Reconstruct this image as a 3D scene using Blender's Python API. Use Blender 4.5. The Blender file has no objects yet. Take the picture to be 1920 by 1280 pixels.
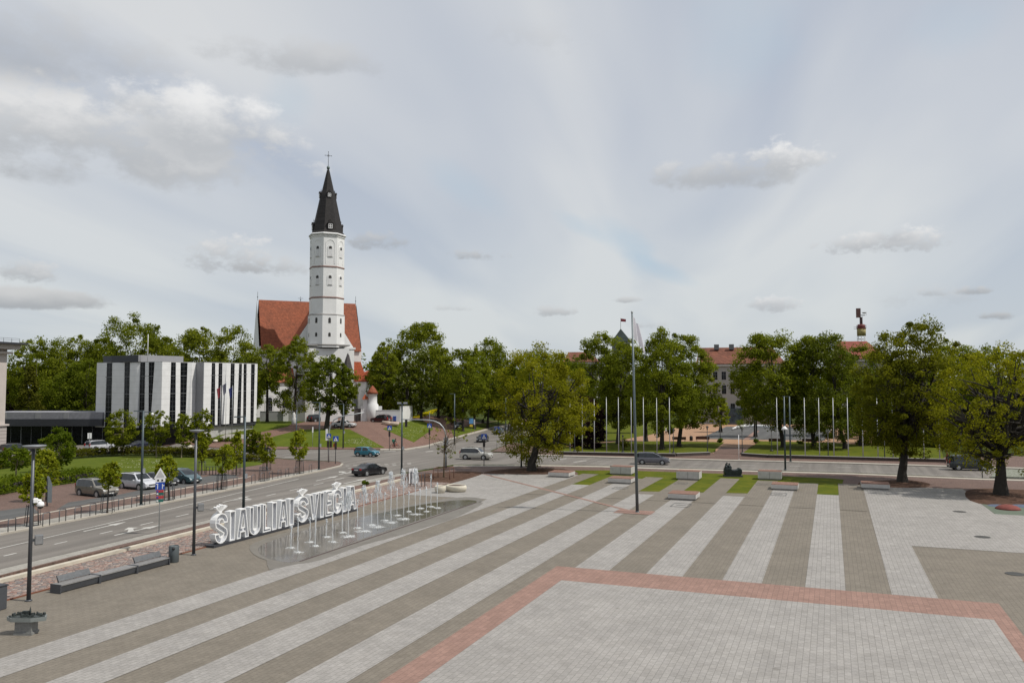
import bpy, bmesh, math, random
import numpy as np
from math import sin, cos, atan, atan2, radians, pi, sqrt
from mathutils import Vector, Matrix
from mathutils.geometry import tessellate_polygon

# ------------------------------------------------------------------ scene, camera frame
scene = bpy.context.scene
COL = scene.collection
H = 10.6                    # eye height over the square, metres
F = 1518.0                  # focal length measured on the 1920 px wide photograph
PITCH = atan(85 / F)
TH = atan2(598 / F, 1.0016) # the paving stripes run at this angle from the view axis
CT, ST = cos(TH), sin(TH)
RNG = random.Random(11)

def W(X, D):                # (right of the view axis, distance along it) -> world, world Y runs along the stripes
    return (X * CT - D * ST, X * ST + D * CT)
def XD(x, y):
    return (x * CT + y * ST, -x * ST + y * CT)
def depth(p):
    return XD(p[0], p[1])[1]

# terrain: flat town with one low hill under the church (piecewise planes)
HILL = 3.0
def fa(X, D): return (D - 142) * HILL / 22
def fb(X, D):               # street on the right of the hill
    n = Vector((248 - 166, -(6.5 + 12.6))).normalized()
    return -((X + 13.6) * n.x + (D - 166) * n.y) * 0.2
def fc(X, D):               # lower ground by the office block on the left
    n = Vector((44, 9)).normalized()
    return ((X + 62) * n.x + (D - 146) * n.y) * 0.3
def f3(X, D): return HILL
def f0(X, D): return 0.0
def hz(x, y):
    X, D = XD(x, y)
    return max(0.0, min(fa(X, D), fb(X, D), fc(X, D), HILL))

def ray(px, py):
    a = (px - 960) / F; u = (640 - py) / F
    return a, cos(PITCH) - u * sin(PITCH), sin(PITCH) + u * cos(PITCH)
def G(px, py, off=0.0):     # ground point seen at a photograph position
    a, d, w = ray(px, py)
    f = lambda t: H + w * t - (hz(*W(a * t, d * t)) + off)
    t = 5.0
    while f(t) > 0 and t < 900: t += 1.0
    lo, hi = t - 1.0, t
    for _ in range(30):
        m = (lo + hi) / 2
        if f(m) > 0: lo = m
        else: hi = m
    x, y = W(a * hi, d * hi)
    return Vector((x, y, hz(x, y) + off))
def A(px, py, D):           # point at distance D along the view axis
    a, d, w = ray(px, py); t = D / d
    x, y = W(a * t, D)
    return Vector((x, y, H + w * t))
def zat(py, P):             # height seen at row py at the distance of P
    return A(960, py, depth(P)).z
def mpp(P):                 # metres per photograph pixel
    return depth(P) / F
def ground(px, D):          # ground point in column px at distance D
    a, d, w = ray(px, 725)
    x, y = W(a * D / d, D)
    return Vector((x, y, hz(x, y)))

# ------------------------------------------------------------------ materials
def srgb(r, g, b):
    f = lambda c: (c / 12.92) if c <= .04045 else ((c + .055) / 1.055) ** 2.4
    return (f(r / 255), f(g / 255), f(b / 255))
MATS = {}
def newmat(name):
    m = bpy.data.materials.new(name); m.use_nodes = True
    nt = m.node_tree
    return m, nt, nt.nodes['Principled BSDF']
def N(nt, t, **kw):
    n = nt.nodes.new(t)
    for k, v in kw.items(): setattr(n, k, v)
    return n
def ramp(nt, fac, stops):
    r = N(nt, 'ShaderNodeValToRGB')
    e = r.color_ramp.elements
    while len(e) < len(stops): e.new(0.5)
    for i, (p, c) in enumerate(stops):
        e[i].position = p; e[i].color = (*c, 1) if len(c) == 3 else c
    nt.links.new(fac, r.inputs[0]); return r.outputs[0]
def noise(nt, vec, scale, detail=4, rough=.6):
    n = N(nt, 'ShaderNodeTexNoise'); n.inputs['Scale'].default_value = scale
    n.inputs['Detail'].default_value = detail; n.inputs['Roughness'].default_value = rough
    nt.links.new(vec, n.inputs['Vector']); return n.outputs['Fac']
def mul(c, k): return tuple(min(1, x * k) for x in c)
def mixc(nt, fac, a, b, mode='MIX'):
    m = N(nt, 'ShaderNodeMix', data_type='RGBA', blend_type=mode)
    for s, v in ((0, fac), (6, a), (7, b)):
        if hasattr(v, 'links'): nt.links.new(v, m.inputs[s])
        elif s == 0: m.inputs[0].default_value = v
        else: m.inputs[s].default_value = (*v, 1)
    return m.outputs[2]
def mat(name, col, rough=.7, metal=0, var=.18, scale=2.0, spec=.5, bump=0, coat=0):
    """plain painted/stone/metal surface with soft dirt variation"""
    if name in MATS: return MATS[name]
    m, nt, b = newmat(name)
    tc = N(nt, 'ShaderNodeTexCoord')
    f = noise(nt, tc.outputs['Object'], scale, 5, .65)
    c = ramp(nt, f, [(.3, mul(col, 1 - var)), (.7, mul(col, 1 + var))])
    nt.links.new(c, b.inputs['Base Color'])
    b.inputs['Roughness'].default_value = rough
    b.inputs['Metallic'].default_value = metal
    b.inputs['Specular IOR Level'].default_value = spec
    b.inputs['Coat Weight'].default_value = coat
    if bump:
        bn = N(nt, 'ShaderNodeBump'); bn.inputs['Strength'].default_value = bump
        nt.links.new(noise(nt, tc.outputs['Object'], scale * 8, 3), bn.inputs['Height'])
        nt.links.new(bn.outputs[0], b.inputs['Normal'])
    MATS[name] = m; return m
def paving(name, col, mortar, bw=.40, rh=.25, ms=.014, var=.16, stain=.12, swap=True, rough=.75, wet=False):
    if name in MATS: return MATS[name]
    m, nt, b = newmat(name)
    tc = N(nt, 'ShaderNodeTexCoord'); sp = N(nt, 'ShaderNodeSeparateXYZ'); cb = N(nt, 'ShaderNodeCombineXYZ')
    nt.links.new(tc.outputs['Object'], sp.inputs[0])
    nt.links.new(sp.outputs[1 if swap else 0], cb.inputs[0]); nt.links.new(sp.outputs[0 if swap else 1], cb.inputs[1])
    br = N(nt, 'ShaderNodeTexBrick')
    nt.links.new(cb.outputs[0], br.inputs['Vector'])
    br.inputs['Scale'].default_value = 1; br.inputs['Brick Width'].default_value = bw; br.inputs['Row Height'].default_value = rh
    br.inputs['Mortar Size'].default_value = ms; br.inputs['Mortar Smooth'].default_value = .3; br.inputs['Bias'].default_value = 0
    br.inputs['Color1'].default_value = (*mul(col, 1 - var), 1); br.inputs['Color2'].default_value = (*mul(col, 1 + var), 1)
    br.inputs['Mortar'].default_value = (*mortar, 1)
    f1 = noise(nt, tc.outputs['Object'], .35, 6, .7); f2 = noise(nt, tc.outputs['Object'], 9, 4, .7)
    d1 = ramp(nt, f1, [(.3, (1 - stain,) * 3), (.65, (1 + stain * .5,) * 3)])
    f4 = noise(nt, tc.outputs['Object'], 1.3, 5, .7)
    d2 = mixc(nt, 1, ramp(nt, f2, [(.3, (.86, .86, .86)), (.7, (1.1, 1.1, 1.1))]), ramp(nt, f4, [(.32, (.92, .915, .90)), (.66, (1.05, 1.05, 1.05))]), 'MULTIPLY')
    c = mixc(nt, 1, br.outputs[0], d1, 'MULTIPLY'); c = mixc(nt, 1, c, d2, 'MULTIPLY')
    # sparse dark spots (gum, oil) that belong to the stones
    f3n = noise(nt, tc.outputs['Object'], 1.7, 2, .5)
    c = mixc(nt, 1, c, ramp(nt, f3n, [(.24, (.78, .77, .75)), (.30, (1, 1, 1))]), 'MULTIPLY')
    nt.links.new(c, b.inputs['Base Color']); b.inputs['Roughness'].default_value = rough
    b.inputs['Specular IOR Level'].default_value = .3
    bn = N(nt, 'ShaderNodeBump'); bn.inputs['Strength'].default_value = .35; bn.inputs['Distance'].default_value = .01
    inv = N(nt, 'ShaderNodeMath', operation='SUBTRACT'); inv.inputs[0].default_value = 1
    nt.links.new(br.outputs['Fac'], inv.inputs[1]); nt.links.new(inv.outputs[0], bn.inputs['Height'])
    nt.links.new(bn.outputs[0], b.inputs['Normal'])
    MATS[name] = m; return m
def mottled(name, stops, scales=(1.2, 14), rough=.95, bump=.4, spec=.06):
    """ground cover: two sizes of noise through a colour ramp"""
    if name in MATS: return MATS[name]
    m, nt, b = newmat(name)
    tc = N(nt, 'ShaderNodeTexCoord')
    f1 = noise(nt, tc.outputs['Object'], scales[0], 5, .65); f2 = noise(nt, tc.outputs['Object'], scales[1], 5, .7)
    mx = N(nt, 'ShaderNodeMath', operation='MULTIPLY_ADD'); mx.inputs[1].default_value = .55
    h = N(nt, 'ShaderNodeMath', operation='MULTIPLY'); h.inputs[1].default_value = .45
    nt.links.new(f2, h.inputs[0]); nt.links.new(f1, mx.inputs[0]); nt.links.new(h.outputs[0], mx.inputs[2])
    nt.links.new(ramp(nt, mx.outputs[0], stops), b.inputs['Base Color'])
    b.inputs['Roughness'].default_value = rough; b.inputs['Specular IOR Level'].default_value = spec
    bn = N(nt, 'ShaderNodeBump'); bn.inputs['Strength'].default_value = bump; bn.inputs['Distance'].default_value = .05
    nt.links.new(f2, bn.inputs['Height']); nt.links.new(bn.outputs[0], b.inputs['Normal'])
    MATS[name] = m; return m
def asphalt(name, col, rot=0.0, patch=.16):
    if name in MATS: return MATS[name]
    m, nt, b = newmat(name)
    tc = N(nt, 'ShaderNodeTexCoord'); mp = N(nt, 'ShaderNodeMapping')
    mp.inputs['Rotation'].default_value = (0, 0, rot); mp.inputs['Scale'].default_value = (1, .03, 1)
    nt.links.new(tc.outputs['Object'], mp.inputs[0])
    f1 = noise(nt, mp.outputs[0], .9, 3, .6); f2 = noise(nt, tc.outputs['Object'], 30, 3, .7); f3_ = noise(nt, tc.outputs['Object'], .12, 4, .6)
    c = ramp(nt, f1, [(.35, mul(col, 1 - patch)), (.65, mul(col, 1 + patch))])
    c = mixc(nt, 1, c, ramp(nt, f2, [(.3, (.8,) * 3), (.7, (1.15,) * 3)]), 'MULTIPLY')
    c = mixc(nt, 1, c, ramp(nt, f3_, [(.3, (.88,) * 3), (.7, (1.08,) * 3)]), 'MULTIPLY')
    nt.links.new(c, b.inputs['Base Color']); b.inputs['Roughness'].default_value = .85; b.inputs['Specular IOR Level'].default_value = .25
    MATS[name] = m; return m
def cobble(name, cols, scale):
    if name in MATS: return MATS[name]
    m, nt, b = newmat(name)
    tc = N(nt, 'ShaderNodeTexCoord')
    v = N(nt, 'ShaderNodeTexVoronoi'); v.inputs['Scale'].default_value = scale; nt.links.new(tc.outputs['Object'], v.inputs['Vector'])
    v2 = N(nt, 'ShaderNodeTexVoronoi', feature='DISTANCE_TO_EDGE'); v2.inputs['Scale'].default_value = scale; nt.links.new(tc.outputs['Object'], v2.inputs['Vector'])
    sp = N(nt, 'ShaderNodeSeparateColor'); nt.links.new(v.outputs['Color'], sp.inputs[0])
    n = len(cols); c = ramp(nt, sp.outputs[0], [(i / n, q) for i, q in enumerate(cols)])
    c = mixc(nt, 1, c, ramp(nt, v2.outputs['Distance'], [(0, (.45, .42, .38)), (.09, (1, 1, 1))]), 'MULTIPLY')
    nt.links.new(c, b.inputs['Base Color']); b.inputs['Roughness'].default_value = .8
    bn = N(nt, 'ShaderNodeBump'); bn.inputs['Strength'].default_value = .9; bn.inputs['Distance'].default_value = .05
    nt.links.new(ramp(nt, v2.outputs['Distance'], [(0, (0, 0, 0)), (.25, (1, 1, 1))]), bn.inputs['Height']); nt.links.new(bn.outputs[0], b.inputs['Normal'])
    MATS[name] = m; return m
def leafmat(name, dark, light, trans=.5):
    if name in MATS: return MATS[name]
    m, nt, b = newmat(name)
    at = N(nt, 'ShaderNodeAttribute'); at.attribute_name = 'tone'
    c = ramp(nt, at.outputs['Fac'], [(0, dark), (.55, tuple((a + 2 * d) / 3 for a, d in zip(light, dark))), (1, light)])
    nt.links.new(c, b.inputs['Base Color']); b.inputs['Roughness'].default_value = .7; b.inputs['Specular IOR Level'].default_value = .08
    tr = N(nt, 'ShaderNodeBsdfTranslucent'); nt.links.new(mixc(nt, 1, c, (1.25, 1.3, .7), 'MULTIPLY'), tr.inputs[0])
    ms = N(nt, 'ShaderNodeMixShader'); ms.inputs[0].default_value = trans
    nt.links.new(b.outputs[0], ms.inputs[1]); nt.links.new(tr.outputs[0], ms.inputs[2])
    nt.links.new(ms.outputs[0], nt.nodes['Material Output'].inputs[0])
    MATS[name] = m; return m
def tiles_roof(name, col, w=.25):
    if name in MATS: return MATS[name]
    m, nt, b = newmat(name)
    tc = N(nt, 'ShaderNodeTexCoord'); sp = N(nt, 'ShaderNodeSeparateXYZ'); nt.links.new(tc.outputs['Object'], sp.inputs[0])
    ad = N(nt, 'ShaderNodeMath', operation='ADD'); nt.links.new(sp.outputs[0], ad.inputs[0]); nt.links.new(sp.outputs[1], ad.inputs[1])
    cb = N(nt, 'ShaderNodeCombineXYZ'); nt.links.new(ad.outputs[0], cb.inputs[0]); nt.links.new(sp.outputs[2], cb.inputs[1])
    br = N(nt, 'ShaderNodeTexBrick'); nt.links.new(cb.outputs[0], br.inputs[0]); br.inputs['Scale'].default_value = 1
    br.inputs['Brick Width'].default_value = w * 1.3; br.inputs['Row Height'].default_value = w * 1.4; br.inputs['Mortar Size'].default_value = .03
    br.inputs['Color1'].default_value = (*mul(col, .8), 1); br.inputs['Color2'].default_value = (*mul(col, 1.2), 1); br.inputs['Mortar'].default_value = (*mul(col, .5), 1)
    f1 = noise(nt, tc.outputs['Object'], .35, 5, .7)
    c = mixc(nt, 1, br.outputs[0], ramp(nt, f1, [(.3, (.8, .82, .85)), (.7, (1.12, 1.06, 1.0))]), 'MULTIPLY')
    nt.links.new(c, b.inputs['Base Color']); b.inputs['Roughness'].default_value = .75; b.inputs['Specular IOR Level'].default_value = .25
    MATS[name] = m; return m
def glassmat(name, col=(.02, .025, .03), rough=.06):
    if name in MATS: return MATS[name]
    m, nt, b = newmat(name)
    tc = N(nt, 'ShaderNodeTexCoord')
    c = ramp(nt, noise(nt, tc.outputs['Object'], 1.3, 2), [(.35, mul(col, .5)), (.65, mul(col, 1.5))])
    nt.links.new(c, b.inputs['Base Color']); b.inputs['Roughness'].default_value = rough; b.inputs['Specular IOR Level'].default_value = .6
    MATS[name] = m; return m

# ------------------------------------------------------------------ mesh collecting
class MB:
    def __init__(s): s.v = []; s.f = []; s.m = []; s.sm = []
    def add(s, vs, fs, m=0, smooth=False):
        o = len(s.v); s.v += [tuple(p) for p in vs]
        for f in fs: s.f.append(tuple(i + o for i in f)); s.m.append(m); s.sm.append(smooth)
        return s
    def box(s, c, d, rz=0, m=0, bev=0, taper=1.0):
        x, y, z = d[0] / 2, d[1] / 2, d[2] / 2
        ca, sa = cos(rz), sin(rz); vs = []
        def put(a, b, e): vs.append((c[0] + a * ca - b * sa, c[1] + a * sa + b * ca, c[2] + e))
        if bev <= 0:
            for e, k in ((-z, 1), (z, taper)):
                for a, b in ((-x, -y), (x, -y), (x, y), (-x, y)): put(a * k, b * k, e)
            return s.add(vs, [(3, 2, 1, 0), (4, 5, 6, 7), (0, 1, 5, 4), (1, 2, 6, 5), (2, 3, 7, 6), (3, 0, 4, 7)], m)
        q = bev
        rows = ((-z, q), (-z + q, 0), (z - q, 0), (z, q))
        for e, i in rows:
            X, Y = x - i, y - i
            for a, b in ((-X + q, -Y), (X - q, -Y), (X, -Y + q), (X, Y - q), (X - q, Y), (-X + q, Y), (-X, Y - q), (-X, -Y + q)): put(a, b, e)
        fs = [tuple(range(7, -1, -1)), tuple(range(24, 32))]
        for r in range(3):
            for k in range(8): fs.append((r * 8 + k, r * 8 + (k + 1) % 8, r * 8 + 8 + (k + 1) % 8, r * 8 + 8 + k))
        return s.add(vs, fs, m)
    def tube(s, pts, rad, n=8, m=0, cap=True, smooth=True):
        pts = [Vector(p) for p in pts]
        if not hasattr(rad, '__len__'): rad = [rad] * len(pts)
        vs = []; fs = []
        for i, p in enumerate(pts):
            t = (pts[min(i + 1, len(pts) - 1)] - pts[max(i - 1, 0)]).normalized()
            up = Vector((0, 0, 1)) if abs(t.z) < .9 else Vector((1, 0, 0))
            a = t.cross(up).normalized(); b = t.cross(a).normalized()
            for k in range(n):
                q = 2 * pi * k / n
                vs.append(p + (a * cos(q) + b * sin(q)) * rad[i])
        for i in range(len(pts) - 1):
            for k in range(n):
                k2 = (k + 1) % n
                fs.append((i * n + k, i * n + k2, (i + 1) * n + k2, (i + 1) * n + k))
        if cap: fs += [tuple(range(n - 1, -1, -1)), tuple(range((len(pts) - 1) * n, len(pts) * n))]
        return s.add(vs, fs, m, smooth)
    def lathe(s, prof, c=(0, 0, 0), n=16, m=0, smooth=True, ph=0, sx=1, sy=1, axis='z'):
        vs = []; fs = []
        for r, z in prof:
            for k in range(n):
                q = 2 * pi * k / n + ph
                p = (r * cos(q) * sx, r * sin(q) * sy, z)
                if axis == 'y': p = (p[0], p[2], p[1])
                vs.append((c[0] + p[0], c[1] + p[1], c[2] + p[2]))
        for i in range(len(prof) - 1):
            for k in range(n):
                k2 = (k + 1) % n
                fs.append((i * n + k, i * n + k2, (i + 1) * n + k2, (i + 1) * n + k))
        fs += [tuple(range(n - 1, -1, -1)), tuple(range((len(prof) - 1) * n, len(prof) * n))]
        return s.add(vs, fs, m, smooth)
    def ball(s, c, r, n=10, m=0, sz=1.0):
        k = n // 2 + 1
        return s.lathe([(max(1e-3, r * sin(pi * i / k)), -r * sz * cos(pi * i / k)) for i in range(k + 1)], c, n, m)
    def prism(s, poly, z0, z1, m=0):
        n = len(poly)
        vs = [(p[0], p[1], z0) for p in poly] + [(p[0], p[1], z1) for p in poly]
        fs = [tuple(range(n - 1, -1, -1)), tuple(range(n, 2 * n))] + [(i, (i + 1) % n, n + (i + 1) % n, n + i) for i in range(n)]
        return s.add(vs, fs, m)
    def poly(s, vs, m=0): return s.add(vs, [tuple(range(len(vs)))], m)
    def slab(s, quad, th, m=0):
        """a flat plate of thickness th behind the polygon quad"""
        q = [Vector(p) for p in quad]
        nrm = (q[1] - q[0]).cross(q[2] - q[0]).normalized() * -th
        n = len(q); vs = q + [p + nrm for p in q]
        fs = [tuple(range(n)), tuple(range(2 * n - 1, n - 1, -1))] + [(i, n + i, n + (i + 1) % n, (i + 1) % n) for i in range(n)]
        return s.add(vs, fs, m)
    def build(s, name, mats, parent=None, loc=None, rz=None, fix=True):
        me = bpy.data.meshes.new(name)
        me.from_pydata(s.v, [], s.f)
        if not isinstance(mats, (list, tuple)): mats = [mats]
        for q in mats: me.materials.append(q)
        me.polygons.foreach_set('material_index', s.m); me.polygons.foreach_set('use_smooth', s.sm)
        if fix and len(s.f) < 20000:
            bm = bmesh.new(); bm.from_mesh(me); bmesh.ops.recalc_face_normals(bm, faces=bm.faces); bm.to_mesh(me); bm.free()
        me.update()
        o = bpy.data.objects.new(name, me); COL.objects.link(o)
        if parent: o.parent = parent
        if loc is not None: o.location = loc
        if rz is not None: o.rotation_euler = (0, 0, rz)
        return o
def tag(o, label=None, cat=None, group=None, kind=None):
    if label: o['label'] = label
    if cat: o['category'] = cat
    if group: o['group'] = group
    if kind: o['kind'] = kind
    return o
def thing(name, label, cat, loc, rz=0, group=None):
    o = bpy.data.objects.new(name, None); COL.objects.link(o)
    o.location = loc; o.rotation_euler = (0, 0, rz); o.empty_display_size = .3
    return tag(o, label, cat, group)
KIDS = {}
def copy_tree(o, parent=None):
    c = o.copy(); COL.objects.link(c)
    if parent: c.parent = parent
    for ch in list(o.children): copy_tree(ch, c)
    return c

# ------------------------------------------------------------------ ground sheets
CUTS = [(fa, f0), (fa, f3), (fb, f0), (fb, f3), (fc, f0), (fc, f3), (fa, fb), (fa, fc), (fb, fc)]
def cut_to_terrain(bm):
    for f, g in CUTS:
        d = lambda X, D: f(X, D) - g(X, D)
        c = d(0, 0); a = d(1, 0) - c; b = d(0, 1) - c        # a X + b D + c = 0, in world axes:
        nx, ny = a * CT - b * ST, a * ST + b * CT
        n2 = nx * nx + ny * ny
        bmesh.ops.bisect_plane(bm, geom=bm.verts[:] + bm.edges[:] + bm.faces[:], plane_co=(-c * nx / n2, -c * ny / n2, 0), plane_no=(nx, ny, 0), dist=1e-5)
def sheet(name, pts, off, m, skirt=.2, kind='structure', label=None, cat=None, group=None, hole=None):
    """flat ground cover laid on the terrain; pts in world x,y"""
    bm = bmesh.new()
    pp = [Vector((p[0], p[1], 0)) for p in pts]
    vs = [bm.verts.new(p) for p in pp]
    for t in tessellate_polygon([pp]):
        try: bm.faces.new([vs[i] for i in t])
        except ValueError: pass
    bmesh.ops.recalc_face_normals(bm, faces=bm.faces)
    for f in bm.faces:
        if f.normal.z < 0: f.normal_flip()
    cut_to_terrain(bm)
    for v in bm.verts: v.co.z = hz(v.co.x, v.co.y) + off
    if skirt:
        ed = [e for e in bm.edges if e.is_boundary]
        r = bmesh.ops.extrude_edge_only(bm, edges=ed)
        for v in [g for g in r['geom'] if isinstance(g, bmesh.types.BMVert)]: v.co.z -= skirt
        bmesh.ops.recalc_face_normals(bm, faces=bm.faces)
    me = bpy.data.meshes.new(name); bm.to_mesh(me); bm.free(); me.materials.append(m)
    o = bpy.data.objects.new(name, me); COL.objects.link(o)
    return tag(o, label, cat, group, kind)
def P2(*pix, off=0.0): return [G(px, py, off).xy for px, py in pix]
def smooth_poly(pts, n=4):
    """Catmull-Rom round a closed outline"""
    q = [Vector((p[0], p[1])) for p in pts]; out = []; k = len(q)
    for i in range(k):
        a, b, c, d = q[i - 1], q[i], q[(i + 1) % k], q[(i + 2) % k]
        for j in range(n):
            t = j / n
            out.append(.5 * ((2 * b) + (c - a) * t + (2 * a - 5 * b + 4 * c - d) * t * t + (3 * b - a - 3 * c + d) * t ** 3))
    return out
# ------------------------------------------------------------------ the setting: ground, roads, square
LIGHT = paving('pale stone paving', (.292, .277, .260), (.18, .17, .158), var=.07, stain=.13, ms=.011)
DARK = paving('brown grey paving', (.178, .156, .126), (.115, .10, .082), var=.06, stain=.13, ms=.011)
REDP = paving('salmon paving', (.262, .162, .130), (.175, .108, .088), var=.09, ms=.011)
BRICK = paving('red brown block paving', (.15, .096, .078), (.10, .065, .05), .2, .1, .01, .2, .18)
BRICK2 = paving('church red paving', (.185, .108, .082), (.12, .07, .055), .2, .1, .01, .2, .12)
ORANGE = paving('orange park paving', (.36, .215, .125), (.22, .13, .09), .3, .15, .012, .14, .1)
PAVE = paving('grey slab paving', (.30, .285, .255), (.17, .16, .14), .5, .5, .012, .1, .12)
ASPH = asphalt('worn asphalt', (.168, .153, .137), .08)
ASPH2 = asphalt('dark parking asphalt', (.10, .10, .098), .08)
KERB = mat('kerb concrete', (.36, .33, .28), .85, var=.15, scale=1.2)
PAINT = mat('road paint', (.44, .43, .40), .7, var=.22, scale=3)
GRASS = mottled('mown grass', [(.25, (.03, .042, .006)), (.45, (.07, .09, .010)), (.6, (.112, .118, .012)), (.8, (.155, .145, .03))], (.5, 7))
LAWN = mottled('hill grass', [(.25, (.035, .05, .007)), (.48, (.075, .10, .012)), (.62, (.105, .125, .016)), (.85, (.28, .29, .16))], (.35, 5))
MULCH = mottled('bark mulch', [(.3, (.03, .018, .013)), (.5, (.085, .05, .035)), (.7, (.16, .10, .075))], (2, 18))
BASE = mottled('town ground', [(.3, (.035, .05, .012)), (.55, (.05, .062, .014)), (.75, (.085, .08, .035))], (.05, 2))
COBB = cobble('pink field cobbles', [(.30, .2, .165), (.2, .155, .135), (.36, .29, .25), (.24, .13, .1), (.30, .25, .22), (.16, .14, .135)], 4.2)

def quadsheet(name, v0, v1, u0, u1, off, m, skirt=0):
    return sheet(name, [(v0, u0), (v1, u0), (v1, u1), (v0, u1)], off, m, skirt)
def U(px, py): return G(px, py).y

sheet('ground', [(-2600, -400), (2600, -400), (2600, 3200), (-2600, 3200)], -.16, BASE, 0)

# roads (a kerb height below the pavements)
ZR = -.12
road_pts = P2((-700, 1236), (0, 1067), (380, 976.5), (640, 908.5), (752, 886), (800, 879), (848, 870.5), (1010, 870), (1130, 872), (1257, 876.5), (1600, 885.5), (1841, 895.5), (2600, 915),
              (2600, 897), (1774, 875), (1600, 869), (1340, 863), (1004, 854), (955, 848), (925, 848), (919, 845), (935, 838), (950, 832), (965, 825), (1010, 812), (1062, 800), (1045, 792), (1000, 790), (927, 800.5), (850, 821), (800, 836), (760, 842.5), (713, 843),
              (530, 842), (420, 839), (240, 834), (150, 834), (0, 846), (-300, 872), (-300, 890), (0, 862), (140, 849), (240, 846), (400, 851), (520, 858), (560, 861), (600, 863), (634, 864.5), (644, 868), (640, 873), (600, 882.5), (330, 937.5), (0, 1000.5), (-700, 1135), off=ZR)
sheet('road', road_pts, ZR, ASPH, .03)

# red-brown pavements (street side of the square, far pavement, corner islands)
sheet('pavement', P2((640, 912), (752, 888.5), (800, 881.5), (850, 872.5), (1010, 872), (1130, 874), (1257, 878.5), (1600, 888), (1841, 898), (2600, 918), (2600, 1010), (1700, 960), (1000, 905), (792, 918), (700, 935)), -.012, BRICK)
sheet('pavement', P2((955, 846.5), (1004, 852.5), (1340, 861.3), (1600, 867.3), (1774, 873), (2600, 895), (2600, 882), (1770, 858), (1405, 848), (1050, 843), (985, 832), (960, 829), (936, 839), (922, 845.5)), 0, BRICK)
def band(name, near, far, off, m, skirt=.2):
    return sheet(name, P2(*near) + P2(*reversed(far)), off, m, skirt)
band('kerb', [(1004, 853.2), (1340, 862.2), (1600, 868.3), (1774, 874), (2600, 896)], [(1004, 851.8), (1340, 860.6), (1600, 866.6), (1774, 872.3), (2600, 894)], .012, KERB)
band('kerb', [(850, 872), (1010, 871), (1130, 873.1), (1257, 877.3), (1600, 886.7), (1841, 896.5), (2600, 917)], [(850, 874.3), (1010, 873.3), (1130, 875.4), (1257, 879.6), (1600, 889), (1841, 899), (2600, 920)], .012, KERB)
# near side of the left street: slab pavement, red strip, low concrete wall, cobbles
band('pavement', [(-700, 1236), (0, 1067), (380, 977), (640, 909), (752, 886.5)], [(-700, 1268), (0, 1078), (130, 1045), (360, 988.5), (500, 953), (640, 917), (752, 892)], 0, PAVE)
band('verge', [(-700, 1266), (0, 1077.5), (130, 1044), (360, 987.5), (640, 916.5), (752, 891.5)], [(-700, 1270), (0, 1079), (130, 1046.5), (360, 994), (640, 926), (700, 911), (752, 899)], .006, BRICK)
sheet('gravel', P2((-700, 1276), (0, 1083), (360, 996), (640, 928), (700, 913.5), (752, 901), (845, 905), (792, 917.5), (675, 951), (360, 1030), (0, 1128), (-700, 1330)), .02, COBB)
# far side: kerb strip, red cycle strip, parking
sheet('pavement', P2((-700, 1134), (0, 1000), (330, 937), (600, 882), (640, 872.5), (643.5, 868), (634, 865), (600, 863.8), (560, 862), (520, 859), (489, 866), (489, 870), (427, 880), (326, 885), (227, 889), (165, 901), (96, 911), (0, 927), (-700, 1040)), -.012, BRICK)
band('kerb', [(-700, 1134), (0, 1000), (330, 937), (600, 882)], [(-700, 1119), (0, 989.5), (330, 929.8), (600, 877.5)], .006, PAVE)
band('kerb', [(-700, 1134.6), (0, 1000.6), (330, 937.5), (600, 882.3), (640, 872.8), (644, 868)], [(-700, 1131.6), (0, 998.2), (330, 935.8), (600, 880.8), (637, 871.8), (640.5, 868)], .012, KERB)
band('kerb', [(-300, 1033), (0, 977.3), (330, 917.8), (470, 893)], [(-300, 1031), (0, 975.6), (330, 916.4), (470, 892)], .008, KERB)
band('parking', [(-300, 1029), (0, 974.5), (72, 961)], [(-300, 1005), (0, 957), (62, 949)], .008, ASPH2)
band('parking', [(106, 955), (240, 931), (338, 913.5), (450, 893.5)], [(128, 941.5), (228, 926), (330, 903), (420, 887)], .008, ASPH2)
# plaza
sheet('plaza', [(-40.3, -30), (45, -30), (45, 62), (45, 90), (12.6, 90), (12.6, 96.2), (3, 95.8), (.5, 96), (-28.45, 94.6), (-40.3, 94.0)], 0, DARK)
Z1 = .014
VB = [-30.45, -28.45, -26.45, -24.52, -22.47, -20.48, -18.42, -16.4, -14.22, -12.15, -10.0, -7.95, -5.78, -3.7, -1.5, .5, 2.68, 4.75]
NEAR = -30
RED_U, RED_I = 46.25, 43.0
ends = {1: 85.2, 2: U(1163, 906), 3: 80.0, 4: U(1279, 936), 5: 81.7, 6: U(1470, 917), 7: 86.2}
sheet('plaza_stripe', [(VB[0], NEAR), (VB[1], NEAR), (VB[1], 94.4), (-40.1, 93.8), (-40.1, 71), (VB[0], 71)], Z1, LIGHT, 0)
for k in (1, 2, 3): quadsheet('plaza_stripe', VB[2 * k], VB[2 * k + 1], NEAR, ends[k], Z1, LIGHT)
for k in (4, 5, 6, 7): quadsheet('plaza_stripe', VB[2 * k], VB[2 * k + 1], RED_U, ends[k], Z1, LIGHT)
sheet('plaza_stripe', [(VB[16], RED_U), (VB[17] + .05, RED_U), (VB[17] + .05, 60.7), (45, 60.7), (45, 78.3), (12.5, 78.3), (12.5, 96.1), (2.95, 95.7)], Z1, LIGHT, 0)
sheet('plaza_border', [(-15.32, NEAR), (-14.0, NEAR), (-14.0, RED_I), (6.7, RED_I), (6.7, NEAR), (7.43, NEAR), (7.43, RED_U), (-15.32, RED_U)], Z1, REDP, 0)
quadsheet('plaza_centre', -14.0, 6.7, NEAR, RED_I, Z1, LIGHT)
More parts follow.
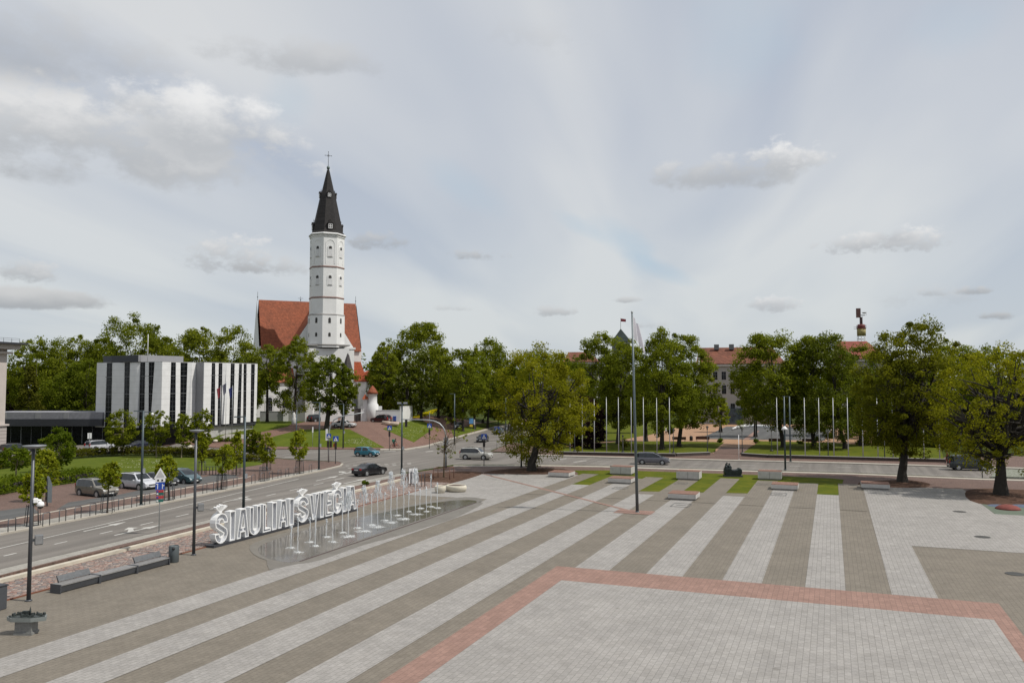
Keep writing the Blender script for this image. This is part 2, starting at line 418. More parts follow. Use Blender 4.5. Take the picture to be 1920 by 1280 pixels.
ln = [G(905, 888), G(1195, 961)]; dn = Vector((ln[1].y - ln[0].y, ln[0].x - ln[1].x)).normalized() * .2
sheet('plaza_border', [ln[0].xy + dn, ln[0].xy - dn, ln[1].xy - dn, ln[1].xy + dn], .027, REDP, 0)
quadsheet('plaza_border', VB[7] - .9, VB[8] + .1, 67.3, 69.3, .031, REDP)
# lawn between the far ends of the stripes, grey paths running through it
sheet('lawn', [VG for VG in [(-28.4, 92.5)] + P2((1085, 887)) + P2((1075, 881.5), (1170, 881.5), (1300, 886), (1360, 888), (1440, 891), (1560, 896.5), (1582, 899)) + [(.45, 86.2), (-28.4, 80)]], .012, GRASS, 0)
for a, b, y1 in ((1, 2, 888), (3, 4, 893), (5, 6, 894.5), (7, 8, 898), (9, 10, 896), (11, 12, 900), (13, 14, 904), (15, 16, 905)):
    quadsheet('path', VB[a], VB[b], 76, G(1100 + 62 * (a // 2), y1).y, .0225, DARK)
quadsheet('path', VB[4], VB[5], ends[2], G(1170, 896).y, .0225, DARK)
quadsheet('path', VB[12], VB[13], ends[6], G(1465, 904).y, .0225, DARK)
# bark mulch under the trees, rubber play area
sheet('mulch', smooth_poly(P2((905, 887), (940, 880), (1000, 877), (1060, 880), (1075, 886), (1030, 889), (960, 889))), .016, MULCH)
sheet('mulch', smooth_poly(P2((752, 898), (790, 889), (850, 884), (890, 884), (905, 888), (850, 905), (792, 915))), .016, MULCH)
sheet('mulch', smooth_poly(P2((1610, 905), (1690, 899), (1742, 906), (1725, 914), (1640, 912))), .016, MULCH)
sheet('mulch', smooth_poly(P2((1812, 920), (1870, 916), (1990, 925), (1990, 950), (1836, 944))), .016, MULCH)
RUB = mat('green play rubber', (.10, .125, .09), .9, scale=4); RUBR = mat('red play rubber', (.17, .045, .035), .9); RUBB = mat('blue play rubber', (.075, .10, .15), .85)
sheet('play_area', [(12.55, 78.3), (45, 78.3), (45, 85)] + P2((1836, 942)), .014, RUB)
def disc(c, r, n=20): return [(c[0] + r * cos(2 * pi * k / n), c[1] + r * sin(2 * pi * k / n)) for k in range(n)]
sheet('play_area', disc(G(1878, 948.5), 1.1), .02, RUBB, 0); sheet('play_area', disc(G(1925, 949), 1.2), .02, RUBB, 0)
g = G(1894, 957)
mb = MB().lathe([(1.0, -.02), (.93, .12), (.7, .28), (.35, .38), (.01, .41)], (0, 0, 0), 28)
o = thing('play_mound', 'low red rubber mound on the green play area at the right edge', 'play mound', (g.x, g.y + .9, .014)); mb.build('mound', RUBR, o)
# side road approach to the offices, red forecourt, hill pavement and lawns
sheet('forecourt', P2((300, 834), (372, 834), (400, 838), (470, 840), (500, 836), (478, 824), (410, 822), (300, 828)), 0, BRICK2)
sheet('steps', P2((408, 822), (480, 824), (486, 816), (425, 814)), .10, PAVE)
sheet('hill_pavement', P2((486, 841), (530, 841), (713, 841.5), (760, 841), (800, 834.5), (850, 820), (927, 799.5), (1000, 789), (990, 784)) + [ground(900, 215).xy, ground(760, 215).xy, ground(500, 215).xy] + P2((470, 795), (470, 825)), 0, BRICK2)
sheet('lawn', P2((508, 836.5), (620, 838), (721, 839), (690, 822), (655, 804.5), (610, 803.5), (560, 806), (503, 821)), .03, LAWN)
sheet('lawn', P2((395, 826), (480, 812), (540, 799), (582, 788.5), (583, 785)) + [ground(470, 188).xy] + P2((476, 791), (425, 805)), .03, LAWN)
sheet('lawn', P2((718, 803.5), (776, 829), (797, 814), (812, 805), (808, 795), (790, 788), (765, 787), (742, 796)), .03, LAWN)
sheet('lawn', P2((851, 818.5), (925, 799), (978, 790), (955, 786), (900, 794), (846, 806)), .03, LAWN)
band('kerb', [(713, 843.2), (760, 842.8), (800, 836.3), (850, 821.6), (927, 801), (1000, 790.6)], [(713, 841.2), (760, 840.8), (800, 834.3), (850, 819.6), (927, 799.2), (1000, 789)], .012, KERB)
# lawn round the car park
sheet('lawn', P2((-300, 970), (0, 926), (96, 910), (165, 900), (227, 888), (326, 884), (427, 880), (489, 870.5), (494, 867.5), (440, 861), (367, 858), (240, 855), (143, 860), (74, 871), (0, 880), (-300, 915)), .02, LAWN)
# park across the road
sheet('park_lawn', P2((1052, 846.5), (1266, 850.5), (1335, 848), (1358, 829), (1232, 827), (1160, 828), (1060, 838)), .05, GRASS)
sheet('park_lawn', P2((1393, 849), (1405, 851), (1770, 861), (1764, 840), (1640, 836), (1560, 830), (1425, 827)), .05, GRASS)
sheet('park_lawn', P2((1000, 838), (1160, 826), (1230, 812), (1285, 797), (1310, 790), (1100, 788), (980, 796), (1010, 820)), .05, GRASS)
sheet('park_path', P2((1160, 828.5), (1232, 827.5), (1340, 829), (1342, 848), (1335, 850), (1393, 850), (1393, 846), (1424, 827), (1640, 834), (1640, 800), (1300, 790), (1285, 797), (1215, 816), (1060, 836)), .03, ORANGE)
sheet('park_path', P2((1338, 850), (1393, 851), (1404, 840), (1352, 838)), .036, BRICK)
sheet('park_square', P2((1312, 822.5), (1362, 799.5), (1560, 803), (1545, 826), (1462, 825)), .042, ASPH2)
sheet('park_path', P2((1393, 824.5), (1403, 824.5), (1424, 808), (1415, 808)), .048, REDP)
sheet('park_lawn', P2((1310, 790), (1460, 796), (1480, 789), (1300, 785)), .06, GRASS)
sheet('pavement', P2((1774, 872), (2600, 893), (2600, 872), (1790, 852), (1768, 858)), .02, BRICK)

PEB = mottled('pale ground cover', [(.3, (.05, .07, .03)), (.5, (.20, .21, .17)), (.7, (.42, .42, .38))], (3, 9))
sheet('ground_cover', P2((1858, 893.5), (2100, 899), (2100, 888), (1870, 879)), .05, PEB)

# painted road markings
def mark(pix, off=ZR + .006): return sheet('road_markings', P2(*pix, off=ZR), off, PAINT, 0)
def strip_mark(p, q, w=.14):
    a, b = G(*p, ZR).xy, G(*q, ZR).xy; n = Vector((b.y - a.y, a.x - b.x)).normalized() * w / 2
    sheet('road_markings', [a + n, a - n, b - n, b + n], ZR + .006, PAINT, 0)
strip_mark((-700, 1189), (292, 960)); strip_mark((292, 960), (560, 897.5))
for x, y in ((-170, 1084), (-75, 1061), (19, 1039), (114, 1017), (199, 997.5), (275, 981), (342, 965.5), (403, 952), (462, 938), (508, 927.2), (552, 917.3), (597, 907), (636, 897.5)):
    d = 9 if x > 350 else 12
    strip_mark((x - d, y + d * .232), (x + d, y - d * .232), .16)
def arrow(x, y, s=1.0, flip=1, turn=0):
    a, b = G(x, y, ZR).xy, G(x + 12, y - 2.7, ZR).xy
    t = (b - a).normalized() * flip; n = Vector((t.y, -t.x))
    L = lambda p: (a + t * p[0] * s + n * p[1] * s)
    sheet('road_markings', [L(p) for p in ((-2.6, -.1), (.6, -.1), (.6, -.42), (2.4, 0), (.6, .42), (.6, .1), (-2.6, .1))], ZR + .006, PAINT, 0)
    if turn: sheet('road_markings', [L(p) for p in ((-1.2, -.09), (-.2, turn * .9), (-.6, turn * 1.0), (.5, turn * 1.6), (.7, turn * .7), (.2, turn * .85), (-.7, .12))], ZR + .012, PAINT, 0)
arrow(200, 986, .9, 1, 0); arrow(262, 992.5, .95, 1, -1); arrow(445, 935, .9, 1, 1); arrow(505, 940, .95, 1, 0); arrow(615, 896, 1.1, 1, 0); arrow(668, 901, 1.1, 1, 0); arrow(655, 885, 1.1, 1, -1)
for i in range(9):
    strip_mark((652 + i * 14, 877.3 - i * .9), (659 + i * 14, 876.8 - i * .9), .35)
    strip_mark((648 + i * 14.5, 872.8 - i * .6), (655 + i * 14.5, 872.4 - i * .6), .35)
strip_mark((640, 887.3), (668, 886.6), .3)
strip_mark((530, 852), (618, 846), .18); strip_mark((530, 858), (572, 854), .3)
for x in range(1030, 1600, 90): strip_mark((x, 862.6 + (x - 1030) * .024), (x + 26, 862.4 + (x - 1010) * .024), .16)
strip_mark((1075, 866), (1100, 863.2), .3); strip_mark((1040, 862), (1062, 859), .3)
strip_mark((1125, 870.4), (1257, 874.6), .16); strip_mark((1257, 874.6), (1600, 883.6), .16); strip_mark((1600, 883.6), (1841, 893.6), .16)
strip_mark((912, 829), (985, 828), .3); strip_mark((870, 840), (905, 835), .3)
for i in range(4): strip_mark((960 - i * 26, 838.2 + i * 1.4), (972 - i * 26, 837.6 + i * 1.4), .4)
strip_mark((720, 846), (742, 845.5), .5); strip_mark((798, 846.5), (812, 845), .5)

# manhole covers, inlaid steel floor frames
IRON = mat('cast iron', (.07, .068, .064), .6, .4)
for i, (px, py) in enumerate(((1799, 959), (1842, 1006.5), (1903, 1075.5))):
    g = G(px, py); r = .52 if i < 2 else .5
    mb = MB().lathe([(r, -.03), (r, .006), (r - .04, .012), (r - .05, .007), (.2, .009), (.01, .009)], (0, 0, 0), 28, 0, False)
    tag(mb.build('manhole_cover', IRON, loc=(g.x, g.y, Z1)), ('round iron cover in the pale paving nearest the green play area', 'round iron cover in pale paving just above the dark paved corner', 'round iron cover set in the dark paving at the right')[i], 'manhole cover', 'manhole covers in the square')
STEEL = mat('steel inlay', (.16, .16, .16), .5, .6)
for px, py, w, l in ((1277, 947, 1.5, 2.2), (1163, 915, 1.4, 1.6), (1460, 926.5, 1.4, 2.0), (1277, 906, 1.3, 1.5), (1432, 908, 1.5, 1.6)):
    g = G(px, py); mb = MB()
    for a in (-.5, .5): mb.box((a * w, 0, 0), (.07, l, .014))
    for b in (-.5, 0, .5): mb.box((0, b * l, .001), (w * (1 if b else .6), .07, .014))
    tag(mb.build('floor_markings', STEEL, loc=(g.x, g.y, .032)), kind='structure')

# small low concrete wall along the cobbles
WALLC = mat('cream concrete', (.46, .42, .34), .85, var=.16, scale=1.3)
def wall_along(name, m, a, b, th, h, label, cat, z0=-.1, cap=None, group=None):
    d = (b - a); L = d.xy.length; rz = atan2(d.y, d.x)
    mb = MB().box((0, 0, (h + z0) / 2), (L, th, h - z0))
    o = thing(name, label, cat, ((a.x + b.x) / 2, (a.y + b.y) / 2, (a.z + b.z) / 2), rz, group)
    mb.build('wall', m, o)
    if cap: MB().box((0, 0, h + .03), (L + .02, th + .08, .06)).build('coping', cap, o)
    return o
a, b = G(-420, 1199), G(752, 900.5)
wall_along('retaining_wall', WALLC, a, b, .38, .2, 'low cream concrete edge wall between the street and the cobbles', 'wall')
a, b = G(-300, 1209), G(790, 918)
RUST = mat('rusty steel edging', (.19, .075, .045), .8, .2)
o = MB().box((0, 0, .0), ((b - a).length, .06, .1)).build('steel_edging', RUST, loc=(a + b) / 2 + Vector((0, 0, .02)), rz=atan2((b - a).y, (b - a).x))
tag(o, 'thin rusty steel edging between the cobbles and the square', 'edging')
# ------------------------------------------------------------------ buildings
WHITE = mat('white cladding', (.72, .72, .71), .5, var=.05, scale=.7)
def cladding():
    m, nt, b = newmat('white cladding sheets')
    tc = N(nt, 'ShaderNodeTexCoord'); sp = N(nt, 'ShaderNodeSeparateXYZ'); nt.links.new(tc.outputs['Object'], sp.inputs[0])
    mo = N(nt, 'ShaderNodeMath', operation='MODULO'); mo.inputs[1].default_value = 1.05; nt.links.new(sp.outputs[2], mo.inputs[0])
    f = noise(nt, tc.outputs['Object'], .6, 4)
    c = ramp(nt, f, [(.3, (.64, .64, .635)), (.7, (.73, .73, .725))])
    c = mixc(nt, 1, c, ramp(nt, mo.outputs[0], [(0, (.72, .72, .72)), (.035, (.74, .74, .74)), (.045, (1, 1, 1))]), 'MULTIPLY')
    nt.links.new(c, b.inputs['Base Color']); b.inputs['Roughness'].default_value = .45; b.inputs['Specular IOR Level'].default_value = .35
    return m
CLAD = cladding()
DGLASS = glassmat('dark office glass', (.008, .009, .011), .12); DGLASS.node_tree.nodes['Principled BSDF'].inputs['Specular IOR Level'].default_value = .25
MULL = mat('grey mullion', (.15, .155, .16), .5, .3, .05)
DGREY = mat('dark grey metal', (.045, .047, .055), .5, .3, .1)
MGREY = mat('mid grey and shaded cladding', (.25, .25, .26), .6, 0, .08)
# --- striped office block
pA, pC, pE = W(-77.9, 152), W(-62.9, 145.6), W(-50.9, 162)
ZT, ZB = 15.05, 3.1
o_off = thing('office_building', 'white office block clad in tall tilted white panels with dark window strips', 'office building', (pC[0], pC[1], 0))
def Lc(p): return Vector((p[0] - pC[0], p[1] - pC[1]))
cA, cC, cE = Lc(pA), Vector((0, 0)), Lc(pE)
def facade(p, q, spans_top, spans_bot, zb0, zb1, wins):
    """wall of glass from p to q with cladding panels standing proud of it; p left, q right as seen from outside"""
    d = (q - p); L = d.length; t = d.normalized(); n = Vector((t.y, -t.x))
    P = lambda s, z, off=0: (p.x + t.x * s * L + n.x * off, p.y + t.y * s * L + n.y * off, z)
    zb = lambda s: zb0 + (zb1 - zb0) * s
    nsp = len(spans_top)
    for j_, ((a, b), (c, e)) in enumerate(zip(spans_top, spans_bot)):
        nL = j_ > 0 and spans_top[j_ - 1][1] == a; nR = j_ < nsp - 1 and spans_top[j_ + 1][0] == b
        k1, k2 = (.5 if nL else .04), (.5 if nR else .04); tm = .17 / L
        if not nL and a > .01: a += tm; c += tm
        if not nR and b < .99: b -= tm; e -= tm
        mb = MB(); z0, z1 = zb((c + e) / 2), ZT
        front = [P(c, z0, k1), P(e, z0, k2), P(b, z1, k2 * .6), P(a, z1, k1 * .6)]
        back = [P(c, z0, -.12), P(e, z0, -.12), P(b, z1, -.12), P(a, z1, -.12)]
        mb.add(front + back, [(0, 1, 2, 3), (7, 6, 5, 4), (0, 4, 5, 1), (1, 5, 6, 2), (2, 6, 7, 3), (3, 7, 4, 0)])
        mb.build('facade_panel', CLAD, o_off)
    for a, b in wins:
        m = MB(); z0 = zb((a + b) / 2)
        m.add([P(a - .05, z0, -.02), P(b + .05, z0, -.02), P(b + .05, ZT - .1, -.02), P(a - .05, ZT - .1, -.02)], [(0, 1, 2, 3)])
        z = z0 + .5; i = 0
        while z < ZT - .3:
            th = .11 if i % 4 == 3 else .03
            m.add([P(a - .03, z, .03), P(b + .03, z, .03), P(b + .03, z + th, .03), P(a - .03, z + th, .03), P(a - .03, z, -.018), P(b + .03, z, -.018), P(b + .03, z + th, -.018), P(a - .03, z + th, -.018)],
                  [(0, 1, 2, 3), (0, 4, 5, 1), (3, 2, 6, 7)], 1)
            z += .9 if i % 4 != 2 else .5; i += 1
        s = (a + b) / 2
        m.add([P(s - .0015, z0, .028), P(s + .0015, z0, .028), P(s + .0015, ZT - .1, .028), P(s - .0015, ZT - .1, .028)], [(0, 1, 2, 3)], 1)
        m.build('window_strip', [DGLASS, MULL], o_off)
def conv(xs, x0, x1): return [(x - x0) / (x1 - x0) for x in xs]
def spans(edges): return list(zip(edges[0::2], edges[1::2]))
lt = conv([72, 190, 237, 285, 285, 385, 430, 512, 512, 555, 593, 645, 690, 712, 712, 778], 72, 778)
lb = conv([72, 186, 242, 268, 268, 392, 434, 548, 548, 555, 600, 657, 684, 692, 692, 778], 72, 778)
facade(cA, cC, spans(lt), spans(lb), 3.1, 3.3, [conv([a, b], 72, 778) for a, b in ((190, 237), (387, 430), (556, 596), (650, 687))])
rd = (cE - cC).normalized(); rn = Vector((rd.y, -rd.x)); RL = (cE - cC).length
cM = cC + rd * RL * .33; step = rn * 2.6
rt = conv([778, 868, 897, 958, 1010, 1052, 1052, 1102], 778, 1102); rb = conv([778, 862, 906, 965, 1003, 1040, 1040, 1102], 778, 1102)
facade(cC, cM, spans(rt), spans(rb), 3.3, 3.4, [conv(q, 778, 1102) for q in ((866, 900), (962, 1007))])
rt = conv([1200, 1293, 1313, 1370, 1394, 1440, 1440, 1508, 1536, 1606, 1622, 1660, 1678, 1750, 1778, 1820], 1200, 1820)
rb = conv([1200, 1288, 1323, 1368, 1396, 1412, 1412, 1502, 1534, 1590, 1618, 1664, 1682, 1752, 1774, 1815], 1200, 1820)
cF, cG = cM + step, cE + step * .9 - rd * 1.75
facade(cF, cG, spans(rt), spans(rb), 3.4, 3.9, [conv(q, 1200, 1820) for q in ((1292, 1316), (1370, 1395), (1508, 1535), (1600, 1620), (1662, 1680), (1751, 1776))])
mb = MB(); sM = cM - rn * .05
mb.add([(cM.x, cM.y, 3.4), (cF.x, cF.y, 3.4), (cF.x, cF.y, ZT), (cM.x, cM.y, ZT)], [(0, 1, 2, 3)])
mb.build('return_wall', MGREY, o_off)  # wall facing away from the sun, its shadow put into the grey colour
back = -rn * 14; aB = Vector((pA[0], pA[1])).normalized() * 12 + (cC - cA).normalized() * 3
out = [cA, cC, cM, cF, cG, cG + back, cA + aB]
ins = [cA + (cC - cA).normalized() * .2 + Vector((.1, .25)), cC - rn * .1 + Vector((-.0, .2)), cM - rn * .1 + rd * .05, cF - rn * .1 + rd * .1, cG - rn * .1 - rd * .1, cG + back, cA + aB]
MB().prism([tuple(p) for p in ins], 3.2, ZT - .12).build('core_wall', DGREY, o_off)
MB().prism([tuple(p) for p in out], ZT - .02, ZT + .12).build('roof', mat('grey roof felt', (.3, .3, .3), .9), o_off)
base = [cA + Vector((1.6, 1.2)), cC + (cA - cC) * .05 - rn * 1.6, cM - rn * 1.5, cM - rn * 1.5 + rd * .5, cE - rn * .6, cE + back, cA + aB]
MB().prism([tuple(p) for p in base], -.3, 3.25).build('ground_floor_glass', DGLASS, o_off)
MB().prism([tuple(p) for p in (cF + rd * .2 - rn * .6, cG - rd * .3 - rn * .6, cG - rd * .3 - rn * 4, cF + rd * .2 - rn * 4)], -.2, 3.45).build('plinth', mat('pale concrete', (.40, .39, .37), .85), o_off)
r0 = cC - rn * 5 - rd * 1.2; pent = [r0 + rd * -.5 + rn * 0, r0 + rd * 8.4, r0 + rd * 8.4 - rn * 6, r0 - rn * 6 - rd * .5]
MB().prism([tuple(p) for p in pent], ZT + .1, ZT + 1.35).build('penthouse', MGREY, o_off)
q = r0 - (cC - cA).normalized() * 7.4; pent2 = [q, r0 - rd * .52, r0 - rd * .52 - rn * 5, q - rn * 3]
MB().prism([tuple(p) for p in pent2], ZT + .1, ZT + 1.3).build('penthouse', DGREY, o_off)
mb = MB(); mq = r0 + rd * .4 + rn * 1.5
mb.tube([(mq.x, mq.y, ZT), (mq.x, mq.y, ZT + 5.1)], [.07, .05], 6).build('mast', mat('white pole paint', (.7, .7, .7), .4, var=.05), o_off)
mb = MB(); mq = r0 - (cC - cA).normalized() * 3.2 + rn * 1
for dx in (-.3, .3): mb.tube([(mq.x + dx - .3, mq.y, ZT), (mq.x + dx + .3, mq.y, ZT + 2.2)], .04, 6)
for i in range(5): mb.tube([(mq.x - .6 + i * .12, mq.y, ZT + .3 + i * .4), (mq.x + i * .12, mq.y, ZT + .3 + i * .4)], .025, 5)
mb.build('roof_ladder', MULL, o_off)
mq = q + (cC - cA).normalized() * 2.2
MB().tube([(mq.x, mq.y, ZT), (mq.x, mq.y, ZT + 6.6)], [.03, .015], 5).build('antenna', DGREY, o_off)
# --- low glazed pavilion on its left
pv = W(-98, 152); o_pav = thing('glass_pavilion', 'low dark glazed pavilion with grey parapet, left of the white office block', 'pavilion', (pv[0], pv[1], 0), TH)
mb = MB().box((11, 4, 1.65), (22, 8, 3.5))
for i in range(12): mb.box((.6 + i * 1.9, -.03, 1.65), (.07 if i % 3 else .16, .1, 3.3), 0, 1)
mb.build('glazing', [DGLASS, MULL], o_pav)
MB().box((11, 3.2, 4.0), (22.5, 9.8, 1.3)).build('fascia', DGREY, o_pav)
MB().box((11, 3.2, 5.28), (22.3, 9.4, 1.25)).build('parapet', mat('grey parapet', (.22, .22, .24), .7), o_pav)
for x, w in ((4.2, .35), (10.2, 1.1), (15.4, .95)): MB().box((x, -1.52, 5.28), (w, .06, 1.15)).build('parapet_panel', MGREY, o_pav)
# --- building at the left edge of the frame
far = A(9.5, 780, 134); rdr = -TH * 0 + radians(4.8)
o_e = thing('corner_building', 'beige rendered building with projecting cornice at the left edge of the view', 'building', (far.x, far.y, 0), pi / 2 + radians(4.6))
BEI = mat('beige render', (.45, .40, .37), .85, var=.07, scale=.5)
def rust():
    m, nt, b = newmat('rusticated render'); tc = N(nt, 'ShaderNodeTexCoord'); sp = N(nt, 'ShaderNodeSeparateXYZ'); nt.links.new(tc.outputs['Object'], sp.inputs[0])
    mo = N(nt, 'ShaderNodeMath', operation='MODULO'); mo.inputs[1].default_value = .55; nt.links.new(sp.outputs[2], mo.inputs[0])
    nt.links.new(ramp(nt, mo.outputs[0], [(0, (.22, .19, .18)), (.09, (.22, .19, .18)), (.12, (.38, .34, .32))]), b.inputs['Base Color']); b.inputs['Roughness'].default_value = .85; return m
# local: x runs along the street face towards the far corner (origin), y goes back from the street
MB().box((-9, 6, 10.8), (18, 12, 13.2)).build('wall', BEI, o_e)
MB().box((-8.85, 5.85, 2.0), (18.1, 12.1, 4.4)).build('ground_floor_wall', rust(), o_e)
MB().box((-8.8, 5.8, 4.35), (18.5, 12.5, .28)).build('string_course', BEI, o_e)
mb = MB(); mb.box((-8.7, 5.7, 16.2), (18.6, 12.6, .35)); mb.box((-8.4, 5.4, 17.2), (19.4, 13.4, .8)); mb.build('cornice', BEI, o_e)
MB().box((-8.0, 5.0, 17.75), (20.2, 14.2, .3)).build('roof', DGREY, o_e)
mb = MB()
for i in range(12): mb.tube([(1.2 - i * 1.5, -1.2, 17.85), (1.2 - i * 1.5, -1.2, 18.6)], .03, 5)
for z in (18.3, 18.6): mb.tube([(1.2, -1.2, z), (-15.5, -1.2, z)], .025, 5)
mb.build('roof_railing', DGREY, o_e)
for i in range(3):
    w = MB().box((-3.2 - i * 4, -.02, 9.5), (1.5, .1, 2.4)).build('window', DGLASS, o_e)
    MB().box((-3.2 - i * 4, -.1, 8.2), (1.8, .2, .15)).build('sill', BEI, w)

# ------------------------------------------------------------------ the cathedral
PLASTER = mat('white lime plaster', (.70, .70, .69), .8, var=.055, scale=.35)
TRIM = mat('brown ledge tiles', (.26, .17, .15), .8)
GREYT = mat('grey ledge tiles', (.30, .29, .28), .8)
SLATE = tiles_roof('black spire slate', (.030, .028, .028), .3)
REDT = tiles_roof('red clay tiles', (.265, .083, .042), .3)
REDT2 = tiles_roof('orange clay tiles', (.36, .085, .035), .3)
IRONB = mat('black iron', (.03, .03, .03), .5, .6)
tw = A(610.5, 700, 212); tb = 2.0
los = atan2(tw.y, tw.x)                       # line of sight to the tower
o_ch = thing('cathedral', 'white church with octagonal bell tower, black spire and steep red tiled roofs', 'church', (tw.x, tw.y, 0), los - pi / 2 + radians(11))
zz = lambda y: zat(y, tw)
OCT = radians(22.5)
def octo(mb, r0, z0, r1, z1, m=0): return mb.lathe([(r0, z0), (r1, z1)], (0, 0, 0), 8, m, False, OCT)
R = 4.52
mb = MB(); octo(mb, R, zz(652), R, zz(443)); tower = mb.build('bell_tower', PLASTER, o_ch)
for y, k, c in ((443, 1.09, PLASTER), (447, 1.04, PLASTER), (503.5, 1.03, TRIM), (560, 1.03, TRIM), (592, 1.07, GREYT)):
    MB().lathe([(R * k - .2, zz(y) - .35), (R * k, zz(y) - .1), (R * k, zz(y) + .08), (R * k - .25, zz(y) + .28)], (0, 0, 0), 8, 0, False, OCT).build('ledge', c, tower)
mb = MB(); octo(mb, R + .32, zz(652), R + .27, zz(592)); mb.build('lower_tower_stage', PLASTER, o_ch)
MB().lathe([(R + .3, zz(648) - .25), (R + .48, zz(648)), (R + .48, zz(648) + .15), (R + .25, zz(648) + .4)], (0, 0, 0), 8, 0, False, OCT).build('ledge', GREYT, tower)
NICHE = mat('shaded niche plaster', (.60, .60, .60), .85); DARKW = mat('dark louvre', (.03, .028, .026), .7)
def arch_pts(w, h, n=8):
    return [(-w / 2, 0), (w / 2, 0), (w / 2, h - w / 2)] + [(w / 2 * cos(pi * k / n), h - w / 2 + w / 2 * sin(pi * k / n)) for k in range(1, n)] + [(-w / 2, h - w / 2)]
def on_facet(k, rad, z, pts, th, off=0):
    """prism standing on facet k of the octagon (facet 0 faces -Y)"""
    a = -pi / 2 + k * pi / 4; n = Vector((cos(a), sin(a))); t = Vector((-n.y, n.x)); ap = rad * cos(pi / 8) + off
    f = [(n.x * (ap + th) + t.x * p, n.y * (ap + th) + t.y * p, z + q) for p, q in pts]; b = [(n.x * (ap - .3) + t.x * p, n.y * (ap - .3) + t.y * p, z + q) for p, q in pts]
    m = len(pts)
    return f + b, [tuple(range(m)), tuple(range(2 * m - 1, m - 1, -1))] + [(i, m + i, m + (i + 1) % m, (i + 1) % m) for i in range(m)]
def arch_ring(w, h, t):
    o = arch_pts(w, h); i = arch_pts(w - 2 * t, h - t)
    return o, i
for k in range(-3, 4):
    for (y0, y1, w) in ((486, 466, 1.0), (538, 520, .95)):
        z0, z1 = zz(y0), zz(y1)
        mb = MB(); mb.add(*on_facet(k, R, z0, arch_pts(w + .5, z1 - z0 + .35), .10)); fr = mb.build('window_surround', PLASTER, o_ch)
        mb = MB(); mb.add(*on_facet(k, R, z0 + .2, arch_pts(w, z1 - z0 - .1), .115)); mb.build('blind_arch', NICHE, fr)
        mb = MB(); mb.add(*on_facet(k, R, z1 - .75, arch_pts(w * .8, .75), .125)); mb.build('opening', DARKW, fr)
        mb = MB(); mb.add(*on_facet(k, R, z0 + .05, [(-w / 2, 0), (w / 2, 0), (w / 2, .14), (-w / 2, .14)], .16)); mb.build('sill', GREYT, fr)
    # raised arch above the top windows
    o, i = arch_ring(2.5, zz(455) - zz(500), .22)
    for j in range(2, len(o) - 1):
        pass
    mb = MB()
    for j in range(1, len(o) - 1 + 1):
        a_, b_ = o[j], o[(j + 1) % len(o)]; c_, d_ = i[(j + 1) % len(o)], i[j]
        mb.add(*on_facet(k, R, zz(498), [a_, b_, c_, d_], .07))
    mb.build('arch_moulding', PLASTER, tower)
    for y0, y1 in ((607.5, 597.5), (632.5, 625)):
        mb = MB(); mb.add(*on_facet(k, R + .3, zz(y0), arch_pts(.62, zz(y1) - zz(y0)), .04)); mb.build('small_window', DARKW, tower)
# spire
sp = [(R * 1.10, zz(444)), (R * .99, zz(440)), (R * .90, zz(436)), (R * .43, zz(365)), (R * .36, zz(359)), (.34, zz(319.5)), (.1, zz(318))]
mb = MB(); mb.lathe(sp, (0, 0, 0), 8, 0, False, OCT); spire = mb.build('spire', SLATE, o_ch)
MB().ball((0, 0, zz(315)), .42, 12, 0, 1.25).build('finial_ball', mat('patina metal', (.10, .13, .12), .5, .4), spire)
mb = MB(); zt = zz(285)
mb.tube([(0, 0, zz(317)), (0, 0, zt)], [.07, .05], 6); mb.tube([(-.85, 0, zz(292)), (.85, 0, zz(292))], .05, 6)
for dx, dz in ((-.85, 0), (.85, 0), (0, zt - zz(292))): mb.ball((dx, 0, zz(292) + dz), .11, 8)
for q in range(8): mb.tube([(0, 0, zz(292)), (.4 * cos(q * pi / 4 + .4), 0, zz(292) + .4 * sin(q * pi / 4 + .4))], .022, 4)
mb.build('cross', IRONB, spire)
DW = mat('white dormer frame', (.6, .6, .6), .6)
for y, rr, s in ((434, .90, 1.0), (372.5, .475, .8)):
    for k in (-2, 0, 2):
        a = -pi / 2 + k * pi / 4; r = R * rr * cos(pi / 8)
        M = Matrix.Translation((r * cos(a), r * sin(a), zz(y))) @ Matrix.Rotation(a + pi / 2, 4, 'Z')
        mb = MB(); mb.box((0, .4, .75 * s), (1.35 * s, 1.2, 1.5 * s))
        mb.add([(-.85 * s, -.35, 1.5 * s), (.85 * s, -.35, 1.5 * s), (0, -.35, 2.15 * s), (-.85 * s, 1.3, 1.5 * s), (.85 * s, 1.3, 1.5 * s), (0, 1.3, 2.15 * s)], [(0, 1, 2), (3, 5, 4), (0, 2, 5, 3), (1, 4, 5, 2), (0, 3, 4, 1)])
        mb.tube([(0, .2, 2.1 * s), (0, .2, 3.0 * s)], .05, 5); mb.ball((0, .2, 2.5 * s), .13, 6)
        mb.v = [tuple(M @ Vector(p)) for p in mb.v]; d_o = mb.build('dormer', SLATE, o_ch)
        mb = MB(); mb.box((0, -.215, .75 * s), (1.0 * s, .05, 1.2 * s)); mb.v = [tuple(M @ Vector(p)) for p in mb.v]; mb.build('dormer_window', DARKW, d_o)
        mb = MB()
        for x in (-.33, 0, .33): mb.box((x * s * 1.35, -.25, .75 * s), (.16 * s, .04, 1.2 * s))
        for z in (.18, .75, 1.3): mb.box((0, -.252, z * s), (1.0 * s, .04, .16 * s))
        mb.v = [tuple(M @ Vector(p)) for p in mb.v]; mb.build('dormer_frame', DW, d_o)
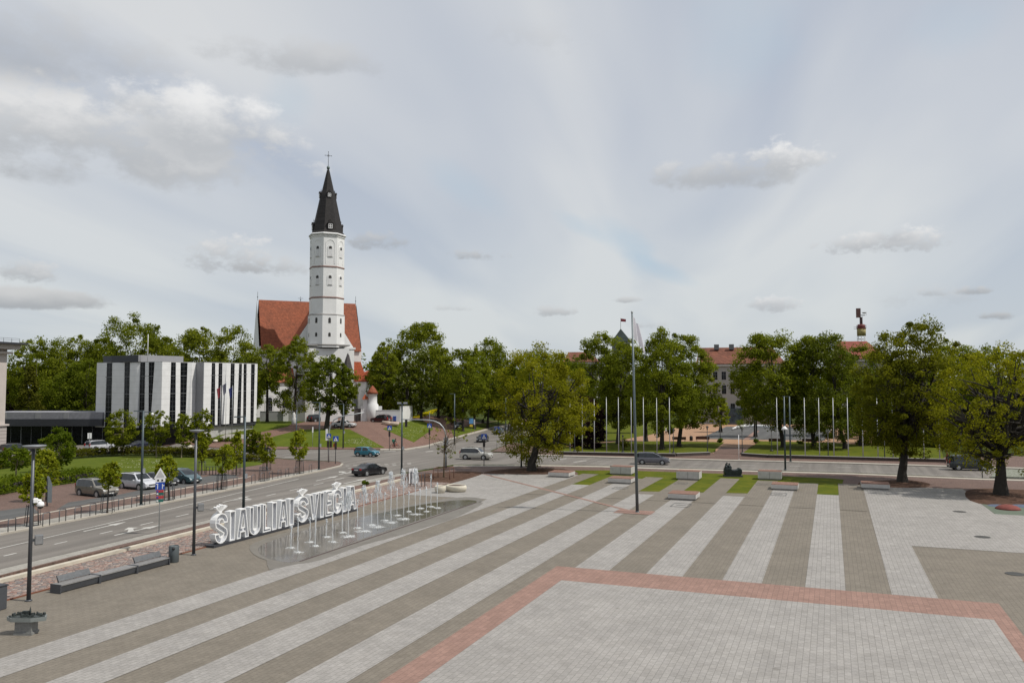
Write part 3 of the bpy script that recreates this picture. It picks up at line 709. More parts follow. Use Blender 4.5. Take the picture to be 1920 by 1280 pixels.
# body of the church (local x right, y away); z from below ground
def gable_block(x0, x1, y0, y1, ze, zr, ridge, nm_w='wall', nm_r='roof', ov=.5, m=REDT, hole=None):
    """ridge 'y': gables at y0 and y1; ridge 'x': gables at x0 and x1"""
    mb = MB()
    if ridge == 'y':
        xm = (x0 + x1) / 2
        for y in (y0, y1): pass
        vs = [(x0, y0, -.5), (x1, y0, -.5), (x1, y0, ze), (xm, y0, zr), (x0, y0, ze), (x0, y1, -.5), (x1, y1, -.5), (x1, y1, ze), (xm, y1, zr), (x0, y1, ze)]
        mb.add(vs, [(0, 1, 2, 3, 4), (9, 8, 7, 6, 5), (0, 4, 9, 5), (1, 6, 7, 2)]); w = mb.build(nm_w, PLASTER, o_ch)
        k = (zr - ze) / (x1 - xm); mb = MB(); y0b, y1b = y0 + .45, y1
        for sg, xe in ((-1, x0), (1, x1)):
            a = (xm, zr + .12); b = (xe + sg * ov, ze - ov * k + .12)
            mb.add([(a[0], y0b, a[1]), (b[0], y0b, b[1]), (b[0], y1b, b[1]), (a[0], y1b, a[1]), (a[0], y0b, a[1] - .2), (b[0], y0b, b[1] - .2), (b[0], y1b, b[1] - .2), (a[0], y1b, a[1] - .2)],
                   [(0, 1, 2, 3), (7, 6, 5, 4), (0, 4, 5, 1), (1, 5, 6, 2), (2, 6, 7, 3)])
        mb.build(nm_r, m, o_ch)
    else:
        ym = (y0 + y1) / 2
        vs = [(x0, y0, -.5), (x0, y1, -.5), (x0, y1, ze), (x0, ym, zr), (x0, y0, ze), (x1, y0, -.5), (x1, y1, -.5), (x1, y1, ze), (x1, ym, zr), (x1, y0, ze)]
        mb.add(vs, [(4, 3, 2, 1, 0), (5, 6, 7, 8, 9), (0, 5, 9, 4), (1, 2, 7, 6)]); w = mb.build(nm_w, PLASTER, o_ch)
        k = (zr - ze) / (ym - y0); mb = MB(); xa, xb = x0 + .5, x1 - .2
        for sg, ye in ((-1, y0), (1, y1)):
            a = (ym, zr + .12); b = (ye + sg * ov, ze - ov * k + .12)
            mb.add([(xa, a[0], a[1]), (xb, a[0], a[1]), (xb, b[0], b[1]), (xa, b[0], b[1]), (xa, a[0], a[1] - .2), (xb, a[0], a[1] - .2), (xb, b[0], b[1] - .2), (xa, b[0], b[1] - .2)],
                   [(0, 1, 2, 3), (7, 6, 5, 4), (0, 4, 5, 1), (1, 5, 6, 2), (2, 6, 7, 3), (3, 7, 4, 0)])
        mb.build(nm_r, m, o_ch)
    return w
gable_block(-8.0, 7.9, 3.2, 19.0, 21.3, 33.9, 'y', 'nave_wall', 'nave_roof')
gable_block(-15.4, 12.4, 12.5, 26.5, 21.5, 34.6, 'x', 'transept_wall', 'transept_roof')
mb = MB()
for x, z, h in ((-15.2, 34.5, 2.4), (12.2, 34.5, 2.4), (-3.5, 34.5, 1.6)):
    mb.tube([(x, 19.5, z), (x, 19.5, z + h)], .05, 5); mb.ball((x, 19.5, z + h * .4), .16, 6)
mb.tube([(-4.2, 19.5, 35.6), (-2.8, 19.5, 35.6)], .04, 5)
mb.build('roof_cross', IRONB, o_ch)
# front block under the tower, corner piers, pinnacles
mb = MB(); mb.box((0, 1.0, 10), (10.6, 9.0, 21)); mb.build('tower_base', PLASTER, o_ch)
MB().box((0, 1.0, zz(648)), (11.0, 9.4, .35)).build('cornice', GREYT, o_ch)
mb = MB(); mb.box((0, 2.9, 20.9), (16.8, .9, .5)); mb.box((7.3, 2.8, 10), (1.4, 1.0, 20.8)); mb.box((-7.3, 2.8, 10), (1.4, 1.0, 20.8)); mb.build('facade_moulding', PLASTER, o_ch)
for x, yy, zb_, zt_ in ((-4.6, -3.2, zz(690), zz(655)), (5.0, -3.2, zz(692), zz(655))):
    mb = MB().lathe([(1.25, 0), (1.25, zb_)], (x, yy, 0), 8, 0, False, OCT); t_ = mb.build('corner_turret', PLASTER, o_ch)
    MB().lathe([(1.5, zb_ - .1), (1.25, zb_ + .4), (.06, zt_)], (x, yy, 0), 8, 0, False, OCT).build('turret_roof', tiles_roof('grey slate', (.075, .07, .072), .3), t_)
for x in (6.2, 9.8):
    mb = MB(); pts = arch_pts(1.5, 6)
    mb.add([(x + p, 2.32 if x < 8 else 12.42, 12.2 + q) for p, q in pts], [tuple(range(len(pts)))]); mb.build('blind_arch', NICHE, o_ch)
# aisle on the left with tall arched windows, and low steep chapel roofs on the right
MB().box((-12.4, 6.5, 6), (9.6, 13, 11.6)).build('aisle_wall', PLASTER, o_ch)
mb = MB(); mb.add([(-17.6, -.4, 11.7), (-7.9, -.4, 11.7), (-7.9, 12.6, 11.7), (-17.6, 12.6, 11.7), (-14, 2.5, 15.5), (-7.95, 2.5, 15.5), (-7.95, 12.6, 15.5), (-14, 12.6, 15.5)], [(0, 1, 5, 4), (0, 4, 7, 3), (4, 5, 6, 7), (3, 2, 1, 0), (1, 2, 6, 5), (2, 3, 7, 6)]).build('aisle_roof', REDT, o_ch)
for x in (-14.0, -10.2):
    mb = MB(); pts = arch_pts(2.4, 5.0); mb.add([(x + p, -.06, 3.6 + q) for p, q in pts] + [(x + p, .1, 3.6 + q) for p, q in pts], [tuple(range(len(pts)))] + [(i, i + len(pts), (i + 1) % len(pts) + len(pts), (i + 1) % len(pts)) for i in range(len(pts))]); fr = mb.build('window_surround', NICHE, o_ch)
    mb = MB(); pts = arch_pts(1.25, 3.7); mb.add([(x + p, -.09, 4.2 + q) for p, q in pts], [tuple(range(len(pts)))]); g_ = mb.build('window', DGLASS, fr)
    mb = MB()
    for z in (4.9, 5.7, 6.5, 7.2): mb.box((x, -.11, z), (1.25, .04, .09))
    for dx in (-.2, .2): mb.box((x + dx, -.112, 5.9), (.06, .04, 3.3))
    mb.build('glazing_bar', MULL, fr)
for z in (1.9, 2.9, 11.2): MB().box((-12.4, -.05, z), (9.8, .25, .18)).build('string_course', GREYT if z < 10 else PLASTER, o_ch)
zc0, zc1 = zz(712), zz(676)
mb = MB(); mb.box((9.4, 8.4, zc0 / 2), (4.2, 7, zc0)); chap = mb.build('chapel_wall', PLASTER, o_ch)
mb = MB(); x0, x1, y0, y1 = 7.4, 12.2, 4.5, 12.4
mb.add([(x0, y0, zc0 - .2), (x1, y0, zc0 - .2), (x1, y1, zc0 - .2), (x0, y1, zc0 - .2), (x0, 5.6, zc1), (10.6, 5.8, zc1), (10.6, 11, zc1), (x0, 11, zc1)], [(0, 1, 5, 4), (1, 2, 6, 5), (4, 5, 6, 7), (3, 2, 1, 0), (2, 3, 7, 6), (0, 4, 7, 3)]).build('chapel_roof', REDT2, chap)
cx, cy = 11.9, 2.6; zc = zz(714)
mb = MB().lathe([(2.9, -.5), (2.9, zc)], (cx, cy, 0), 8, 0, False, OCT); sac = mb.build('sacristy_wall', PLASTER, o_ch)
MB().lathe([(3.5, zc - .15), (3.4, zc + .1), (2.2, zz(703)), (1.3, zz(697)), (.1, zz(694))], (cx, cy, 0), 8, 0, False, OCT).build('sacristy_roof', REDT2, sac)
mb = MB().lathe([(3.1, zc - .6), (3.1, zc - .2)], (cx, cy, 0), 8, 0, False, OCT); mb.build('cornice', PLASTER, sac)
for k in (-1, 0, 1):
    a = -pi / 2 + k * pi / 4; n = Vector((cos(a), sin(a))); t = Vector((-n.y, n.x)); pts = arch_pts(1.3, 4.6)
    MB().add([(cx + n.x * 2.72 + t.x * p, cy + n.y * 2.72 + t.y * p, 5.2 + q) for p, q in pts], [tuple(range(len(pts)))]).build('blind_arch', NICHE, sac)

# churchyard wall, gate and turret with a red cap
GW = mat('white churchyard plaster', (.66, .66, .65), .85, var=.07, scale=.6)
COPE = mat('pale coping', (.5, .5, .49), .8)
def cwall(x0, x1, D0, D1, y_top, label, m=GW):
    a, b = ground(x0, D0), ground(x1, D1); a.z = b.z = min(a.z, b.z)
    h = A(x0, y_top, D0).z - a.z
    return wall_along('churchyard_wall', m, a, b, .5, h, label, 'wall', -1.5, COPE, 'white churchyard walls')
cwall(489, 584, 180, 180, 771, 'long low grey-white churchyard wall on the lawn left of the gate', mat('grey churchyard plaster', (.42, .42, .41), .85, var=.1, scale=.6))
cwall(706, 752, 180, 180, 769, 'white churchyard wall right of the red capped turret')
cwall(752, 772, 180, 188, 762, 'short white wall with tall posts at the right end of the churchyard')
g0 = ground(660, 180)
o_g = thing('church_gate', 'white churchyard gatehouse with round turret under a red conical cap', 'gatehouse', (g0.x, g0.y, g0.z), los - pi / 2)
s = .1186
mb = MB(); mb.box((4.3, 0, 1.15), (4.6, 1.0, 4.3)); mb.box((2.9, 0, 2.3), (.9, 1.1, 5.2)); mb.box((-.9, 0, 1.5), (2.8, 1.0, 4.8)); mb.box((-5.6, 0, 1.3), (5.2, 1.0, 4.4)); mb.box((-9.2, 0, 1.6), (1.6, 1.4, 5.2)); mb.build('wall', GW, o_g)
MB().lathe([(1.32, -1), (1.32, 3.6), (1.0, 4.0), (.98, 5.8), (1.15, 5.95), (1.15, 6.1)], (4.5, -.3, 0), 16).build('turret', GW, o_g)
MB().lathe([(1.35, 6.05), (1.0, 6.6), (.55, 7.3), (.06, 7.9)], (4.5, -.3, 0), 16).build('turret_cap', REDT, o_g)
mb = MB(); mb.add([(2.2, -.9, 4.9), (3.6, -.9, 4.9), (3.6, .9, 4.9), (2.2, .9, 4.9), (2.9, 0, 6.0)], [(0, 1, 4), (1, 2, 4), (2, 3, 4), (3, 0, 4), (3, 2, 1, 0)]).build('pier_cap', REDT2, o_g)
pts = arch_pts(1.6, 1.5); MB().add([(3.2 + .7 + p, -.53, .9 + q) for p, q in pts], [tuple(range(len(pts)))]).build('niche', NICHE, o_g)
mb = MB(); mb.box((1.5, 0, 1.4), (1.9, .2, 2.8)); mb.build('gate_leaf', mat('dark gate', (.06, .05, .045), .7), o_g)
mb = MB(); mb.add([(-3.2, -.55, 3.5), (-.0, -.55, 3.5), (-.0, .5, 3.5), (-3.2, .5, 3.5), (-1.6, -.55, 4.7), (-1.6, .5, 4.7)], [(0, 1, 4), (2, 3, 5), (0, 4, 5, 3), (1, 2, 5, 4)]).build('pediment', GW, o_g)
g0 = ground(537, 180); o_u = thing('wall_pier', 'white pier with a dark iron urn on the low churchyard wall', 'pier', (g0.x, g0.y - .05, g0.z), los - pi / 2)
MB().box((0, 0, 1.3), (1.05, .9, 3.4)).build('pier', GW, o_u)
MB().lathe([(.35, 3.0), (.1, 3.2), (.1, 3.4), (.6, 3.6), (.7, 3.75), (.2, 3.9), (.12, 4.3), (.25, 4.5), (.02, 4.9)], (0, 0, 0), 12).build('urn', IRONB, o_u)

# ------------------------------------------------------------------ buildings behind the park
CREAM = mat('cream school render', (.33, .32, .30), .85, var=.07, scale=.3)
RUSTT = tiles_roof('old rusty roof', (.175, .07, .045), .5)
def school(name, label, px0, px1, D0, D1, y_e, y_r, dpt, m_r, rows, group=None, chim=()):
    a, b = A(px0, 700, D0), A(px1, 700, D1); d = (b - a).xy; L = d.length
    o = thing(name, label, 'building', (a.x, a.y, 0), atan2(d.y, d.x), group)
    ze, zr = A(px0, y_e, D0).z, A(px0, y_r, D0 + dpt / 2).z
    MB().box((L / 2, dpt / 2, ze / 2 - .3), (L, dpt, ze + .6)).build('wall', CREAM, o)
    mb = MB(); mb.add([(-.6, -.6, ze - .05), (L + .6, -.6, ze - .05), (L + .6, dpt + .6, ze - .05), (-.6, dpt + .6, ze - .05), (0.2, dpt / 2, zr), (L - 3, dpt / 2, zr)], [(0, 1, 5, 4), (2, 3, 4, 5), (1, 2, 5), (3, 0, 4), (3, 2, 1, 0)])
    rf = mb.build('roof', m_r, o)
    MB().box((L / 2, -.25, ze - .5), (L + .5, .6, .5)).build('cornice', mat('pale cornice', (.42, .40, .37), .8), o)
    for c in chim: MB().box((c * L, dpt * .4, zr + .1), (1.4, .9, 1.5)).build('chimney', MULL, rf)
    for z0, z1 in rows:
        n = int(L / 2.35)
        for i in range(n):
            x = 2.4 + i * 2.35 + (.5 if i % 4 == 0 else 0)
            if x > L - 1: break
            w = MB().box((x, 0, (z0 + z1) / 2), (1.15, .12, z1 - z0)).build('window', DGLASS, o)
            mb = MB(); mb.box((x, -.075, (z0 + z1) / 2), (.07, .04, z1 - z0)); mb.box((x, -.077, z0 + (z1 - z0) * .65), (1.15, .04, .07)); mb.build('window_bar', MULL, w)
    return o, L, ze, zr
D_ = 232; zs = lambda y: A(1360, y, D_).z
o_s, L_, ze_, zr_ = school('school', 'long cream school building with weathered red roof behind the park trees', 1309, 1470, 232, 226, 682, 652, 13, RUSTT, ((zs(711.5), zs(697)), (zs(738), zs(722)), (zs(772), zs(756))), chim=(.22, .40))
mb = MB(); mb.slab([(-.05, -.8, ze_ - .2), (-.05, 6.5, zr_ + .5), (-.05, 13.8, ze_ - .2)], .7); mb.build('gable_parapet', mat('pale cornice', (.42, .40, .37)), o_s)
mb = MB(); mb.box((10, -.6, 2.3), (4.2, 1.2, 4.6)); mb.build('entrance_porch', glassmat('blue grey glass', (.05, .07, .09)), o_s)
school('red_roof_house', 'building with a bright red roof showing between the crowns of the right hand trees', 1578, 1660, 205, 203, 672, 640, 11, tiles_roof('bright red roof', (.24, .07, .05), .4), ((12, 14), (8, 10), (3, 5)))
school('old_house', 'roof of a house just showing over the trees left of the dark pyramid roof', 1060, 1118, 262, 260, 678, 660, 12, RUSTT, ((13, 15), (8, 10)))
# dark pyramid roof with a flag behind the trees
pt = A(1164, 640, 250); o_t = thing('clock_tower', 'tower with dark green pyramid roof and a red flag on top, behind the park trees', 'tower', (pt.x, pt.y, 0), radians(20))
za = lambda y: A(1164, y, 250).z
MB().box((0, 0, za(643) / 2), (5.0, 5.0, za(643))).build('wall', mat('dark tower wall', (.10, .11, .10), .85), o_t)
GRN = tiles_roof('dark green roof', (.025, .04, .038), .4)
MB().lathe([(4.1, za(641)), (2.9, za(634)), (.08, za(616.5))], (0, 0, 0), 4, 0, False, pi / 4).build('roof', GRN, o_t)
mb = MB(); mb.tube([(0, 0, za(617)), (0, 0, za(596))], .06, 6); fp = mb.build('flagpole', MULL, o_t)
def cloth(name, TL, BL, TR, BR, m, parent, amp=.15, waves=3, n=14, k=8, th=0):
    mb = MB(); TL, BL, TR, BR = map(Vector, (TL, BL, TR, BR)); nrm = (TR - TL).cross(BL - TL).normalized()
    for j in range(k + 1):
        for i in range(n + 1):
            s, t = i / n, j / k
            p = TL.lerp(TR, s).lerp(BL.lerp(BR, s), t) + nrm * amp * s * sin(waves * 2 * pi * s + t * 1.3)
            mb.v.append(tuple(p))
    for j in range(k):
        for i in range(n):
            a = j * (n + 1) + i; mb.f.append((a, a + 1, a + n + 2, a + n + 1)); mb.m.append(0); mb.sm.append(True)
    return mb.build(name, m, parent, fix=False)
RFLAG = mat('dark red flag', (.22, .03, .04), .8, var=.1)
cloth('flag', (.05, 0, za(597)), (.05, 0, za(602.5)), (1.6, -.3, za(598.5)), (1.6, -.3, za(603.5)), RFLAG, fp, .12, 1.5)
# telecom tower
pt = A(1615.5, 640, 255); o_m = thing('telecom_tower', 'slim tower with yellow drum, red ring and antenna boxes above the trees', 'telecom tower', (pt.x, pt.y, 0))
za = lambda y: A(1615, y, 255).z
mb = MB()
for q in range(8): mb.tube([(1.22 * cos(q * pi / 4), 1.22 * sin(q * pi / 4), 0), (1.22 * cos(q * pi / 4), 1.22 * sin(q * pi / 4), za(629))], .07, 5)
for z in (za(636), za(650), za(670)): mb.lathe([(1.26, z), (1.26, z + .12)], (0, 0, 0), 16)
mb.build('leg_frame', mat('galvanised', (.45, .45, .45), .5, .3), o_m)
MB().lathe([(1.3, za(629.5)), (1.32, za(616))], (0, 0, 0), 20).build('drum', mat('faded yellow', (.25, .21, .075), .7, var=.3, scale=.8), o_m)
mb = MB(); mb.lathe([(1.45, za(616)), (1.45, za(614.5))], (0, 0, 0), 20); mb.lathe([(1.15, za(615)), (1.0, za(608))], (0, 0, 0), 12)
for q in range(10): mb.tube([(1.4 * cos(q * pi / 5), 1.4 * sin(q * pi / 5), za(615)), (1.4 * cos(q * pi / 5), 1.4 * sin(q * pi / 5), za(609))], .05, 4)
mb.build('red_ring', mat('oxide red', (.13, .025, .022), .7, var=.3), o_m)
mb = MB()
for dx in (-.35, .35):
    for dy in (-.35, .35): mb.tube([(dx, dy, za(612)), (dx, dy, za(594))], .08, 5)
for i in range(6): mb.tube([(-.35, -.35, za(610 - i * 2.5)), (.35, -.35, za(607.5 - i * 2.5))], .05, 4)
mb.box((0, 0, za(602)), (.5, .5, 2.5)); mb.build('lattice_mast', mat('rusty mast', (.10, .055, .05), .7), o_m)
mb = MB(); mb.box((-.75, 0, za(586.5)), (1.35, 1.2, za(578) - za(595))); mb.box((-.85, -.65, za(584)), (.5, .1, 1.6)); mb.box((-.5, -.66, za(591)), (.6, .1, .7)); mb.build('antenna_box', mat('brown antenna', (.15, .075, .065), .7, var=.4, scale=3), o_m)
mb = MB(); mb.lathe([(.05, 0), (.5, .12), (.75, .35)], (.95, -.2, za(588)), 14); mb.box((.6, 0, za(591)), (1.2, .3, .25)); mb.tube([(1.5, 0, za(592)), (1.5, 0, za(585))], .05, 5); mb.build('dish', mat('grey dish', (.32, .31, .31), .6), o_m)
mb = MB()
for z in (613, 616): mb.tube([(-2.2, 0, za(z)), (-1.2, 0, za(z))], .05, 5)
mb.build('side_aerial', IRONB, o_m)
# grey house edge at the right frame side
pt = A(1925, 720, 175); o_r = thing('right_edge_house', 'pale house wall half hidden at the right edge of the frame', 'building', (pt.x, pt.y, 0), -.1)
MB().box((4, 4, 8), (9, 9, A(1920, 680, 175).z)).build('wall', mat('pale wall', (.45, .46, .48), .8), o_r)
mb = MB(); zt = A(1920, 680, 175).z; mb.box((4, 4, zt - .4), (9.6, 9.6, .5)).build('roof', DGREY, o_r)
# ------------------------------------------------------------------ big letters by the fountain
LV = -38.15
def u_of(px):
    a, d, w = ray(px, 1000); k = a / d
    D = -LV / (ST - k * CT); return k * D * ST + D * CT
LW = mat('white letter paint', (.74, .74, .73), .45, var=.04, scale=1.5)
LIN = mat('shaded letter inside', (.60, .61, .63), .6, var=.05, scale=1.5)  # greyer than the rim: shade of the open boxes put into the colour
def thick(path, w):
    """closed outline of a stroke of width w along path"""
    p = [Vector(q) for q in path]; L = []; Rr = []
    for i, q in enumerate(p):
        t = (p[min(i + 1, len(p) - 1)] - p[max(i - 1, 0)]).normalized(); n = Vector((-t.y, t.x)) * w / 2
        L.append(q + n); Rr.append(q - n)
    return [tuple(v) for v in L + Rr[::-1]]
def arc(cx, cy, rx, ry, a0, a1, n=9): return [(cx + rx * cos(radians(a0 + (a1 - a0) * i / n)), cy + ry * sin(radians(a0 + (a1 - a0) * i / n))) for i in range(n + 1)]
def glyph(c, w, h):
    s = min(.42, w * .34)
    if c == 'I': return [[(0, 0), (w, 0), (w, h), (0, h)]]
    if c == 'L': return [[(0, 0), (w, 0), (w, s * .8), (s, s * .8), (s, h), (0, h)]]
    if c == 'E': return [[(0, 0), (w, 0), (w, s * .8), (s, s * .8), (s, h * .42), (w * .88, h * .42), (w * .88, h * .60), (s, h * .60), (s, h - s * .8), (w, h - s * .8), (w, h), (0, h)]]
    if c == 'V': return [[(w * .32, 0), (w * .68, 0), (w, h), (w - s * 1.05, h), (w * .5, h * .3), (s * 1.05, h), (0, h)]]
    if c == 'A': return [[(0, 0), (s * .95, 0), (w * .34, h * .2), (w * .66, h * .2), (w - s * .95, 0), (w, 0), (w * .72, h), (w * .28, h)], [(w * .39, h * .37), (w * .61, h * .37), (w * .5, h * .78)]]
    if c == 'U':
        r = w / 2; o = arc(r, r * .9, r, r * .9, 180, 360, 12); i = arc(r, r * .9, r - s, (r - s) * .95, 360, 180, 12)
        return [[(0, h)] + o + [(w, h), (w - s, h)] + i + [(s, h)]]
    r = w / 2 - s / 2
    if c == 'C':
        return [thick([(w - s / 2, h * .62)] + arc(w / 2, h - s / 2 - r, r, r, 0, 180, 10) + arc(w / 2, s / 2 + r, r, r, 180, 360, 10) + [(w - s / 2, h * .38)], s)]
    if c == 'S':
        return [thick([(w - s / 2, h * .66)] + arc(w / 2, h - s / 2 - r, r, r, 0, 180, 9) + [(s / 2 + .02, h * .62), (w * .38, h * .54), (w * .62, h * .46), (w - s / 2 - .02, h * .38)] + arc(w / 2, s / 2 + r, r, r, 0, -180, 9) + [(s / 2, h * .34)], s)]
def channel(mb, conts, y0, depth_, x0, z0, rim=.055):
    """open box letter: outline in x,z, open front at y0, back plate at y0 + depth_"""
    polys = [[Vector((p[0], p[1], 0)) for p in c] for c in conts]
    flat = [p for c in polys for p in c]
    tri = tessellate_polygon(polys)
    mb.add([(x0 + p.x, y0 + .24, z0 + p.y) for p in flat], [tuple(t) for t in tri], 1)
    for c in conts:
        n = len(c)
        ar = sum(c[i][0] * c[(i + 1) % n][1] - c[(i + 1) % n][0] * c[i][1] for i in range(n))
        cc = c if ar > 0 else c[::-1]
        if c is not conts[0]: cc = cc[::-1]
        ins = []
        for i in range(n):
            a, b, d = Vector(cc[i - 1]), Vector(cc[i]), Vector(cc[(i + 1) % n])
            n1 = Vector((-(b - a).y, (b - a).x)).normalized(); n2 = Vector((-(d - b).y, (d - b).x)).normalized()
            m_ = n1 + n2; m_ = m_.normalized() / max(.45, m_.normalized().dot(n1)) if m_.length > 1e-4 else n1
            ins.append(b + m_ * rim)
        vs = []
        for y, src in ((y0 + depth_, cc), (y0, cc), (y0, ins), (y0 + .235, ins)):
            vs += [(x0 + p[0], y, z0 + p[1]) for p in src]
        fs = []; ms = []
        for r in range(3):
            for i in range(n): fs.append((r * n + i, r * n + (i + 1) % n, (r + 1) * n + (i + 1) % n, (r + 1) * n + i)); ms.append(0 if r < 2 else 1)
        o = len(mb.v); mb.v += vs
        for f, q in zip(fs, ms): mb.f.append(tuple(i + o for i in f)); mb.m.append(q); mb.sm.append(False)
z_lo, lh = .16, 2.0
u0, u1 = u_of(396), u_of(668.5)
o_l = thing('letter_sign', 'row of tall white open box letters reading ŠIAULIAI ŠVIEČIA beside the fountain', 'letter sign', (LV, u0, 0), pi / 2)
MB().box(((u1 - u0) / 2 + .1, .26, .08), (u1 - u0 - .1, .75, .16)).build('plinth', DGREY, o_l)
spec = [('S', 150, 300, 1), ('I', 325, 390, 0), ('A', 410, 555, 0), ('U', 563, 692, 0), ('L', 722, 818, 0), ('I', 832, 886, 0), ('A', 906, 1028, 0), ('I', 1038, 1092, 0),
        ('S', 1135, 1270, 1), ('V', 1278, 1392, 0), ('I', 1408, 1452, 0), ('E', 1472, 1552, 0), ('C', 1562, 1668, 1), ('I', 1680, 1722, 0), ('A', 1738, 1842, 0)]
for c, a, b, car in spec:
    xa, xb = u_of(380 + a * .15625) - u0, u_of(380 + b * .15625) - u0
    mb = MB(); channel(mb, glyph(c, xb - xa, lh), 0, .48, xa, z_lo, .07)
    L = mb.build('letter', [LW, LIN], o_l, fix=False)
    if car:
        mb = MB(); xm = (xa + xb) / 2; zc = z_lo + lh + .07
        for i in range(5):
            an = radians(146 - i * 28); dx, dz = cos(an), sin(an); px_, pz_ = -dz, dx; r1 = .60 if i in (0, 4) else .44; w0, w1 = .035, .07
            mb.slab([(xm + dx * .1 + px_ * w0, .12, zc + dz * .08 + pz_ * w0), (xm + dx * .1 - px_ * w0, .12, zc + dz * .08 - pz_ * w0), (xm + dx * r1 - px_ * w1, .02, zc + dz * r1 - pz_ * w1), (xm + dx * r1 * 1.08, .0, zc + dz * r1 * 1.08), (xm + dx * r1 + px_ * w1, .02, zc + dz * r1 + pz_ * w1)], .22)
        mb.box((xm, .25, zc + .01), (.24, .3, .12))
        mb.build('caron', LW, L, fix=False)

# ------------------------------------------------------------------ fountain: wet film, drain slot, jets
def wetmat():
    m, nt, b = newmat('water film on paving')
    tc = N(nt, 'ShaderNodeTexCoord')
    c = ramp(nt, noise(nt, tc.outputs['Object'], .5, 5, .65), [(.3, (.07, .06, .048)), (.7, (.14, .124, .10))])
    nt.links.new(c, b.inputs['Base Color']); b.inputs['Roughness'].default_value = .055; b.inputs['Specular IOR Level'].default_value = .30
    bn = N(nt, 'ShaderNodeBump'); bn.inputs['Strength'].default_value = .10; bn.inputs['Distance'].default_value = .04
    nt.links.new(noise(nt, tc.outputs['Object'], 5, 4, .7), bn.inputs['Height']); nt.links.new(bn.outputs[0], b.inputs['Normal'])
    return m
def dampmat():
    m, nt, b = newmat('damp paving')
    tc = N(nt, 'ShaderNodeTexCoord'); f = noise(nt, tc.outputs['Object'], .6, 5, .65)
    nt.links.new(ramp(nt, f, [(.3, (.125, .11, .09)), (.7, (.17, .155, .13))]), b.inputs['Base Color'])
    b.inputs['Roughness'].default_value = .5; return m
pool = smooth_poly(P2((484, 1030), (492, 1021), (520, 1010), (560, 997), (640, 978), (720, 960), (790, 946), (850, 938), (884, 937.5), (893, 942), (850, 955), (760, 983.5), (660, 1017), (562, 1052), (520, 1051), (492, 1042)), 3)
DAMP = dampmat()
sheet('damp_ground', smooth_poly(P2((560, 1054), (660, 1019), (760, 985), (850, 956), (893, 943), (905, 944), (880, 958), (850, 972), (800, 988), (740, 1006), (680, 1022), (600, 1050)), 3), .0185, DAMP, 0)
sheet('damp_ground', smooth_poly(P2((470, 1033), (480, 1016), (560, 992), (720, 956), (850, 933), (900, 934), (902, 941), (893, 943), (562, 1056), (500, 1050)), 3), .0195, DAMP, 0)
sheet('water', pool, .0235, wetmat(), 0)
a, b = G(562, 1052.5), G(893, 942.3)
o = MB().box((0, 0, 0), ((b - a).length, .16, .05)).build('drain_slot', mat('rusty drain', (.075, .05, .045), .7, .3), loc=(a + b) / 2 + Vector((0, 0, .004)), rz=atan2((b - a).y, (b - a).x))
tag(o, 'long dark drain slot along the edge of the wet fountain area', 'drain')
def watermat():
    m, nt, b = newmat('white water')
    b.inputs['Base Color'].default_value = (.78, .80, .81, 1); b.inputs['Roughness'].default_value = .25
    b.inputs['Subsurface Weight'].default_value = 0
    tr = N(nt, 'ShaderNodeBsdfTranslucent'); tr.inputs[0].default_value = (.85, .88, .9, 1)
    tp = N(nt, 'ShaderNodeBsdfTransparent'); ms = N(nt, 'ShaderNodeMixShader'); ms.inputs[0].default_value = .35
    m2 = N(nt, 'ShaderNodeMixShader'); m2.inputs[0].default_value = .28
    nt.links.new(b.outputs[0], ms.inputs[1]); nt.links.new(tr.outputs[0], ms.inputs[2]); nt.links.new(ms.outputs[0], m2.inputs[1]); nt.links.new(tp.outputs[0], m2.inputs[2])
    nt.links.new(m2.outputs[0], nt.nodes['Material Output'].inputs[0]); return m
WATER = watermat()
def foammat():
    m, nt, b = newmat('thin foam'); b.inputs['Base Color'].default_value = (.7, .72, .72, 1); b.inputs['Roughness'].default_value = .4
    tc = N(nt, 'ShaderNodeTexCoord'); tp = N(nt, 'ShaderNodeBsdfTransparent'); ms = N(nt, 'ShaderNodeMixShader')
    nt.links.new(ramp(nt, noise(nt, tc.outputs['Object'], 7, 4, .7), [(.38, (.95,) * 3), (.62, (.30,) * 3)]), ms.inputs[0]); nt.links.new(b.outputs[0], ms.inputs[1]); nt.links.new(tp.outputs[0], ms.inputs[2]); nt.links.new(ms.outputs[0], nt.nodes['Material Output'].inputs[0]); return m
FOAM = foammat()
jets = [(440, 615, 450), (493, 650, 380), (588, 570, 380), (630, 600, 375), (717, 530, 395), (765, 568, 330), (842, 495, 255), (889, 525, 185), (960, 460, 238), (1008, 485, 140), (1070, 435, 192), (1118, 450, 98),
        (1175, 400, 182), (1223, 415, 30), (1270, 360, 150), (1322, 388, 10), (1362, 330, 178), (1413, 352, 0), (1450, 305, 155), (1500, 330, 140), (1535, 292, 45), (1585, 302, 110)]
ordn = ['first', 'second', 'third', 'fourth', 'fifth', 'sixth', 'seventh', 'eighth', 'ninth', 'tenth', 'last']
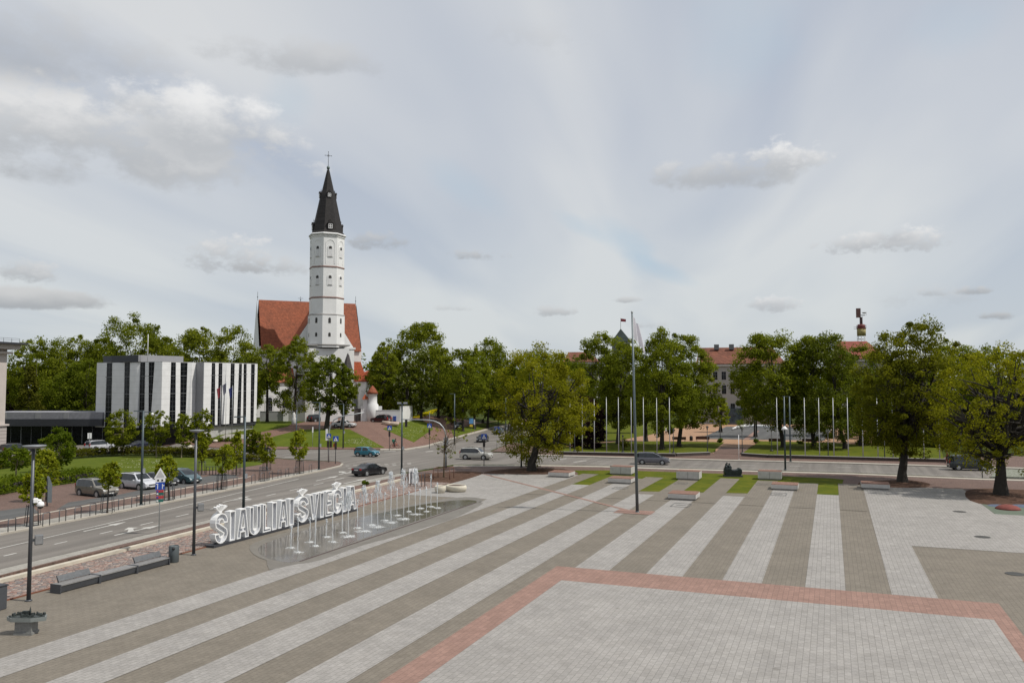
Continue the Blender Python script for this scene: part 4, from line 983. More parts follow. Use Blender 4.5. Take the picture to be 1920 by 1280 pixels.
for i, (x, yb, yt) in enumerate(jets):
    g = G(440 + x * .23958, 880 + yb * .23958); h = zat(880 + yt * .23958, g)
    row = 'back row' if i % 2 == 0 else 'front row'; k = i // 2
    tall = h > 3.0
    lab = f"{'tall feathery' if tall else 'short'} water jet, {ordn[k]} of the {row} counted from the letters"
    o = thing('water_jet', lab, 'water jet', (g.x, g.y, .02), 0, 'fountain water jets')
    r = random.Random(i); mb = MB(); n = 10
    mb.tube([(r.uniform(-.02, .02), r.uniform(-.02, .02), h * j / n) for j in range(n + 1)], [r.uniform(.018, .034) * (1 + .5 * j / n) for j in range(n)] + [.03], 6)
    mb.build('stream', WATER, o)
    mb = MB()
    if tall:
        for q in range(84):
            t = r.random(); dz = -t * min(2.2, h * .36); rr = .05 + .30 * sqrt(t) * (1 if q % 2 else .6); an = r.uniform(0, 2 * pi)
            mb.lathe([(.003, -.16), (r.uniform(.010, .026), -.05), (r.uniform(.008, .022), .06), (.003, .16)], (rr * cos(an), rr * sin(an), h + dz + .05), 5)
        for q in range(14): mb.ball((r.gauss(0, .07), r.gauss(0, .07), h + r.uniform(-.35, .12)), r.uniform(.03, .08), 6)
    else:
        for q in range(9): mb.ball((r.gauss(0, .045), r.gauss(0, .045), h + r.uniform(-.22, .06)), r.uniform(.025, .055), 6)
    for q in range(12): mb.ball((r.gauss(0, .14), r.gauss(0, .14), h * r.uniform(.3, .95)), r.uniform(.008, .02), 5)
    mb.build('spray_top', WATER, o)
    mb = MB(); s = 1.0 if tall else .6
    K_ = 22; rs_ = [s * r.uniform(.3, .85) for _ in range(K_)]; vs_ = [(0, 0, .05)] + [(rs_[q] * f_ * cos(2 * pi * q / K_), rs_[q] * f_ * sin(2 * pi * q / K_) * .8, z_) for f_, z_ in ((.35, .06), (.7, .03), (1, -.01)) for q in range(K_)]
    vs_ = [(x_, y_, z_ + r.uniform(-.02, .03)) for x_, y_, z_ in vs_]
    mb.add(vs_, [(0, 1 + q, 1 + (q + 1) % K_) for q in range(K_)] + [(1 + b_ * K_ + q, 1 + b_ * K_ + K_ + q, 1 + b_ * K_ + K_ + (q + 1) % K_, 1 + b_ * K_ + (q + 1) % K_) for b_ in (0, 1) for q in range(K_)], 0, True)
    mb.build('foam', FOAM, o)

# ------------------------------------------------------------------ street furniture
POST = mat('blue grey post paint', (.055, .075, .085), .45, .3, .1)
POST2 = mat('slate grey post paint', (.085, .09, .10), .45, .4, .1)
GALV = mat('galvanised steel', (.36, .38, .39), .45, .5, .12)
BLACK = mat('black plastic', (.015, .015, .016), .5)
WPL = mat('white plate', (.68, .68, .68), .5, var=.05); BLUE = mat('sign blue', (.015, .06, .33), .5, var=.05); LBLUE = mat('pale sign blue', (.10, .28, .55), .5, var=.1)
SRED = mat('sign red', (.36, .03, .035), .5, var=.1); SGRN = mat('sign green', (.015, .11, .09), .5, var=.1); SYEL = mat('sign yellow', (.6, .4, .03), .5)
WOOD = mat('weathered bench wood', (.225, .135, .105), .9, var=.25, scale=5, spec=.15); WOOD2 = mat('dark red bench', (.085, .03, .022), .7)
def face_cam(p, extra=0): return atan2(p.y, p.x) - pi / 2 + extra     # local -Y looks at the square's viewer side
def rowpost(name, label, cat, px, pyb, pyt, r0, r1, m, group=None, rz=None):
    g = G(px, pyb); h = zat(pyt, g) - g.z
    o = thing(name, label, cat, g, face_cam(g) if rz is None else rz, group)
    mb = MB().tube([(0, 0, -.05), (0, 0, h)], [r0, r1], 10); mb.lathe([(r0 * 1.6, 0), (r0 * 1.6, .05), (r0 * 1.1, .07)], (0, 0, 0), 12); mb.build('pole', m, o)
    return o, h, g
for px, pb, pt_, lab, boxy, cam_ in ((53.5, 1126, 836, 'grey disc topped lamp post at far left with white dome camera', 1012.5, 945), (363, 1040, 807, 'grey disc topped lamp post beside the round litter bin', 951, 0)):
    o, h, g = rowpost('disc_lamp', lab, 'street lamp', px, pb, pt_, .105, .075, POST2, 'disc lamps of the square')
    d = .53 if cam_ else .45
    MB().lathe([(.02, -.16), (.12, -.12), (d * .9, -.04), (d, .0), (d * .98, .04), (.02, .07)], (.04, 0, h), 28).build('lamp_head', mat('lamp disc', (.19, .2, .21), .5, .2, .08), o)
    z = zat(boxy, g); mb = MB(); mb.box((.36, 0, z), (.38, .34, .48), 0, 0, .03); mb.box((.14, 0, z), (.16, .1, .12)); mb.build('control_box', mat('grey box', (.14, .145, .15), .6), o)
    MB().box((.36, -.18, z), (.3, .03, .38)).build('box_cover', mat('pale grey grille', (.2, .2, .2), .7), o)
    if cam_:
        z = zat(cam_, g); mb = MB(); mb.box((.16, -.05, z + .18), (.22, .2, .24), 0, 0, .03); mb.lathe([(.05, .14), (.15, .07), (.18, -.06), (.15, -.12)], (.38, -.05, z), 14); mb.tube([(.16, -.05, z + .2), (.42, -.05, z + .16)], .07, 6); c_ = mb.build('camera', mat('white camera', (.75, .75, .75), .4, var=.02), o)
        MB().ball((.38, -.05, z - .11), .14, 12).build('camera_dome', BLACK, c_)
poles = [(264.5, 946, 769, 'cam', 'tall blue grey column with a small white camera, between the parked silver car and the street'),
         (456.5, 955, 781, 'arm', 'tall blue grey column with a short arm, rising behind the white letters'),
         (597.8, 880, 754, 'arm', 'tall blue grey column on the corner kerb in front of the cathedral trees'),
         (753, 887, 756, 'spot', 'tall grey column with two floodlights beside the crossing, behind the fountain jets'),
         (643.3, 840, 757, 'arm', 'grey column standing on the hill lawn before the church gate'),
         (555, 850, 768, '', 'grey column half hidden behind the young maple on the street corner'),
         (852, 833, 738, 'arm', 'grey column on the left pavement of the street going away'),
         (934, 800, 739, 'arm', 'grey column under the street trees left of the yellow green oak'),
         (948.3, 836, 745, '', 'grey column at the right corner of the crossing, left of the oak trunk'),
         (977.5, 875, 800, '', 'short dark grey post on the kerb left of the oak trunk'),
         (1472.5, 880, 743, 'lamp', 'tall grey column with a white lamp halfway up, near the low concrete benches'),
         (1482.3, 865, 743, 'arm', 'tall grey column on the far pavement, just right of the one with the white lamp')]
for px, pb, pt_, k, lab in poles:
    o, h, g = rowpost('light_column', lab, 'light column', px, pb, pt_, .13, .085, POST, 'tall light columns')
    if k == 'arm': MB().box((-.45, 0, h), (.95, .12, .1)).build('lamp_arm', POST, o)
    if k == 'cam':
        MB().box((.35, 0, h - .15), (.75, .07, .07)).build('camera_arm', POST, o); MB().ball((.75, -.1, h - .35), .13, 10).build('camera', WPL, o)
        MB().box((-.4, 0, h - .05), (.8, .1, .08)).build('lamp_arm', POST, o)
    if k == 'spot':
        mb = MB()
        for x in (-.35, .4): mb.box((x, -.15, h + .05), (.5, .4, .22))
        mb.build('floodlight', mat('floodlight grey', (.22, .23, .24), .5), o); MB().box((0, 0, h - .1), (1.2, .08, .08)).build('cross_arm', POST, o)
    if k == 'lamp':
        z = zat(803, g); MB().lathe([(.45, -.15), (.32, .05), (.1, .3), (.02, .32)], (0, -.25, z), 14).build('lamp_head', WPL, o)
    if h > 7 and k != 'lamp': MB().box((.17, -.05, h * .36), (.22, .2, .4)).build('control_box', GALV, o)
# signs and signals
def plate(o, z, w, h, m, x=0, y=-.08, name='sign_plate', tri=False):
    mb = MB()
    if tri: mb.slab([(x - w / 2, y, z), (x + w / 2, y, z), (x, y, z + h)], -.02)
    else: mb.box((x, y, z + h / 2), (w, .025, h))
    return mb.build(name, m, o)
def signal(o, z, x=0, lit=None):
    s = MB().box((x, -.16, z + .45), (.32, .22, .95), 0, 0, .03).build('signal_head', BLACK, o)
    mb = MB()
    for i in range(3): mb.lathe([(.1, 0), (.1, .02)], (x, -.29, z + .15 + i * .3), 10, 0, False, 0, 1, 1, 'y') if False else mb.box((x, -.275, z + .15 + i * .3), (.17, .02, .17))
    mb.build('lens', mat('dark lens', (.03, .012, .01), .3), s); return s
def walker(o, z, w, y=-.11):
    p = plate(o, z, w, w, BLUE, 0, y + .03)
    MB().slab([(-w * .38, y, z + w * .12), (w * .38, y, z + w * .12), (0, y, z + w * .86)], -.012).build('sign_symbol', WPL, p)
    MB().tube([(0, y - .02, z + w * .6), (0, y - .02, z + w * .3)], w * .05, 5).build('sign_symbol', BLACK, p)
    return p
def sgn(name, label, px, pb, pt_, m=GALV, r=.035): return rowpost(name, label, 'road sign', px, pb, pt_, r, r, m)
o, h, g = sgn('road_sign', 'post with warning triangle, blue lane board and red and green direction plates by the street', 298, 998, 884)
Z = lambda y: zat(y, g)
t = plate(o, Z(896), .86, .78, WPL, tri=True); MB().slab([(-.27, -.115, Z(896) + .12), (.27, -.115, Z(896) + .12), (0, -.115, Z(896) + .6)], -.01).build('sign_symbol', mat('pale grey', (.4, .4, .4)), t)
t = plate(o, Z(903), .68, .3, WPL)
for x in (-.14, .14): MB().box((x, -.1, Z(903) + .13), (.12, .02, .12)).build('sign_symbol', BLACK, t)
t = plate(o, Z(917.5), .62, .54, BLUE)
mb = MB()
for x in (-.16, .16): mb.box((x, -.1, Z(917.5) + .24), (.05, .02, .36))
mb.box((-.2, -.101, Z(917.5) + .42), (.14, .02, .06)); mb.box((.21, -.101, Z(917.5) + .3), (.14, .02, .06)); mb.build('sign_symbol', WPL, t)
for y, m in ((922.5, SRED), (927, SGRN), (933.5, SRED), (940, SGRN)):
    t = plate(o, Z(y) - .02, .5, .2, m)
    MB().box((-.16, -.1, Z(y) + .08), (.12, .02, .1)).build('sign_symbol', BLUE if m is SRED else WPL, t)
o, h, g = sgn('road_sign', 'thin post with two white plates beside the hedge, left of the white office block', 167, 852, 811); Z = lambda y: zat(y, g)
plate(o, Z(822), .26, .9, WPL, -.16); plate(o, Z(822), .26, .9, WPL, .16)
o, h, g = sgn('advert_totem', 'dark pointed information totem at the left edge of the car park', 88, 948, 892, POST2, .06); Z = lambda y: zat(y, g)
MB().slab([(.02, -.08, .3), (.36, -.08, .3), (.36, -.08, h * .72), (.1, -.08, h), (.02, -.08, h * .9)], -.16).build('panel', mat('totem grey', (.13, .15, .16), .5), o)
o, h, g = sgn('road_sign', 'thin white sign post in front of the left tip of the hill lawn', 586, 838, 801); plate(o, h - .9, .22, 1.0, WPL)
# gantries
def pipe_path(g, pts):   # photo points at the distance of g, in the local frame of a thing at g facing the viewer
    D = depth(g); R_ = Matrix.Rotation(-face_cam(g), 3, 'Z'); return [R_ @ (A(x, y, D) - g) for x, y in pts]
g = G(616, 866); o = thing('signal_gantry', 'curved light grey traffic light arm reaching right, in front of the cathedral trees', 'traffic light', g, face_cam(g), 'curved traffic light gantries')
MB().tube(pipe_path(g, [(616, 867), (616, 830), (616.5, 812), (619.5, 797), (626, 787), (636, 781.5), (650, 778.5), (683, 773)]), [.11, .1, .09, .09, .08, .08, .07, .06], 10).build('pipe', GALV, o)
q = pipe_path(g, [(669, 784)])[0]; signal(o, q.z - .5, q.x)
z = zat(838, g) - g.z; signal(o, z, -.1); signal(o, z, .28)
z = zat(821, g) - g.z; walker(o, z, .62); MB().box((-.3, -.05, z + .5), (.3, .04, 1.6)).build('sign_plate', WPL, o)
g = G(836, 878); o = thing('signal_gantry', 'curved grey traffic light arm reaching left, behind the leafless young tree', 'traffic light', g, face_cam(g), 'curved traffic light gantries')
MB().tube(pipe_path(g, [(836, 879), (836, 850), (836, 818), (835, 810), (831, 801), (824, 793.5), (814, 789), (802, 787), (752, 786)]), [.14, .13, .11, .1, .09, .085, .08, .08, .06], 10).build('pipe', GALV, o)
q = pipe_path(g, [(762, 792)])[0]; signal(o, q.z - .5, q.x)
z = zat(832, g) - g.z; MB().box((0, -.18, z + .4), (.62, .3, .95), 0, 0, .04).build('control_box', mat('grey cabinet', (.2, .21, .22), .6), o); z = zat(844, g) - g.z; signal(o, z, -.15)
for px, pb, pt_, ys, yw, lab in ((629, 869, 821, 841, 826, 'crossing post with blue sign and traffic light showing red, on the near corner island'), (730, 843, 800, 818, 805, 'crossing post with pale blue sign and traffic light beside the cyclist'),
                                 (907.5, 873, 814, 837, 822, 'crossing post with blue sign and traffic light in front of the silver car'), (805, 840, 772, 814, 801, 'crossing post with blue sign on the right corner of the hill lawn')):
    o, h, g = rowpost('signal_post', lab, 'traffic light', px, pb, pt_, .055, .05, POST2, 'crossing posts with signals')
    signal(o, zat(ys, g) - g.z); p_ = walker(o, zat(yw, g) - g.z - .1, .75)
    if px == 629:
        zl = zat(834, g) - g.z; mb = MB(); mb.box((-.08, -.14, zl), (.5, .05, .42)); mb.build('backing_plate', mat('orange red plate', (.5, .08, .02), .6), o)
o, h, g = sgn('road_sign', 'blue crossing sign on a post in front of the blue grey car', 931.5, 844, 800); walker(o, h - .95, .95)
o, h, g = sgn('road_sign', 'blue and white parking board on a post on the verge of the street going away', 883.5, 812, 784); plate(o, h - 1.2, .95, 1.2, LBLUE); plate(o, h - 1.9, .7, .5, SYEL); 
o, h, g = sgn('road_sign', 'narrow white plate on a post beside the blue parking board', 889.5, 811, 786); plate(o, h - 1.2, .3, 1.2, WPL)
o, h, g = sgn('road_sign', 'plain thin white post on the far kerb before the park path', 1385.5, 861, 815, WPL, .045)
o, h, g = sgn('road_sign', 'thin grey post on the kerb beside the dark van', 1842, 896, 862, POST2, .05)
# hoop rails along the kerb
def hoop(o_name, g, rz, label, group, w=.62, h=.95, r=.035, cat='hoop rail'):
    mb = MB(); mb.tube([(-w / 2, 0, -.05), (-w / 2, 0, h - .06), (-w / 2 + .06, 0, h), (w / 2 - .06, 0, h), (w / 2, 0, h - .06), (w / 2, 0, -.05)], r, 6)
    o = mb.build(o_name, POST2, loc=g, rz=rz); tag(o, label, cat, group); return o
dL = (G(330, 937) - G(0, 1000)).xy; rzL = atan2(dL.y, dL.x)
hp = [(22, 995.7), (86.5, 984), (117, 977.5), (146, 972), (174, 966), (227, 955), (251.6, 950.5), (276, 945.5), (322.5, 936), (343, 932), (384, 924.5), (404, 920), (422, 916), (441, 912), (475, 906), (492, 902), (508, 899.2), (524, 896), (538.5, 893.2), (554, 890.3), (582, 885)]
h0 = None
near = ['at the far left end of the row', 'just right of the disc lamp pole', 'third from the left end of the row', 'between the totem and the taupe car', 'in front of the taupe parked car', 'just right of the first fenced sapling', 'left of the tall column with the camera', 'right of the tall column with the camera', 'right of the direction sign post',
        'in front of the teal parked car', 'just right of the second disc lamp pole', 'left of the fenced maple behind the letters', 'right of the fenced maple behind the letters', 'left of the column behind the letters', 'right of the column behind the letters', 'right of the empty looking tree guard', 'third left of the last fenced maple', 'second left of the last fenced maple', 'directly left of the last fenced maple', 'directly beside the last fenced maple', 'last of the row, beside the corner column']
for (px, py), nr in zip(hp, near):
    g = G(px, py)
    lab = 'dark hoop rail on the kerb, ' + nr
    if h0 is None: h0 = o = hoop('hoop_rail', g, rzL, lab, 'hoop rails along the kerb')
    else:
        o = h0.copy(); COL.objects.link(o); o.location = g; o['label'] = lab
rb = None
for i in range(7):
    g = G(390 + i * 5.8, 889.6 - i * .15)
    lab = f'dark bicycle rack hoop by the car park lawn, {ordn[i]} from the left of seven'
    if rb is None: rb = o = hoop('bike_rack', g, rzL + 1.2, lab, 'bicycle racks by the lawn', .75, .95, .03, 'bike rack')
    else: o = rb.copy(); COL.objects.link(o); o.location = g; o['label'] = lab
r2 = None
for i, (px, py) in enumerate(((770, 911.5), (776, 911.8), (784, 911.6), (790, 911.2), (803, 912))):
    lab = f'dark bicycle rack hoop behind the fountain jets, {ordn[i]} from the left of five'
    if r2 is None: r2 = o = hoop('bike_rack', G(px, py), rzL + 1.3, lab, 'bicycle racks behind the fountain', .9, 1.45, .03, 'bike rack')
    else: o = r2.copy(); COL.objects.link(o); o.location = G(px, py); o['label'] = lab
for i, px in enumerate((771, 777.5)):
    g = G(px, 908); o = thing('info_board', ('white information board on two legs behind the fountain, left one', 'white information board on two legs behind the fountain, right one')[i], 'information board', g, face_cam(g, .5), 'white boards behind the fountain')
    zt = zat(878, g); MB().box((0, -.03, zt - .8), (.6, .06, 1.6)).build('panel', WPL, o)
    mb = MB()
    for x in (-.28, .28): mb.tube([(x, .03, 0), (x, .03, zt)], .03, 6)
    mb.build('leg_frame', POST2, o)
# benches and bin by the cobbles
bdir = (G(300, 1070) - G(90, 1112)).xy
q0, q1, q2, q3 = G(112, 1113), G(187, 1093), G(257, 1074.5), G(318, 1058)
def steel_bench(a, b, back, label):
    d = (b - a).xy; L = d.length * .985; rz = atan2(d.y, d.x)
    o = thing('steel_bench', label, 'bench', ((a.x + b.x) / 2, (a.y + b.y) / 2, 0), rz, 'grey benches along the cobbles')
    mb = MB(); mb.box((0, .32, .41), (L, .72, .06)); seat = mb.build('seat', mat('grey bench slats', (.20, .195, .19), .55, .1, .2, 6), o)
    mb = MB(); mb.add([(-L / 2 + .05, -.02, .41), (L / 2 - .05, -.02, .41), (L / 2 - .05, .06, .06), (-L / 2 + .05, .06, .06), (-L / 2 + .05, .02, .41), (L / 2 - .05, .02, .41), (L / 2 - .05, .1, .06), (-L / 2 + .05, .1, .06)], [(0, 1, 2, 3), (7, 6, 5, 4), (0, 4, 5, 1), (3, 2, 6, 7), (0, 3, 7, 4), (1, 5, 6, 2)]); mb.build('front_panel', POST2, o)
    for x in (-L / 2, L / 2 - .03): MB().box((x, .32, .23), (.05, .74, .46)).build('end_panel', POST2, o)
    if back:
        mb = MB(); mb.slab([(-L / 2 + .35, .58, .48), (L / 2 - .1, .58, .48), (L / 2 - .1, .74, .76), (-L / 2 + .35, .74, .76)], -.05); mb.build('backrest', mat('grey back slats', (.11, .115, .12), .5, .2, .2, 6), o)
        for x in (-L / 2 + .38, L / 2 - .14): MB().tube([(x, .60, .44), (x, .76, .78)], .03, 6).build('back_bracket', POST2, o)
steel_bench(q0, q1, True, 'grey bench with backrest nearest the relief table, first of three end to end')
steel_bench(q1, q2, False, 'flat grey bench without backrest between two benches with backrests')
steel_bench(q2, q3, True, 'grey bench with backrest nearest the litter bin')
g = G(325.5, 1053); o = thing('litter_bin', 'cylindrical dark grey litter bin at the end of the bench row', 'litter bin', g)
MB().lathe([(.29, 0), (.3, .02), (.3, .96), (.28, .99), (.26, .99), (.25, .9), (.02, .9)], (0, 0, 0), 20).build('body', mat('bin grey', (.085, .10, .105), .5, .3, .1), o)
MB().ball((.17, -.21, .85), .1, 10).build('opening', BLACK, o)
g = G(-3, 1142); o = thing('bollard_box', 'dark grey box cut by the left edge of the frame', 'box', g); MB().box((0, 0, .55), (.5, .5, 1.1), 0, 0, .03).build('body', POST2, o); MB().box((0, 0, 1.13), (.54, .54, .06)).build('lid', DGREY, o)
# tactile town relief table
g = G(49, 1187); o = thing('relief_table', 'bronze relief model of the town on a boat shaped table with stone foot', 'relief model', g, .35); o.scale = (.86, .86, .9)
BRZ = mat('bronze green', (.055, .065, .062), .5, .5, .3, 4)
mb = MB(); mb.box((0, 0, .32), (.85, .55, .64)); mb.box((0, 0, .06), (.95, .65, .12)); mb.build('pedestal', mat('grey granite', (.19, .19, .18), .7, 0, .2, 8), o)
tp = [(-.95, -.1), (-.55, -.42), (.45, -.42), (1.05, -.1), (.8, .38), (.1, .48), (-.7, .35)]
MB().prism(tp, .64, .82).build('table_top', mat('table edge', (.24, .26, .25), .5, .3, .15), o)
mb = MB(); mb.prism([(x * .93, y * .9) for x, y in tp], .825, .845)
r = random.Random(5)
for i in range(34):
    x, y = r.uniform(-.7, .8), r.uniform(-.3, .32)
    mb.box((x, y, .845 + .04), (r.uniform(.05, .16), r.uniform(.04, .1), r.uniform(.06, .14)), r.random())
mb.lathe([(.05, .84), (.05, 1.02), (.015, 1.2), (.002, 1.26)], (.1, .12, 0), 8); mb.box((-.12, .12, .94), (.3, .14, .2)); mb.build('relief', BRZ, o)
# low concrete seats on the square
CONC = mat('white concrete', (.44, .425, .40), .8, var=.14, scale=2.2); CONC2 = mat('recessed concrete', (.24, .23, .215), .85, var=.2, scale=2)
for px, pb, tall, w, lab in ((1047, 895, 0, 2.55, 'low concrete seat with wooden top beside the mulch of the yellow green oak'), (1163.5, 890.5, 1, 2.6, 'high concrete seat with wooden top at the back of the lawn, left of the flagpole'), (1161.5, 907, 0, 2.6, 'low wooden topped concrete seat in front of a high one, left of the flagpole'),
                             (1289.5, 900, 1, 2.6, 'high wooden topped concrete seat at the back of the lawn, left of the bronze boat'), (1278.5, 938, 0, 2.6, 'low concrete seat with wooden top nearest the flagpole, on the pale stripe'), (1443, 900, 1, 2.55, 'high concrete seat with wooden top on the lawn right of the bronze boat'),
                             (1471, 919.5, 0, 2.6, 'low concrete seat with wooden top on the pale stripe right of the bronze boat'), (1642, 918, 0, 2.7, 'low concrete seat with wooden top in the shade of the big right hand oak')):
    g = G(px, pb); hh = .92 if tall else .52
    o = thing('concrete_seat', lab, 'concrete seat', (g.x, g.y, .02), 0, 'concrete seats with wooden tops')
    dd = 1.9 if tall else 2.5
    MB().box((0, dd / 2, hh / 2 + .09), (w, dd, hh - .12), 0, 0, .02).build('body', CONC, o)
    MB().box((0, dd / 2, .06), (w - .3, dd - .3, .14)).build('foot', CONC2, o)
    mb = MB(); n = 12
    for i in range(n): mb.box((0, .01 + (i + .5) * (dd - .02) / n, hh + .055), (w - .02, (dd - .02) / n - .016, .06))
    mb.build('wooden_top', WOOD, o)
    if tall: MB().box((0, -.005, hh / 2 + .09), (.05, .02, hh - .14)).build('joint', CONC2, o)
# bronze boat sculpture
g = G(1374, 893); o = thing('boat_sculpture', 'dark bronze boat shaped sculpture with small figures at one end, on the lawn', 'sculpture', (g.x, g.y, .02), TH - .1); o.scale = (.68, .9, .82)
BR2 = mat('dark bronze', (.022, .03, .03), .45, .6, .4, 3)
sil = [(-1.45, .2), (1.25, .2), (1.48, .55), (1.5, .95), (1.3, 1.18), (1.05, 1.2), (.8, 1.02), (.3, .92), (-.25, .95), (-.4, 1.25), (-1.4, 1.2), (-1.52, .7)]
mb = MB(); n = len(sil)
for y, k in ((-.62, .9), (-.5, 1), (.5, 1), (.62, .9)): mb.v += [(x * k, y, .55 + (z - .55) * k) for x, z in sil]
for r_ in range(3):
    for i in range(n): mb.f.append((r_ * n + i, r_ * n + (i + 1) % n, (r_ + 1) * n + (i + 1) % n, (r_ + 1) * n + i)); mb.m.append(0); mb.sm.append(False)
mb.f += [tuple(range(n)), tuple(range(4 * n - 1, 3 * n - 1, -1))]; mb.m += [0, 0]; mb.sm += [False, False]
mb.build('hull', BR2, o)
MB().box((0, 0, .1), (3.1, 1.4, .2)).build('base', DGREY, o)
for i, (x, y, hh) in enumerate(((-1.2, -.2, .55), (-.92, .22, .7), (-.62, -.12, .62), (-.45, .3, .5))):
    mb = MB().lathe([(.26, 1.0), (.24, 1.15 + hh * .5), (.15, 1.15 + hh * .75), (.07, 1.15 + hh * .85)], (x, y, 0), 10); mb.ball((x, y, 1.15 + hh), .14, 8, 0, 1.2)
    mb.tube([(x + .2, y, 1.15 + hh * .6), (x + .34, y - .1, 1.15)], .07, 6); mb.build('figure', BR2, o)
# planters
CRM = mat('cream stone planter', (.52, .48, .39), .75, var=.08, scale=3); SOIL = mat('planter soil', (.07, .045, .035), .95, var=.3, scale=9)
g = G(825.5, 923.5); o = thing('stone_planter', 'small round cream planter beside the wide one, right of the fountain', 'planter', g, 0, 'cream stone planters')
MB().lathe([(.38, 0), (.45, .05), (.58, .4), (.56, .68), (.5, .72), (.46, .68), (.46, .62)], (0, 0, 0), 24).build('bowl', CRM, o); MB().lathe([(.46, .62), (.3, .66), (.01, .68)], (0, 0, 0), 16).build('soil', SOIL, o)
g = G(855, 921); o = thing('stone_planter', 'wide low cream planter bowl filled with earth, right of the fountain', 'planter', g, -.2, 'cream stone planters')
MB().lathe([(.8, 0), (.98, .05), (1.12, .3), (1.12, .52), (1.02, .66), (.95, .64), (.95, .58)], (0, 0, 0), 32, 0, True, 0, 1.05, .8).build('bowl', CRM, o); MB().lathe([(.95, .57), (.6, .64), (.01, .66)], (0, 0, 0), 20, 0, True, 0, 1.05, .8).build('soil', SOIL, o)
for px, py, rr, lab in ((724, 796.5, 1.0, 'small cream planter left of the long one before the church wall'), (735, 798, 1.6, 'long cream planter in front of the blue containers')):
    g = G(px, py); o = thing('stone_planter', lab, 'planter', g, 0, 'cream stone planters'); MB().lathe([(rr * .8, 0), (rr, .3), (rr, .75), (rr * .9, .8), (rr * .85, .7)], (0, 0, 0), 20, 0, True, 0, 1, .6).build('bowl', mat('pink cream stone', (.48, .38, .31), .8), o); MB().lathe([(rr * .85, .68), (.01, .72)], (0, 0, 0), 16, 0, True, 0, 1, .6).build('soil', SOIL, o)
for i, px in enumerate((740, 746)):
    g = G(px, 789.5); o = thing('waste_container', ('blue waste container left of its twin by the churchyard wall', 'blue waste container right of its twin by the churchyard wall')[i], 'container', g, face_cam(g), 'blue waste containers')
    MB().box((0, 0, .55), (.66, .7, 1.0), 0, 0, .05).build('body', mat('container blue', (.02, .06, .26), .5), o); MB().box((0, 0, 1.09), (.7, .74, .1)).build('lid', mat('container lid', (.03, .09, .33), .5), o)
# flagpoles
main = G(1195, 960); o = thing('flagpole', 'tall blue grey flagpole with a drooping white flag in the middle of the square', 'flagpole', main, face_cam(main))
hM = zat(585, main)
tip = pipe_path(main, [(1185, 585)])[0]
mb = MB().tube([(0, 0, 0), tip * .5, tip], [.135, .105, .065], 12); mb.lathe([(.2, 0), (.2, .06), (.14, .1)], (0, 0, 0), 16); pole_ = mb.build('pole', mat('pole paint', (.10, .125, .135), .4, .3, .1), o)
MB().ball(tip, .1, 10).build('finial', GALV, o)
def flagmat():
    m, nt, b = newmat('thin white flag cloth'); b.inputs['Base Color'].default_value = (.74, .72, .76, 1); b.inputs['Roughness'].default_value = .8
    tr = N(nt, 'ShaderNodeBsdfTranslucent'); tr.inputs[0].default_value = (.75, .73, .77, 1); ms = N(nt, 'ShaderNodeMixShader'); ms.inputs[0].default_value = .45
    nt.links.new(b.outputs[0], ms.inputs[1]); nt.links.new(tr.outputs[0], ms.inputs[2]); nt.links.new(ms.outputs[0], nt.nodes['Material Output'].inputs[0]); return m
q = pipe_path(main, [(1186.2, 590), (1188, 633), (1196, 612), (1213, 663)])
nv = Vector((0, .5, 0))
cloth('flag', q[0], q[1], q[2] + nv, q[3] + nv * .4, flagmat(), o, .22, 2.2, 20, 16)
tilt = 0
wp = [(1004, 850, 757), (1047, 850, 745.5), (1069, 850.4, 745.5), (1092, 850.7, 746), (1114.6, 851, 748), (1137.5, 851, 744.5), (1160, 851.2, 744.5), (1184, 851.4, 745), (1207, 851.6, 744.5), (1232, 852, 745.5), (1256, 852.4, 745),
      (1458, 857, 745), (1510, 859, 745.5), (1537, 859.5, 745.5), (1564, 860, 745.5), (1591, 860.6, 745), (1618.5, 861, 745), (1646.6, 861.3, 745), (1675, 861.8, 744.5), (1703, 862.2, 744.5), (1733, 863, 744.5), (1762.3, 864, 744.5)]
WPOLE = mat('white flagpole paint', (.50, .51, .52), .4, .1, .05)
names_l = ['standing alone left of the oak crown'] + [f'{ordn[i]} of the ten left of the park entrance' for i in range(10)] + [f'{ordn[i]} of the eleven right of the park entrance' for i in range(11)]
f0 = None
for (px, pb, pt_), nm in zip(wp, names_l):
    g = G(px, pb); h = zat(pt_, g); lab = 'white flagpole, ' + nm
    if f0 is None:
        f0 = thing('white_flagpole', lab, 'flagpole', g, 0, 'bare white flagpoles along the park')
        mb = MB().tube([(0, 0, 0), (0, 0, 5), (0, 0, 10)], [.075, .06, .04], 8); mb.lathe([(.07, 10), (.08, 10.05), (.01, 10.12)], (0, 0, 0), 8); mb.build('pole', WPOLE, f0); MB().box((0, 0, .12), (.26, .26, .24)).build('foot', GALV, f0); o = f0
    else: o = copy_tree(f0); o.location = g; o['label'] = lab
    o.scale = (1, 1, (h - g.z) / 10.1)
for px, pb, pt_, m, lab in ((412, 826, 722, RFLAG, 'slim pole with a red flag before the white office block'), (422.5, 828, 715, mat('grey flag', (.12, .12, .16), .8), 'slim middle pole with a dark grey flag before the white office block'), (434.5, 825, 722, mat('navy flag', (.02, .03, .14), .8), 'slim pole with a navy flag before the white office block')):
    o, h, g = rowpost('small_flagpole', lab, 'flagpole', px, pb, pt_, .05, .035, GALV, 'flagpoles before the office block')
    w = .7; cloth('flag', (-.05, 0, h - .3), (-.05, 0, h - 2.0), (-w, .2, h - .7), (-w * .7, .2, h - 2.6), m, o, .12, 1.5)
